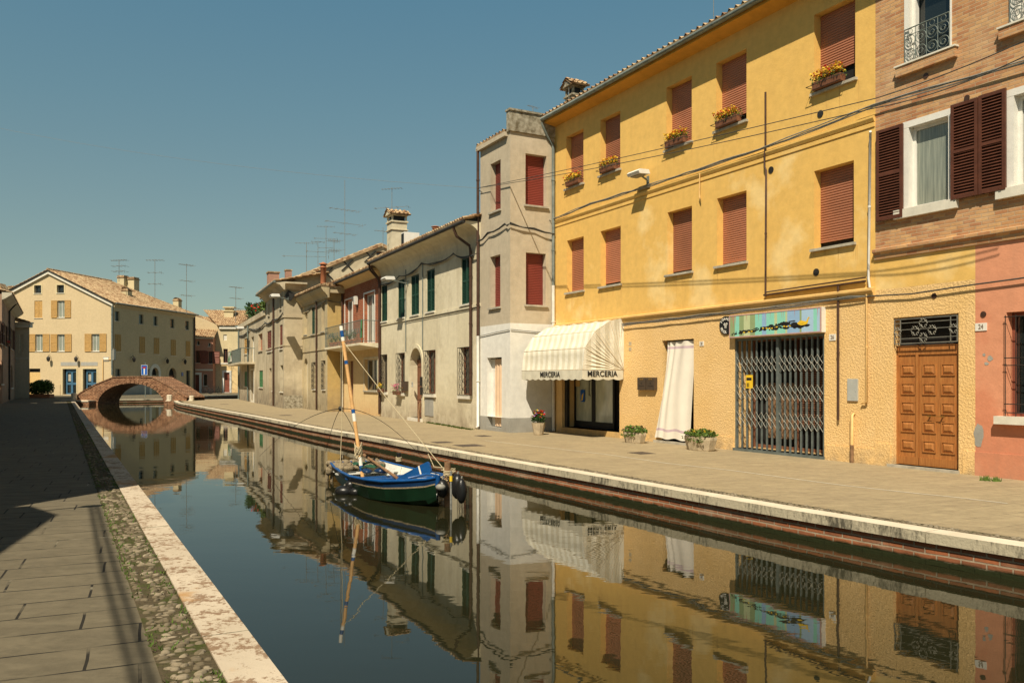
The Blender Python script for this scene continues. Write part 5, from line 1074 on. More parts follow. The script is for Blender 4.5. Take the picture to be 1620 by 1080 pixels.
m = MB(dm); m.prism([(0,HD-.4),(-.1,HD-.35),(-.3,HD-.1),(-.55,HD-.02),(-.55,HD+.08),(0,HD+.08)], -.1, dw+.5, 0); part('cornice', m, 'beige3', dh); m = MB(DR.mat()); m.prism([(0,HD-.4),(-.1,HD-.35),(-.3,HD-.1),(-.5,HD-.02),(-.5,HD+.079),(0,HD+.079)], 0, dt_+.2, 0); part('cornice', m, 'beige3', dh)
m = MB(dm); m.s = True; m.tube([(-.1,-.6,HD+.05),(dw+.55,-.6,HD+.05)], .07, 8); part('gutter', m, 'greypipe', dh)
m = MB(dm); m.tiles((-.1,-.6,HD+.1),(dw+.55,-.6,HD+.1),(dw+.55,2.5,HD+.75),(-.1,2.5,HD+.75)); part('front_roof', m, 'tile', dh)
pipe(dh, DF, [(DF.S(c2(268)),-.08,HD-.3),(DF.S(c2(268)),-.08,.05)], .055, 'pipe')
x, z = DR.sh(c2(352), d2(388)); m = MB(DR.mat(x,0,z) @ Matrix.Rotation(R(30),4,'Y')); m.box(-.22,.22,-.2,0,-.22,.22); part('vent_box', m, 'iron', dh)
lamp(DF, c2(262), d2(390), .8, 'white box street lamp on the tall worn beige house', 1.3)
cable('cable_bundle', DF, [(0,-.06,hst+.15),(dw*.5,-.06,hst+.1),(dw,-.06,hst+.2)], 'cables along the string course of the tall beige house', .03, 2, sag=.15)
# ================================================================ HOUSE E
EFf = Face(DF.xy(0), ue); ew = -EFf.S(378.5); EF = Face(EFf.xy(-ew), ue); em = EF.mat(); print('E', ew)
eh = thing('roof_garden_house', 'low pale house with green shutters, small balcony and planted roof terrace', 'house', EF.mat(ew/2))
HE = EF.sh(c2(150), d2(535))[1]; print('HE', HE)
eq = [EF.box(c2(a), c2(b), d2(t), d2(o)) for a, b, t, o in ((95,110,628,718),(134,150,618,765),(175,198,600,700))]; el = [EF.box(c2(a), c2(b), d2(t), d2(o)) for a, b, t, o in ((97,114,818,905),(180,201,812,910))]; ed = (EF.S(c2(134)), EF.S(c2(151)), .1, EF.sh(c2(151), d2(810))[1])
wall(w := MB(em), 0, ew, 0, HE, eq+el+[ed]); shell(w, 0, ew, 9, HE); part('front_wall', w, 'beige3', eh)
roller(EF, eq[2], eh, 'roller', 0, pitch=.12); shutters(EF, eq[0], eh, 'tanshut', 'wsill', louv=.12); glazed(EF, eq[1], eh, 'whitepaint', 'curtglass', None)
for q in el: shutters(EF, q, eh, 'midgreen', 'wsill', louv=.12)
D = part('front_door', MB(em).box(ed[0], ed[1], .14, .18, ed[2], ed[3]), 'whitepaint', eh); part('frame', ring(MB(em), ed[0]-.12, ed[1]+.12, .0, ed[3]+.12, .12, -.03, .0), 'wsill', D)
zb2 = eq[1][2]; b0, b1 = EF.S(c2(72)), EF.S(c2(155)); part('balcony_slab', MB(em).box(b0, b1, -1., 0, zb2-.15, zb2), 'beige3', eh); m = MB(em)
for (p, q) in (((b0,-.97),(b1,-.97)),((b1,-.97),(b1,0)),((b0,-.97),(b0,0))):
    m.tube([(p[0],p[1],zb2+1),(q[0],q[1],zb2+1)], .025, 4); n = max(4, int(math.hypot(q[0]-p[0],q[1]-p[1])/.25))
    for i in range(n+1): t = i/n; m.tube([(p[0]+(q[0]-p[0])*t,p[1]+(q[1]-p[1])*t,zb2),(p[0]+(q[0]-p[0])*t,p[1]+(q[1]-p[1])*t,zb2+1)], .014, 4)
part('balcony_railing', m, 'greyiron', eh); Mx = EF.mat(b0+.8,-1.01,zb2); r = thing('green_cloth', 'green and white cloth hung on the far small balcony', 'cloth', Mx); m = MB(Mx); m.s = True
for i in range(9):
    for j in range(5): m.v.append((i*.35, -.03+.03*math.sin(i*2.1+j), .95-j*.2))
for i in range(8):
    for j in range(4): m.k = (i//2) % 2; q = i*5+j; m.face((q, q+1, q+6, q+5))
part('fabric', m, ['midgreen','cloth'], r)
m = MB(em); m.box(0, ew, -.1, .15, HE, HE+.35); part('parapet', m, 'beige3', eh); m = MB(em); m.box(ew*.35, ew*.98, 3.5, 8.8, HE, HE+.9); part('roof_room', m, 'beige3', eh); m = MB(em); m.tiles((ew*.3,3.2,HE+.85),(ew*1.,3.2,HE+.85),(ew*1.,8.9,HE+2.6),(ew*.3,8.9,HE+2.6)); part('roof', m, 'tile', eh)
for px in (68, 121): x = EF.S(c2(px)); pipe(eh, EF, [(x,-.08,HE-.1),(x,-.08,.05)], .06, 'greyiron')
lamp(EF, c2(66), d2(572), .8, 'white box street lamp on the low pale house nearest the bridge', 1.4)
cable('cable_bundle', EF, [(0,-.06,HE-.5),(ew*.5,-.06,HE-.4),(ew,-.06,HE-.55)], 'cables under the roof terrace of the low pale house', .03, 2, sag=.2)
def bush(Mx, lb, r3, n, size, fl=None, name='shrub', pot=True, leaf='leafdark', group=None):
    r = thing(name, lb, 'shrub', Mx, group)
    if pot: part('planter_box', MB(Mx).box(-r3[0]*.9, r3[0]*.9, -r3[1]*.5, r3[1]*.5, 0, .35), 'terracotta', r)
    m = MB(Mx)
    for k in range(7):
        a = k*2.4; m.leaves((math.cos(a)*r3[0]*.5, math.sin(a)*r3[1]*.4, .3+r3[2]*random.uniform(.22,.72)), (r3[0]*.6,r3[1]*.55,r3[2]*.42), n//7, size, .2)
    part('foliage', m, leaf, r); m = MB(Mx); [m.tube([(0,0,.1),(random.uniform(-1,1)*r3[0]*.5,0,.3+r3[2]*.6)], .02, 4) for _ in range(4)]; part('stem', m, 'postwood', r)
    if fl: m = MB(Mx); m.leaves((0,-.1,.35+r3[2]*.45), (r3[0],r3[1],r3[2]*.5), n//10, size*.8, .6); part('flowers', m, fl, r)
bush(EF.mat(EF.S(c2(112)), .4, HE), 'dark green shrub on the roof terrace edge nearest the bridge', (1.3,.7,1.5), 700, .14); bush(EF.mat(EF.S(c2(160)), .4, HE), 'red flowering shrub on the roof terrace', (1.5,.7,1.1), 700, .13, 'fred'); bush(EF.mat(EF.S(c2(192)), .4, HE), 'bright green shrub at the right end of the roof terrace', (1.2,.7,1.1), 600, .13, None, leaf='leaf')
# pink chimneys
for px, py, lb in ((258, 262, 'wide pinkish chimney block behind the roof terrace'), (345, 248, 'narrow pinkish chimney block higher up the long roof')):
    C = AT(c2(px), d2(py), 68); Mx = Matrix.Translation(C) @ em.to_3x3().to_4x4(); r = thing('chimney', lb, 'chimney', Mx); k = .7 if px < 300 else .4; part('stack', MB(Mx).box(-k*.6,k*.9,-k*.6,k*.6,-2.2,0), 'pinkfar', r); part('cap', MB(Mx).box(-k*.7,k,-k*.7,k*.7,0,.1), 'tile', r)
# ================================================================ BRIDGE
uB = (.987, -.162); Bc = Vector((-30.7, 66.5)); BR = Face((Bc.x, Bc.y), uB); brm = BR.mat(); Dp = 2.7
def bridge():
    r = thing('footbridge', 'small humpbacked brick footbridge with a single round arch over the canal', 'bridge', BR.mat(0,Dp/2,-.33))
    deck = [(-5.2,.0),(-4.35,.62),(-3.0,1.28),(-1.45,1.85),(.3,1.89),(1.95,1.85),(3.6,1.05),(4.95,.22)]
    hs, rise, z0 = 2.92, 1.75, -.36
    def dk(x):
        for p, q in zip(deck, deck[1:]):
            if p[0] <= x <= q[0]: return p[1]+(x-p[0])/(q[0]-p[0])*(q[1]-p[1])
        return 0.
    def ar(x): t = abs(x-.1)/hs; return z0+rise*math.sqrt(max(0, 1-t*t)) if t < 1 else z0-.3
    xs = sorted({d[0] for d in deck} | {.1+hs*math.cos(math.pi*i/28) for i in range(29)}); m = MB(brm)
    for y in (0, Dp):
        for a, b in zip(xs, xs[1:]):
            za, zb_ = ar(a), ar(b)
            if b <= .1-hs+1e-6 or a >= .1+hs-1e-6: za = zb_ = -.6
            m.poly([(a,y,za),(b,y,zb_),(b,y,dk(b)),(a,y,dk(a))])
    for a, b in zip(xs, xs[1:]):
        if a >= .1-hs-1e-6 and b <= .1+hs+1e-6: m.poly([(a,0,ar(a)),(b,0,ar(b)),(b,Dp,ar(b)),(a,Dp,ar(a))])
    part('masonry', m, 'bridge', r); m = MB(brm)
    for p, q in zip(deck, deck[1:]): m.prism([(p[0],p[1]),(q[0],q[1]),(q[0],q[1]+.07),(p[0],p[1]+.07)], -.05, Dp+.05, 1)
    part('deck_paving', m, 'bridge', r); m = MB(brm); N = 26
    for i in range(N):
        t0, t1 = math.pi*i/N+.012, math.pi*(i+1)/N-.012; P = []
        for k, t in ((0,t0),(.3,t0),(.3,t1),(0,t1)): P.append((.1-(hs+k)*math.cos(t), z0+(rise+k)*math.sin(t)))
        m.prism(P, -.04, .02, 1)
    part('arch_ring', m, 'bridge', r)
    for x, y, h, w_ in ((-4.7,-.35,.62,.36),(3.9,-.7,.5,.34),(5.2,.3,.42,.3)):
        Mx = BR.mat(x, y); s_ = thing('stone_post', {-4.7:'white stone post at the left foot of the bridge',3.9:'white stone post in front of the right bridge ramp',5.2:'low white stone post at the far right foot of the bridge'}[x], 'bollard', Mx, 'stone posts at the bridge feet'); part('shaft', MB(Mx).lathe([(w_*.62,0),(w_*.62,h*.88),(w_*.5,h*.97),(0,h)], n=8, smooth=False), 'copeR', s_); part('base', MB(Mx).box(-w_*.6,w_*.6,-w_*.6,w_*.6,0,.06), 'copeR', s_)
    m = MB(brm); m.box(-5.6,-2.95,-.9,-.01,-.6,-.08); part('abutment', m, 'bridge', r); m = MB(brm); m.box(-5.6,-2.98,-.95,-.01,-.08,.03); part('abutment_coping', m, 'copeR', r)
bridge()
# ================================================================ BIG CREAM HOUSE
Bg = Vector((-43.3, 90.0)); BF = Face((Bg.x-13.3*.987, Bg.y+13.3*.162), uB); W1 = 13.3; bgm = BF.mat(); BS = BF.turn(W1); SL = 16.2
big = thing('big_cream_house', 'large pale yellow gabled house with honey shutters behind the bridge', 'house', BF.mat(W1/2))
c1 = lambda x: x/3.6; d1 = lambda y: 380+y/3.6
ax_, az_ = BF.sh(78, 429); hr = BF.sh(180, 480)[1]; hl_ = BF.sh(8, 465)[1]; print('BIG', ax_, az_, hr, hl_)
bp = [(0, hl_-.1), (ax_, az_), (W1, hr)]
def tfb(x):
    for p, q in zip(bp, bp[1:]):
        if p[0]-1e-6 <= x <= q[0]+1e-6: return p[1]+(x-p[0])/(q[0]-p[0])*(q[1]-p[1])
    return hr
bx = lambda f, l: [f.box(c1(a), c1(b), d1(t), d1(o)) for a, b, t, o in l]
at_ = bx(BF, ((195,235,256,302),(324,365,254,300))); sc_ = bx(BF, ((196,241,344,443),(328,370,343,440))); fr_ = bx(BF, ((203,245,535,632),(328,370,535,632),(523,568,533,632)))
gd_ = [(BF.S(c1(162)), BF.S(c1(229)), .05, BF.sh(c1(229), d1(730))[1])]+[(BF.S(c1(a)), BF.S(c1(b)), .1, BF.sh(c1(b), d1(732))[1]) for a, b in ((358,437),(473,552))]
wall(w := MB(bgm), 0, W1, 0, az_+.1, at_+sc_+fr_+gd_, top=dict(cuts=bp, pts=bp, f=tfb), depth=.3); w.poly([(0,0,0),(0,SL,0),(0,SL,hl_),(0,0,hl_)]); w.poly([(0,SL,0),(W1,SL,0),(W1,SL,hr),(0,SL,hr)]); part('front_wall', w, 'bigcream', big)
sa = bx(BS, ((654,680,406,462),(791,817,424,479),(874,897,434,488),(970,993,449,502),(1055,1077,461,512))); sh_ = bx(BS, ((655,687,537,634),(794,824,550,645),(876,905,557,650),(973,1000,567,658),(1058,1082,575,663)))
sg_ = bx(BS, ((657,687,732,775),(797,815,737,775))); a1 = (BS.S(c1(864)), BS.S(c1(903)), .1, BS.sh(c1(903), d1(726))[1], True, .35); a2 = (BS.S(c1(961)), BS.S(c1(1003)), .1, BS.sh(c1(1003), d1(727))[1], True, .35); nd = (BS.S(c1(1060)), BS.S(c1(1082)), .1, BS.sh(c1(1082), d1(742))[1])
print('side', [tuple(round(v,2) for v in q[:4]) for q in sa+sh_+sg_+[a1,a2,nd]])
wall(w := MB(BS.mat()), 0, SL, 0, hr, sa+sh_+sg_+[a1, a2, nd], depth=.3); part('side_wall', w, 'bigcream', big)
for q in at_: w = glazed(BF, q, big, 'greyiron', 'glass', 'wsill', bars=0, dep=.2); m = MB(bgm); circle(m, (q[0]+q[1])/2, (q[2]+q[3])/2, .3, .18, .03); part('window_grille', m, 'iron', w); part('casing', ring(MB(bgm), q[0]-.15, q[1]+.15, q[2]-.15, q[3]+.15, .15, -.02, 0), 'farcream', w)
shutters(BF, sc_[0], big, 'tanshut', 'wsill', louv=.12); openshut(BF, sc_[1], big, .72)
for q in fr_: openshut(BF, q, big, .8)
for q in sh_: shutters(BS, q, big, 'tanshut', 'wsill', louv=.12, y=-.05)
for q in sa+sg_: glazed(BS, q, big, 'greyiron', 'glass', 'wsill', bars=0)
q = gd_[0]; D = part('boarded_doorway', MB(bgm).box(q[0], q[1], .2, .25, 0, q[3]-.4), 'board', big); part('painted_lintel_shade', MB(bgm).box(q[0], q[1], .25, .3, 0, q[3]), 'dark', D)  # near-black panel above the board paints in the shade under the lintel
for q in gd_[1:]:
    D = part('blue_door', MB(bgm).box(q[0], q[1], .32, .36, .0, q[3]), 'glass', big); mid = (q[0]+q[1])/2; m = MB(bgm); ring(m, q[0]+.25, mid+.12, .1, q[3]-.25, .14, .22, .3); ring(m, mid+.12, q[1], .1, q[3]-.25, .12, .22, .3); m.box(q[0]+.25, q[1], .21, .3, 1.15, 1.4); m.box(q[0]+.25, q[1], .21, .3, q[3]-.3, q[3]-.1); part('frame', m, 'bluedoor', D)
    m = MB(bgm); m.box(q[0]+.45, mid-.05, .3, .315, 1.55, 2.3); part('poster', m, 'sill', D)
    part('casing', ring(MB(bgm), q[0]-.18, q[1]+.12, -.2, q[3]+.15, .15, -.03, 0), 'farcream', D); part('lintel_stone', MB(bgm).box(q[0]-.25, q[1]+.1, -.02, 0, q[3]+.35, q[3]+.75), 'plinth', big)
for q, k in ((a1, 'board'), (a2, 'dark')):
    D = part('arched_doorway', MB(BS.mat()).box(q[0], q[1], .34, .38, 0, q[3]), 'dark', big); part('door_leaf', MB(BS.mat()).box(q[0], q[1], .26, .32, .1, q[3]-.9), 'farcream' if k == 'board' else 'oldwood', D)
    m = MB(BS.mat()); r0 = (q[1]-q[0])/2; mm_ = (q[0]+q[1])/2; cz = q[3]-r0; N = 12
    for i in range(N):
        t0, t1 = math.pi*i/N, math.pi*(i+1)/N; m.prism([(mm_-k_*math.cos(t), cz+k_*math.sin(t)) for k_, t in ((r0+.01,t0),(r0+.45,t0),(r0+.45,t1),(r0+.01,t1))], -.04, 0, 1)
    m.box(q[0]-.45, q[0]-.01, -.04, 0, 0, cz); m.box(q[1]+.01, q[1]+.45, -.04, 0, 0, cz); part('door_surround', m, 'wsill' if k == 'board' else 'bigcream', D)
D = part('side_door', MB(BS.mat()).box(nd[0], nd[1], .2, .25, 0, nd[3]), 'ink', big); part('frame', ring(MB(BS.mat()), nd[0]-.1, nd[1]+.1, 0, nd[3]+.1, .1, -.03, 0), 'bigcream', D)
m = MB(BS.mat()); m.box(0, a1[0]-.5, -.06, 0, 0, 1.2); part('plinth', m, 'plinth', big); m = MB(bgm); m.box(gd_[0][1]+.3, gd_[1][0]-.3, -.05, 0, 0, 1.2); part('plinth', m, 'bigcream', big)
pipe(big, BF, [(W1-.1,-.12,hr-.3),(W1-.1,-.12,2.2)], .1, 'greypipe'); pipe(big, BS, [(SL-.1,-.12,hr-.3),(SL-.1,-.12,.1)], .1, 'pipe'); m = MB(bgm); x = BF.S(c1(588)); m.tube([(x,-.06,1.2),(x,-.06,3.9),(W1-.2,-.06,3.9)], .05, 5); part('conduit', m, 'yellowpipe', big)
# roof: gable in front, hip at the far end; ridge from the apex
rl = SL*.66; m = MB(bgm); e = .35
m.tiles((W1+e,-.3,hr+.05),(W1+e,SL+.3,hr+.05),(ax_,rl,az_+.15),(ax_,-.3,az_+.15), .24, .42, .06); m.tiles((-e,-.3,hl_),(-e,SL+.3,hl_),(ax_,rl,az_+.15),(ax_,-.3,az_+.15), .3, .5, .06)
m.tiles((W1+e,SL+.3,hr+.05),(-e,SL+.3,hl_),(ax_,rl,az_+.15),(ax_,rl,az_+.15), .3, .5, .06); m.tube([(ax_,-.3,az_+.2),(ax_,rl,az_+.2)], .14, 6); part('roof', m, 'tile', big)
m = MB(bgm)
for p, q in zip(bp, bp[1:]): m.prism([(p[0],p[1]-.3),(q[0],q[1]-.3),(q[0],q[1]+.02),(p[0],p[1]+.02)], -.22, .0, 1)
part('verge', m, 'wsill', big); m = MB(bgm)
for p, q in zip(bp, bp[1:]): m.prism([(p[0],p[1]+.02),(q[0],q[1]+.02),(q[0],q[1]+.14),(p[0],p[1]+.14)], -.32, .0, 1)
part('verge_capping', m, 'iron', big)
m = MB(BS.mat()); m.prism([(0,hr-.4),(-.1,hr-.35),(-.25,hr-.08),(-.25,hr),(0,hr)], 0, SL, 0); part('cornice', m, 'bigcream', big); m = MB(BS.mat()); m.s = True; m.tube([(-.2,-.42,hr+.02),(SL+.3,-.42,hr+.02)], .09, 6); part('gutter', m, 'greypipe', big)
def bstack(x0, x1, yt, yb, z, hood=True, par=None, mat='farcream'):
    C = AT((c1(x0)+c1(x1))/2, d1(yb), z); w_ = (c1(x1)-c1(x0))/F_PX*z*.85; h = AT(0, d1(yt), z).z-C.z; Mx = Matrix.Translation(C) @ bgm.to_3x3().to_4x4(); m = MB(Mx); m.box(-w_/2, w_/2, -w_/2, w_/2, -2.5, h*.75); c = part('chimney', m, mat, par)
    m = MB(Mx); m.box(-w_*.58, w_*.58, -w_*.58, w_*.58, h*.72, h*.8)
    if hood: m.s = True; m.prism([(w_*.5*math.cos(t), h*.8+h*.22*math.sin(t)) for t in [math.pi*i/8 for i in range(9)]], -w_*.5, w_*.5, 1)
    else: m.box(-w_*.5, w_*.5, -w_*.5, w_*.5, h*.85, h)
    part('chimney_hood', m, 'tile', c)
bstack(697,745,268,350,97.5,True,big); bstack(990,1030,328,395,107,True,big); bstack(675,725,202,252,103,False,big); bstack(727,785,212,262,103.5,False,big); bstack(50,95,262,290,97,False,big)
def wlantern(f, px, py, lb, k=1.):
    x, z = f.sh(c1(px), d1(py)); Mx = f.mat(x, 0, z); r = thing('wall_lantern', lb, 'lantern', Mx, 'lanterns on the big cream house'); part('lantern_body', MB(Mx).lathe([(.02,-.32),(.16,-.2),(.2,.12),(.05,.3)], (0,-.4,0), 6, smooth=False), 'iron', r); part('bracket', MB(Mx).tube([(0,0,.2),(0,-.3,.45),(0,-.4,.3)], .025, 4), 'iron', r)
wlantern(BF, 290, 675, 'dark lantern left of the first blue door on the big cream house'); wlantern(BF, 447, 677, 'dark lantern between the two blue doors'); wlantern(BS, 745, 678, 'lantern on the shaded side nearest the corner pipe'); wlantern(BS, 937, 688, 'lantern above the gap between the two arched doorways'); wlantern(BS, 1038, 692, 'lantern at the far end of the shaded side wall')
for f_, px, py, w_, h_, mt, lb in ((BF,605,675,.7,.45,'plaque','small pale plaque near the corner pipe of the big cream house'),(BS,1038,762,.4,.5,'signblue','small blue plaque beside the narrow side door'),(BS,650,650,.45,1.2,'wsill','tall narrow pale sign on the corner of the big cream house')):
    x, z = f_.sh(c1(px), d1(py)); Mx = f_.mat(x, 0, z); r = thing('wall_plaque', lb, 'sign', Mx); part('plate', MB(Mx).box(-w_/2,w_/2,-.05,0,-h_/2,h_/2), mt, r); part('border', ring(MB(Mx), -w_/2, w_/2, -h_/2, h_/2, .05, -.06, -.05), 'plinth', r)
# ================================================================ FAR PINK + CREAM HOUSES
g = G(348.6, 621.); FR = Face((g.x, g.y), (.995, .1)); FL = Face(FR.xy(0), uB) ; 
fh = thing('far_cream_house', 'far cream house with tiled roof and yellow lower band behind the bridge end', 'house', FR.mat(4)); z0_ = g.y
hF = FR.sh(350, d1(490))[1]; print('far', z0_, hF); Wf = FR.S(c1(1362)); f1 = [FR.box(c1(1272), c1(1297), d1(618), d1(697)), FR.box(c1(1272), c1(1292), d1(537), d1(570))]; f2 = FR.box(c1(1276), c1(1308), d1(752), d1(864)); f2 = (f2[0], f2[1], .05, f2[3]); hy = FR.sh(c1(1300), d1(703))[1]
Wf += 6
wall(w := MB(FR.mat()), 0, Wf, hy, hF, [q for q in f1]); shell(w, 0, Wf, 10, hF, hy, cap=False); part('upper_wall', w, 'farcream', fh); wall(w := MB(FR.mat()), 0, Wf, 0, hy, [f2]); shell(w, 0, Wf, 10, hy, 0, cap=False); part('lower_wall', w, 'buttery', fh)
glazed(FR, f1[0], fh, 'rust', 'glass', 'wsill'); w = part('window', MB(FR.mat()).box(f1[1][0], f1[1][1], .1, .15, f1[1][2], f1[1][3]), 'wsill', fh)
D = part('front_door', MB(FR.mat()).box(f2[0], f2[1], .15, .2, 0, f2[3]), 'rust', fh); part('frame', ring(MB(FR.mat()), f2[0]-.25, f2[1]+.25, -.2, f2[3]+.25, .25, -.04, 0), 'whitepaint', D)
part('string_course', MB(FR.mat()).box(-.05, Wf, -.08, 0, hy-.05, hy+.12), 'wsill', fh); part('cornice', MB(FR.mat()).box(-.1, Wf, -.25, 0, hF-.35, hF), 'wsill', fh)
m = MB(FR.mat()); m.tiles((-.3,-.4,hF+.1),(Wf,-.4,hF+.1),(Wf,5,hF+2.6),(-3.5,5,hF+2.6), .3, .5, .06); m.tiles((-12,-.4+5,hF+4.2),(Wf-12,-.4+5,hF+1.2),(Wf-10,14,hF+1.2),(-12,14,hF+3.8), .3,.5,.06); part('roof', m, 'tile', fh)
FW = FR.S(c1(1110)); w = MB(FR.mat()); hb_ = FR.sh(c1(1115), d1(432))[1]
w.poly([(0,.05,0),(0,.05,hF),(FW,.05,hb_),(FW,.05,0)]); w.poly([(FW,.05,hb_),(0,.05,hF),(0,8,hF),(FW,8,hb_)]); part('side_wing', w, 'bigcream', fh)
C = AT(c1(1308), d1(470), z0_+3); Mx = Matrix.Translation(C) @ FR.mat().to_3x3().to_4x4(); m = MB(Mx); m.box(-.6,.6,-.6,.6,-3,1.5); c = part('chimney', m, 'farcream', fh); part('chimney_hood', MB(Mx).box(-.72,.72,-.72,.72,1.5,1.65).box(-.5,.5,-.5,.5,1.65,2.).box(-.75,.75,-.75,.75,2.,2.15), 'farcream', c)
FP = Face(FR.xy(0, -1.3), (.995,.1)); a0, b0 = FP.S(c1(1100)), FP.S(c1(1213)); hp = FP.sh(c1(1150), d1(548))[1]
ph = thing('pink_house', 'small dusty pink house with brown shutters left of the far cream house', 'house', FP.mat((a0+b0)/2)); pq = [FP.box(c1(a), c1(b), d1(t), d1(o)) for a, b, t, o in ((1115,1138,628,698),(1187,1210,633,702),(1120,1138,572,597),(1185,1200,582,605),(1156,1180,762,830))]; pd = FP.box(c1(1112), c1(1135), d1(765), d1(872)); pd = (pd[0], pd[1], .05, pd[3])
wall(w := MB(FP.mat()), a0, b0, 0, hp, pq+[pd]); w.poly([(b0,0,0),(b0,5,0),(b0,5,hp),(b0,0,hp)]); w.poly([(a0,0,0),(a0,5,0),(a0,5,hp),(a0,0,hp)]); part('front_wall', w, 'pinkfar', ph)
for q in pq[:2]: w = glazed(FP, q, ph, 'rust', 'glass', 'wsill'); k = .9; [part('shutter', (lambda mm, l: (leaf_panel(mm, l, l+k, q[2], q[3], -.1, -.04, .2), mm)[1])(MB(FP.mat()), l), 'rust', w) for l in (q[0]-k-.02, q[1]+.02)]
for q in pq[2:]: glazed(FP, q, ph, 'wsill', 'glass', 'wsill', bars=0)
D = part('front_door', MB(FP.mat()).box(pd[0], pd[1], .15, .2, 0, pd[3]), 'rust', ph); part('frame', ring(MB(FP.mat()), pd[0]-.3, pd[1]+.3, -.3, pd[3]+.3, .3, -.05, 0), 'whitepaint', D)
part('string_course', MB(FP.mat()).box(a0, b0, -.1, 0, FP.sh(c1(1150),d1(738))[1]-.1, FP.sh(c1(1150),d1(738))[1]+.1), 'wsill', ph); m = MB(FP.mat()); m.tiles((a0-.2,-.5,hp),(b0+.3,-.5,hp-.1),(b0+.1,5,hp+3.),(a0-.2,5,hp+3.), .3,.5,.06); part('roof', m, 'tile', ph); part('cornice', MB(FP.mat()).box(a0, b0+.1, -.3, 0, hp-.3, hp), 'wsill', ph)
# bicycles
def bike(x, y, ang, lb, k=1.):
    Mx = Matrix.Translation((x, y, 0)) @ Matrix.Rotation(ang, 4, 'Z'); r = thing('bicycle', lb, 'bicycle', Mx, 'bicycles parked by the far houses')
    for dx in (-.52, .52): m = MB(Mx); m.tube([(dx+.33*math.cos(t),0,.34+.33*math.sin(t)) for t in [i*math.pi/9 for i in range(19)]], .025, 4, False); [m.tube([(dx,0,.34),(dx+.32*math.cos(t),0,.34+.32*math.sin(t))], .006, 3) for t in [i*.785 for i in range(8)]]; part('wheel', m, 'ink', r)
    m = MB(Mx)
    for p, q in (((-.52,.34),(-.1,.3)),((-.1,.3),(-.22,.85)),((-.52,.34),(-.2,.75)),((-.2,.78),(.38,.8)),((-.1,.3),(.4,.72)),((.36,.95),(.52,.34))): m.tube([(p[0],0,p[1]),(q[0],0,q[1])], .022, 5)
    part('bike_frame', m, 'iron', r); part('saddle', MB(Mx).blob((-.24,0,.9), (.13,.07,.04), 8, 4), 'ink', r); part('handlebar', MB(Mx).tube([(.25,-.25,1.02),(.36,-.1,1.),(.36,.1,1.),(.25,.25,1.02)], .014, 5), 'iron', r)
g = G(c1(1225), d1(874)); bike(g.x, g.y, .3, 'dark bicycle leaning by the pink wall, nearer the door of the cream house'); g = G(c1(1192), d1(872)); bike(g.x-.3, g.y, 2.8, 'dark bicycle leaning by the pink wall under its ground floor window')
# ================================================================ LEFT ROW
# far end houses seen at the left edge
g = G(24, 630); L1 = Face((g.x, g.y), (96-810, F_PX)); 
class LFace(Face): pass
nl = Vector((.877, .48)); dl_ = Vector((-.48, .877))        # street direction on the left side
p24 = Vector((g.x, g.y)); LB = Face((p24.x, p24.y), (dl_.x, dl_.y))      # x grows with distance; inward = away from the canal
print('LB inward', LB.i)
lh = thing('brown_left_house', 'shaded brown and pink plaster house at the left picture edge', 'house', LB.mat(-7)); HL = LB.sh(24, 497)[1]; print('HL', HL)
cL = lambda x: x/4.91; dL = lambda y: 440+y/4.91
lq = []
def lbox(a, b, t, o): s_, h_ = LB.sh(cL((a+b)/2), dL((t+o)/2)); s0_, s1_ = sorted((LB.S(cL(a)), LB.S(cL(b)))); z1_ = LB.sh(cL((a+b)/2), dL(t))[1]; z0_2 = LB.sh(cL((a+b)/2), dL(o))[1]; return (s0_, s1_, z0_2, z1_)
lu = [lbox(78,98,392,552), lbox(28,46,362,528), lbox(2,14,345,510)]; lg = [lbox(84,98,668,850)+(True,.2), lbox(10,24,640,820)+(True,.2)]
wall(w := MB(LB.mat()), -20, 0, 0, HL, lu+lg); shell(w, -20, 0, 9, HL); part('front_wall', w, 'brownwall', lh)
for q in lu: openshut(LB, q, lh, (q[1]-q[0])*.5, 'brown', 'wsill')
for q in lg: D = part('arched_window', MB(LB.mat()).box(q[0], q[1], .2, .24, q[2], q[3]), 'glass', lh); part('window_sill', MB(LB.mat()).box(q[0]-.1, q[1]+.1, -.08, 0, q[2]-.1, q[2]), 'wsill', D)
x = LB.S(cL(62)); pipe(lh, LB, [(x,-.55,HL),(x,-.1,HL-.6),(x,-.1,.1)], .07, 'iron'); m = MB(LB.mat()); m.prism([(0,HL-.4),(-.2,HL-.3),(-.6,HL),(-.6,HL+.12),(0,HL+.12)], -20, 0, 0); part('cornice', m, 'shadewall', lh)
m = MB(LB.mat()); m.tiles((-20,-.65,HL+.1),(0,-.65,HL+.1),(0,4.5,HL+1.6),(-20,4.5,HL+1.6), .24, .42, .05); part('roof', m, 'tile', lh)
flowerbox(LB.mat(lu[1][0]+.3, -.25, lu[1][2]), 'dark red flower box on the shaded brown house at the left edge', 1.2, ('fred','fred'), 60, wild=1.6, group=None)
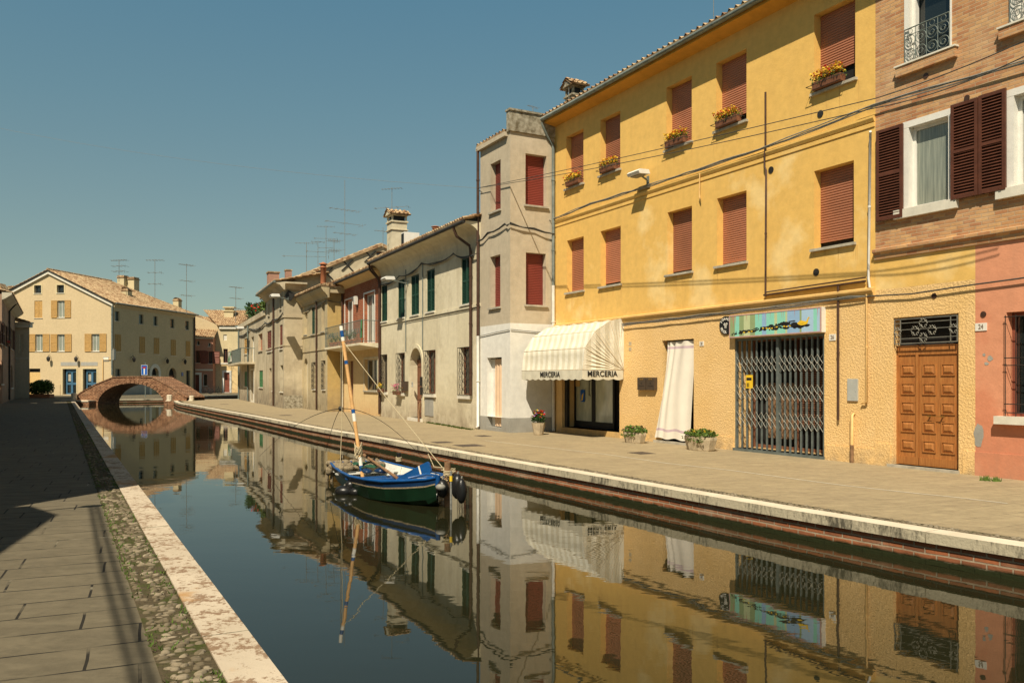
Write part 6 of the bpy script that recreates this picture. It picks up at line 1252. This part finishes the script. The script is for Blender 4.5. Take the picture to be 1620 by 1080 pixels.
# greenish cream end house: end wall faces the camera
GE = Face((p24.x, p24.y), (.995, -.03)); wE = GE.S(46.5); hE = GE.sh(46, 512)[1]; hE2 = GE.sh(24, 503)[1]; eh2 = thing('pale_end_house', 'shaded pale end house closing the left row beside the potted bush', 'house', GE.mat(wE/2)); print('end', wE, hE)
eq2 = GE.box(cL(148), cL(180), dL(437), dL(575)); wall(w := MB(GE.mat()), -.0, wE, 0, hE, [eq2]); sk_ = -.70*3.2
w.poly([(wE,0,0),(wE+sk_,3.2,0),(wE+sk_,3.2,hE),(wE,0,hE)]); w.poly([(0,0,0),(sk_,3.2,0),(sk_,3.2,hE),(0,0,hE)]); w.poly([(sk_,3.2,0),(wE+sk_,3.2,0),(wE+sk_,3.2,hE),(sk_,3.2,hE)]); part('end_wall', w, 'shadewall', eh2); w = part('window', MB(GE.mat()).box(eq2[0], eq2[1], .12, .16, eq2[2], eq2[3]), 'shadewall', eh2); sill(GE, eq2, w, 'wsill')
part('string_course', MB(GE.mat()).box(0, wE, -.05, 0, 3.55, 3.7), 'wsill', eh2); part('cornice', MB(GE.mat()).box(0, wE+.25, -.25, .1, hE-.35, hE).box(0, wE+.35, -.35, .1, hE, hE+.12), 'wsill', eh2)
m = MB(GE.mat()); m.tiles((wE+.35,-.45,hE+.12),(wE+.35+sk_,2.9,hE+.12),(-1.9+sk_,3.1,hE+1.15),(-1.9,-.45,hE+1.15), .24, .42, .05); part('roof', m, 'tile', eh2)
C = AT(3, 500, 74); Mx = Matrix.Translation(C); r = thing('chimney', 'banded yellow chimney at the left picture edge', 'chimney', Mx); part('stack', MB(Mx).box(-.6,.33,-.4,.4,-2,1.5), 'shadewall', r); m = MB(Mx)
for k in range(3): m.box(-.7,.4,-.5,.5,.6+k*.35,.8+k*.35)
part('bands', m, 'buttery', r); part('cap', MB(Mx).prism([(-.9,2.1),(0,2.9),(.5,2.1)], -.5, .5, 1), 'tile', r)
# potted bush group by the end house
g = G(64.5, 629.2); bush(Matrix.Translation((g.x, g.y, 0)), 'wide dark green bush in planters beside the pale end house', (1.15,.8,1.35), 3400, .11, None, leaf='leaf', name='planter_bush')
# nearer houses of the left row (outside the frame to the left; they shade the pavement)
def lefthouse(z0_, z1_, h, lb, mat, gable=None):
    P = Lp(z0_, 5.0); f = Face((P.x, P.y), (dl_.x, dl_.y)); L = (z1_-z0_)/.877; r = thing('left_row_house', lb, 'house', f.mat(L/2)); n = max(1, int(L/3.2)); hol = []
    for i in range(n):
        x = L*(i+.5)/n
        if h > 7: hol.append((x-.45, x+.45, 4.1, 5.5))
        hol.append((x-.45, x+.45, 1.1, 2.5))
    if gable:
        gp = gable; ff = lambda x: next((p[1]+(x-p[0])/(q[0]-p[0])*(q[1]-p[1]) for p, q in zip(gp, gp[1:]) if p[0]-1e-6 <= x <= q[0]+1e-6), h)
        wall(w := MB(f.mat()), 0, L, 0, 6.96, hol, top=dict(cuts=gp, pts=gp, f=ff)); shell(w, 0, L, 7, 4.2); part('front_wall', w, mat, r); m = MB(f.mat())
        for p, q in zip(gp, gp[1:]): m.poly([(p[0],-.02,p[1]+.01),(q[0],-.02,q[1]+.01),(q[0],7,q[1]+.01),(p[0],7,p[1]+.01)])
        part('roof', m, 'tile', r)
    else:
        wall(w := MB(f.mat()), 0, L, 0, h, hol); shell(w, 0, L, 8, h); part('front_wall', w, mat, r); m = MB(f.mat()); m.tiles((0,-.15,h+.05),(L,-.15,h+.05),(L,4,h+1.3),(0,4,h+1.3), .3,.5,.05); part('roof', m, 'tile', r)
    for q in hol: shutters(f, q, r, 'brown', 'wsill', louv=.1)
    return f, L
lefthouse(-6.5, 8.2, 6.9, 'near left row house with a low gable, beside the photographer', 'brownwall', [(0,4.4),(9.8,4.4),(15.5,6.95),(14.7/.877,6.4)])
lefthouse(8.35, 23.5, 9.2, 'tall left row house shading the near paving', 'shadewall'); lefthouse(23.5, 42, 8.8, 'long left row house past the tall one', 'brownwall'); lefthouse(42, 56, 8.4, 'left row house just before the brown one at the picture edge', 'shadewall')
# lamp bracket and heavy cable on the low gable house whose shadow falls on the paving
P = Lp(8.0, 5.0); f = Face((P.x, P.y), (dl_.x, dl_.y)); Mx = f.mat(0,0,4.85); r = thing('bracket_lamp', 'long arm lamp bracket high on the near left house', 'street lamp', Mx)
part('arm', MB(Mx).tube([(0,0,.4),(.0,-.5,1.05),(0,-.84,1.25)], .03, 6), 'iron', r); part('lamp_head', MB(Mx).blob((0,-.86,1.28), (.1,.16,.08), 10, 6), 'greypipe', r)
m = MB(Mx); [m.tube([(0,-.86-o_,1.25),(-4,-.86-o_*1.3,1.2),(-9,-.88-o_,1.24),(-14,-.9-o_*1.4,1.3)], .022, 6) for o_ in (0, .07)]; part('cable_duct', m, 'cable', r)
# ================================================================ ANTENNAS
def antenna(px, yb, yt, z, lb, els, r_=None):
    B = AT(px, yb, z); h = AT(px, yt, z).z-B.z; Mx = Matrix.Translation(B) @ Matrix.Rotation(random.uniform(-.5,1.0), 4, 'Z'); r = thing('tv_antenna', lb, 'antenna', Mx, 'television antennas on the roofs'); rr_ = max(.009, z*.00027)
    part('mast', MB(Mx).tube([(0,0,-.6),(0,0,h)], rr_*1.15, 5), 'cable2', r)
    for (fh_, L, n, el) in els:
        m = MB(Mx); zz = h*fh_; L *= .85; m.tube([(-L*.55,0,zz),(L*.45,0,zz+.02)], rr_*.8, 4)
        for i in range(n): x = -L*.5+L*i/(n-1); e_ = el*(.6+.4*i/(n-1)); m.tube([(x,-e_/2,zz),(x,e_/2,zz)], rr_*.6, 4); m.tube([(x,0,zz-e_*.12),(x,0,zz+e_*.12)], rr_*.6, 4)
        part('element_array', m, 'cable2', r)
A = [(188.3,437,411,95,'short roof antenna left of the twin chimneys'),(245,466,410,98,'tall thin antenna in the middle of the big cream roof'),(295,489,417,102,'tallest antenna at the far end of the big cream roof'),(373,503,453,110,'antenna above the far cream house')]
for a in A: antenna(*a, els=[(.97,2.2,6,1.),(.62,1.8,3,1.4),(.3,1.6,3,1.6)])
for px, yb, yt, z, lb, els in ((484.8,421,383,52,'leftmost antenna of the cluster above the long gable roof',[(.95,1.5,6,.5),(.4,3.2,3,1.)]),(503,416,381,52,'second antenna of the cluster, with a bent head',[(.95,.9,4,.5),(.5,1.6,3,.8)]),(515.8,411,357,52,'slim tall antenna rising third in the cluster',[(.97,1.2,6,.5),(.62,1.6,3,.8),(.35,1.,3,.6)]),(528.5,409,378,52,'stubby grid antenna in the cluster',[(.9,.9,6,1.2),(.4,.8,5,1.6)]),(545.5,403,285,50,'tallest mast of the gable roof cluster',[(.6,2.2,6,.7),(.42,2.8,3,1.),(.28,1.6,4,.7)]),(620,352,296,38.2,'antenna on top of the tall cream chimney',[(.95,1.1,7,.35),(.42,1.9,4,.5)]),(606,372,360,37.5,'small white antenna clipped to the tall chimney',[(.5,.9,6,.3)]),(900,147,130,28.4,'small antenna on the hooded chimney of the yellow roof',[(.9,.35,4,.3)]),(843,182,168,27,'tiny antenna behind the tower parapet',[(.9,.5,5,.2)]),(1129,40,-40,26,'dark antenna mast on the yellow roof',[(.95,.8,5,.3),(.62,.3,4,.15)])):
    antenna(px, yb, yt, z, lb, els)
C = AT(909, 168, 28.6); cch = chimney_block(yel, C, .5, .45, .28, mat='lichen')
# ================================================================ WIRES OVERHEAD
tp = Vector((*TF.xy(0,-.1), 0)); t1 = TF.sh(758, 299)[1]
A0 = Vector((-23.5, 38, 0)); A0.z = EYE+(HZ-196)/F_PX*38; A0.x = (0-810)/F_PX*38-1.0
wire([A0, (tp.x, tp.y, t1)], .005, 'thin wire crossing the open sky to the tower corner', .35, 'cable2')
pr = YE.xy(sB+4.3, -.25); zt_ = YE.sh(1620, 66, -.25)[1]
x_, z_ = YE.sh(1385, 150, -.3)
pa = YE.xy(YE.S(1470,-.2), -.2); zza = YE.sh(1470, 121, -.2)[1]
wire([(tp.x, tp.y, t1), (*YE.xy(YE.S(1385,-1.5),-1.5), YE.sh(1385,156,-1.5)[1]), (*YE.xy(YE.S(1640,-1.5),-1.5), YE.sh(1640,56,-1.5)[1])], .009, 'upper of the two long wires across the yellow house front', .05)
wire([(tp.x, tp.y, t1), (*YE.xy(YE.S(1385,-1.45),-1.45), YE.sh(1385,171,-1.45)[1]), (*YE.xy(YE.S(1640,-1.45),-1.45), YE.sh(1640,80,-1.45)[1])], .009, 'lower of the two long wires across the yellow house front', .1)
wire([(tp.x, tp.y, t1-.05), (*YE.xy(sJ+.05,-.15), YE.sh(878,350)[1])], .011, 'short slanting wire on the tower face', .1)
# road sign beyond bridge
g = G(230, 627.5); Mx = Matrix.Translation(g); r = thing('road_sign', 'blue dead end road sign on a pole behind the bridge', 'road sign', Mx); part('pole', MB(Mx).tube([(0,0,0),(0,0,3.4)], .05, 8), 'greypipe', r)
hz_ = AT(228, 585, g.y).z; part('sign_plate', MB(Mx).box(-.38,.24,-.09,-.06,hz_-.5,hz_+.5), 'signblue', r); part('white_bar', MB(Mx).box(-.13,-.01,-.1,-.09,hz_-.42,hz_+.15), 'plaque', r); part('red_bar', MB(Mx).box(-.24,.10,-.104,-.09,hz_+.15,hz_+.32), 'red', r); part('border', ring(MB(Mx), -.38,.24,hz_-.5,hz_+.5,.025,-.098,-.09), 'plaque', r); part('side_panel', MB(Mx).box(.27,.42,-.06,-.03,hz_-.5,hz_+.1), 'iron', r)
# ================================================================ BOAT
def boat():
    st = Vector((-3.02, 16.05, -.33)); ax2 = Vector((.479, -.878, 0)); f = Face((st.x, st.y), (ax2.x, ax2.y)); Mx = f.mat(0,0,-.33)      # x along to the bow, y = inward = far side
    r = thing('rowing_boat', 'green and blue wooden fishing boat with white inside moored at the posts', 'boat', Mx)
    st_ = [(0,.50,.36,.05),(.5,.58,.33,-.02),(1.2,.66,.31,-.06),(1.9,.72,.31,-.08),(2.6,.70,.33,-.08),(3.1,.58,.345,-.06),(3.5,.36,.385,-.03),(3.78,.14,.42,.02),(3.93,.02,.46,.10)]
    rows = [(0,0.),(.62,.05),(.88,.22),(.95,.70),(.957,.755),(.96,.78),(1.,1.)]
    def sec(s_, k, ins=0.):
        x, b, g_, kz = s_; out = []
        for (fb, fz) in rows: out.append((x-(ins*.6 if x > 3.5 else -ins if x < .01 else 0), k*(max(b-ins, .004))*fb, kz+ins+(g_-kz-ins)*fz+(0)))
        return out
    m = MB(Mx)
    for k in (-1, 1):
        for i in range(len(st_)-1):
            A_, B_ = sec(st_[i], k), sec(st_[i+1], k)
            for j in range(len(rows)-1): m.k = 1 if j == 3 else (2 if j >= 5 else (2 if j == 4 else 0)); m.s = j < 3; m.poly([A_[j], A_[j+1], B_[j+1], B_[j]])
    m.s = False; S0 = sec(st_[0], -1); S1 = sec(st_[0], 1); m.k = 0; m.poly(S0+S1[::-1][:-1]); part('hull', m, ['hullgreen','net','navy'], r)
    m = MB(Mx)
    for k in (-1, 1):
        for i in range(len(st_)-1):
            A_, B_ = sec(st_[i], k, .03), sec(st_[i+1], k, .03)
            for j in range(len(rows)-1): m.poly([A_[j], A_[j+1], B_[j+1], B_[j]])
    S0 = sec(st_[0], -1, .03); S1 = sec(st_[0], 1, .03); m.poly(S0+S1[::-1][:-1])
    for x in (.9, 1.5, 2.1, 2.6, 3.0, 3.25, 3.45):                       # ribs
        for a, b in zip(st_, st_[1:]):
            if a[0] <= x < b[0]: t = (x-a[0])/(b[0]-a[0]); s_ = tuple(a[q]+(b[q]-a[q])*t for q in range(4)); break
        for k in (-1, 1): P = sec(s_, k, .045); m.tube(P, .018, 4)
    part('inner_hull', m, 'boatwhite', r)
    m = MB(Mx)
    for k in (-1, 1): m.tube([sec(s_, k)[-1] for s_ in st_], .026, 6)
    m.tube([sec(st_[0], -1)[-1], sec(st_[0], 1)[-1]], .026, 6); part('gunwale', m, 'blue', r)
    m = MB(Mx); m.tube([(3.94,0,.33),(3.96,0,.42),(3.97,0,.5)], .04, 6); m.tube([(3.5,-.3,.42),(3.62,-.05,.48),(3.6,.25,.43)], .022, 6); part('stem_post', m, 'blue', r)
    for x, w_, z_, mt in ((.75,.62,.24,'boatwhite'),(1.55,.68,.24,'blue'),(2.1,.69,.27,'blue')): part('thwart', MB(Mx).box(x-.07, x+.07, -w_, w_, z_-.025, z_), mt, r)
    part('stern_board', MB(Mx).box(0.04,.45,-.5,.5,.2,.235), 'boatwhite', r); part('bow_deck', MB(Mx).prism([(3.2,-.42),(3.8,-.06),(3.8,.06),(3.2,.42)], .29, .31, 2), 'boatwhite', r); part('floor_boards', MB(Mx).box(.4,3.2,-.36,.36,.045,.065), 'boatwhite', r)
    # mast with bands
    B = Vector((.95, .08, .0)); Mi = Mx.inverted(); T = Mi @ AT(539.5, 516, 15.6); bs = Mi @ AT(575, 742, 15.2); bs.z = .06; m = MB(Mx); ys = [(516,523,'w'),(523,533,'b'),(533,539,'w'),(539,569,'o'),(569,574.5,'b'),(574.5,643,'o'),(643,649,'b'),(649,661,'w'),(661,714,'o'),(714,727,'w'),(727,735,'b'),(735,752,'o')]; ks = ['boat_wood','blue','plaque']
    for a, b, c in ys: m.k = {'o':0,'b':1,'w':2}[c]; m.tube([T.lerp(bs, (a-516)/236), T.lerp(bs, (b-516)/236)], .034 if c == 'o' else .036, 8, r2=.034 if c == 'o' else None)
    part('mast', m, ks, r)
    m = MB(Mx); k0 = T.lerp(bs, .78)
    for i in range(7): a = i*1.1; m.tube([k0+Vector((.07*math.cos(a+t), .07*math.sin(a+t), .10*math.sin(t*2+i)-.02*i)) for t in [j*.7 for j in range(10)]], .009, 4)
    part('rope_coil', m, 'rope', r)
    m = MB(Mx); t0 = T.lerp(bs, .1); m.tube([t0, t0.lerp(Vector((2.9,.6,.42)), .5)-Vector((0,0,.03)), (2.9,.6,.42)], .008, 4); m.tube([t0+Vector((-.04,0,0)), Vector((bs.x-.35,bs.y-.3,1.1)), (bs.x+.1,-.62,.33)], .007, 4); part('stay_rope', m, 'rope', r)
    # nets and cloth lying in the stern (things)
    N1 = thing('fishing_net', 'beige fishing net heaped over the boat stern', 'fishing net', Mx @ Matrix.Translation((.3,0,.3)))
    m = MB(Mx)
    for i in range(20): m.blob((random.uniform(-.02,.75), random.uniform(-.45,.45), .29+random.uniform(-.02,.04)), (random.uniform(.12,.24), random.uniform(.1,.2), .06), 10, 6, .16)
    for i in range(7): m.blob((-.03, -.5+i*.15, .36), (.07,.1,.05), 8, 5, .2)
    for i in range(5): m.blob((-.05+random.uniform(-.02,.02), -.3-.08*i+.1, .30-.02*i), (.06,.07,.1), 8, 6, .2)
    m.tube([(-.03,-.5,.36),(-.08,-.54,.2),(-.09,-.55,-.02)], .05, 6, r2=.03); m.tube([(-.0,-.42,.36),(-.07,-.45,.15),(-.08,-.46,.0)], .05, 6, r2=.03); part('netting', m, 'net', N1)
    m = MB(Mx); m.s = True; 
    for i in range(9):
        for j in range(5): m.v.append((.25+i*.1, -.2+j*.1, .36+.04*math.sin(i*1.7+j*2.3)))
    for i in range(8):
        for j in range(4): q = i*5+j; m.face((q, q+1, q+6, q+5))
    part('tarpaulin', m, 'greencloth', None, 'crumpled dark green tarpaulin lying on the fishing net', 'tarpaulin')
    m = MB(Mx @ Matrix.Translation((1.3,-.1,.3))); [m.blob((random.uniform(-.12,.12),random.uniform(-.15,.15),random.uniform(0,.03)), (.09,.09,.04), 8, 5, .2) for _ in range(6)]; part('blue_cloth', m, 'navy', None, 'folded blue cloth on the boat thwart', 'cloth')
    # oar + rudder blade
    o1 = Mi @ AT(578, 721, 15.9); o2 = Mi @ AT(629, 756, 13.9); OM = Mx @ Matrix.Translation(o2); r2 = thing('oar', 'brown wooden oar lying along the boat with its grip towards the stern', 'oar', OM); part('shaft', MB(Mx).tube([o1, o2], .026, 7), 'postwood', r2); part('grip', MB(Mx).tube([o1+(o1-o2)*.05, o1], .034, 7), 'postwood', r2)
    b1 = AT(634, 757, 13.55); b2 = AT(679, 739, 13.2); b1 = Mi @ b1; b2 = Mi @ b2; dv = (b2-b1).normalized(); upv = Vector((0,0,1)); wv = (upv-dv*upv.dot(dv)).normalized(); tv = dv.cross(wv)
    r3 = thing('rudder', 'bright blue rudder blade with a white band resting across the boat', 'rudder', Mx @ Matrix.Translation(b1)); m = MB(Mx)
    def slab(t0, t1, h0, h1, th, k):
        m.k = k; P = []
        for t, h in ((t0,h0),(t1,h1)):
            c = b1.lerp(b2, t)
            for sw, st2 in ((-1,-1),(1,-1),(1,1),(-1,1)): P.append(c+wv*sw*h/2+tv*st2*th/2)
        n = len(m.v); m.v += [tuple(p) for p in P]
        for q in ((0,1,2,3),(7,6,5,4),(0,4,5,1),(1,5,6,2),(2,6,7,3),(3,7,4,0)): m.face(tuple(n+i for i in q))
    slab(-.12,.0,.03,.08,.04,0); slab(.0,.68,.08,.16,.035,0); slab(.68,.73,.165,.17,.037,1); slab(.73,1.,.17,.19,.035,0); slab(1.,1.04,.19,.12,.034,0); part('blade', m, ['blue','plaque'], r3)
    return Mx
BM = boat()
# lift net frame hung from the mast
C = Vector(AT(539, 646, 16.2)); TT = AT(539.5, 522, 15.6); r = thing('lift_net_frame', 'square lift net frame of four thin curved poles hung from the boat mast', 'net frame', Matrix.Translation(C)); m = MB(); 
for (px, py, z, lift) in ((411,721,20.5,.45),(515,716,19.5,.25),(575,722,17.8,.25),(672,728,18.2,.55)):
    E_ = AT(px, py, z); pts_ = []
    for i in range(15): t = i/14; p = C.lerp(E_, t); p.z += lift*4*t*(1-t)*.55*(1-.3*t); pts_.append(p)
    m.tube(pts_, .007, 4, r2=.004)
part('curved_poles', m, 'iron', r); part('hanging_rope', MB().tube([TT, C], .007, 4), 'rope', r); part('hub', MB().blob(tuple(C), .05, 8, 5), 'iron', r)
# mooring posts, buoys
def post(px, yb, yt, z, r_, lb, mat='postwood', tilt=0.):
    B = AT(px, yb, z); B.z = -.33; h = AT(px, yt, z).z+.33; Mx = Matrix.Translation(B); t = thing('mooring_post', lb, 'mooring post', Mx, 'mooring posts round the boat'); part('post', MB(Mx).tube([(0,0,-.5),(tilt,0,h)], r_, 9), mat, t)
    m = MB(Mx)
    for k in range(4): m.tube([((r_+.01)*math.cos(a)+tilt*.7, (r_+.01)*math.sin(a), h*.72+k*.022+.01*math.sin(a)) for a in [i*.7 for i in range(10)]], .009, 4)
    part('rope_loop', m, 'rope', t); return Mx
zbw = 12.55
post(708, 770, 731, zbw+.15, .05, 'brown wooden post at the bow wound with rope'); post(631, 760, 716, 16.0, .045, 'black mooring post behind the boat', 'black')
Bp = AT(713.5, 745, zbw-.1); Mx = Matrix.Translation((Bp.x, Bp.y, -.33)); r = thing('metal_pole', 'thin rusty metal pole standing in the water at the bow', 'pole', Mx); part('pole', MB(Mx).tube([(0,0,-.6),(.0,0,Bp.z+.33)], .018, 6), 'cable2', r); part('collar', MB(Mx).tube([(0,0,.42),(0,0,.5)], .025, 6), 'fyel2', r)
def fender(px, py, z, rr_, lb, mat='black', k=(1,1,1)):
    C = AT(px, py, z); C.z = max(C.z, -.33+rr_*k[2]*.35); Mx = Matrix.Translation(C); t = thing('fender', lb, 'fender', Mx, 'black floats and fenders round the boat'); part('float', MB(Mx).blob((0,0,0), (rr_*k[0],rr_*k[1],rr_*k[2]), 12, 8), mat, t); part('eyelet', MB(Mx).tube([(0,0,rr_*k[2]*.9),(.01,0,rr_*k[2]*1.15)], rr_*.12, 6), 'plasticgrey' if mat == 'black' else 'black', t); return C
fender(545, 777, 14.15, .13, 'round black float lowest at the stern corner', k=(1.3,1,.8)); fender(555, 768, 14.2, .1, 'black float hanging upper at the stern corner'); fender(563, 778, 14.05, .1, 'small black float to the right of the stern pair', k=(1.2,1,.8))
fender(700, 772, 12.6, .12, 'dark float against the stem of the boat', k=(.9,.9,1.2)); fender(724, 769, 12.5, .13, 'long black float tied to the pole', k=(.8,.8,1.5)); fender(730, 776, 12.4, .12, 'outer black float leaning right of the pole', k=(.7,.7,1.6)); fender(727, 758, 12.5, .045, 'small red float on top of the black ones', 'red'); fender(697, 770, 12.45, .055, 'small pale grey canister between stem and post', 'plasticgrey', (1.4,.8,.9))
m = MB(Matrix.Translation(AT(720, 765, 12.5))); m.blob((0,0,0), (.1,.07,.16), 6, 4, .15); part('black_bag', m, 'black', None, 'black plastic bag hanging from the bow post', 'bag')
cA = AT(706, 748, zbw+.15); Mx = Matrix.Translation(cA); m = MB(Mx); rr2 = random.Random(2)
for i in range(9): p = [Vector((rr2.uniform(-.1,.16), rr2.uniform(-.1,.05), rr2.uniform(-.12,.1))) for _ in range(4)]; m.tube(p, .008, 4)
m.tube([(0,0,0),(-.1,.05,-.1),Vector(BM @ Vector((3.97,0,.5)))-cA], .01, 4); m.tube([(0,0,.02),(.1,.6,.0),(-.3,1.2,-.03),(-.5,2.2,.1)], .009, 4); part('mooring_rope', m, 'rope', None, 'tangle of pale mooring rope round the bow post', 'rope')
# ================================================================ LIGHT, SKY, CAMERA
sun_az = Vector((-.30, -.954)).normalized(); el = R(52)
sd = Vector((sun_az.x*math.cos(el), sun_az.y*math.cos(el), math.sin(el)))
L = bpy.data.lights.new('sun', 'SUN'); L.energy = 4.8; L.angle = R(.5); L.color = (1., .89, .70); lo_ = bpy.data.objects.new('sun', L); COL.objects.link(lo_); lo_.rotation_euler = sd.to_track_quat('Z', 'Y').to_euler(); lo_.location = (0, 0, 40)
W = bpy.data.worlds.new('World'); scene.world = W; W.use_nodes = True; nt = W.node_tree; bg = nt.nodes['Background']; sk = nt.nodes.new('ShaderNodeTexSky'); sk.sky_type = 'NISHITA'; sk.sun_disc = False; sk.sun_elevation = el; sk.sun_rotation = math.atan2(sun_az.x, sun_az.y); sk.air_density = 1.0; sk.dust_density = .6; sk.ozone_density = 1.5
# pale teal summer haze of the sky itself: a gradient by elevation added to the physical sky
mx = nt.nodes.new('ShaderNodeMix'); mx.data_type = 'RGBA'; mx.blend_type = 'MULTIPLY'; mx.inputs[0].default_value = 1; mx.inputs[7].default_value = (.95, .95, .74, 1); nt.links.new(sk.outputs[0], mx.inputs[6])
tc = nt.nodes.new('ShaderNodeTexCoord'); sp = nt.nodes.new('ShaderNodeSeparateXYZ'); nt.links.new(tc.outputs['Generated'], sp.inputs[0])
cr = nt.nodes.new('ShaderNodeValToRGB'); nt.links.new(sp.outputs[2], cr.inputs[0]); e_ = cr.color_ramp.elements
e_[0].position = 0.; e_[0].color = (.15,.19,.165,1); e_[1].position = 1.; e_[1].color = (.0,.0,.0,1)
for p_, c_ in ((.15,(.115,.175,.170)),(.30,(.075,.175,.215)),(.42,(.05,.165,.24)),(.6,(.02,.07,.11)),(.8,(.0,.01,.02))): q_ = cr.color_ramp.elements.new(p_); q_.color = (*c_, 1)
bg2 = nt.nodes.new('ShaderNodeBackground'); nt.links.new(cr.outputs[0], bg2.inputs[0]); bg2.inputs[1].default_value = .55; ad = nt.nodes.new('ShaderNodeAddShader')
nt.links.new(mx.outputs[2], bg.inputs[0]); bg.inputs[1].default_value = .04; nt.links.new(bg.outputs[0], ad.inputs[0]); nt.links.new(bg2.outputs[0], ad.inputs[1]); nt.links.new(ad.outputs[0], nt.nodes['World Output'].inputs[0])
cam = bpy.data.cameras.new('camera'); cam.sensor_width = 36; cam.lens = F_PX/1620*36; cam.shift_y = (HZ-540)/1620; cam.clip_end = 3000; cam.clip_start = .05
co = bpy.data.objects.new('camera', cam); COL.objects.link(co); co.location = (0, 0, EYE); co.rotation_euler = (R(90), 0, 0); scene.camera = co
scene.view_settings.view_transform = 'Standard'; scene.view_settings.look = 'None'; scene.view_settings.exposure = .42; scene.view_settings.gamma = 1
scene.render.resolution_x = 1024; scene.render.resolution_y = 682
print('objects', len(bpy.data.objects))
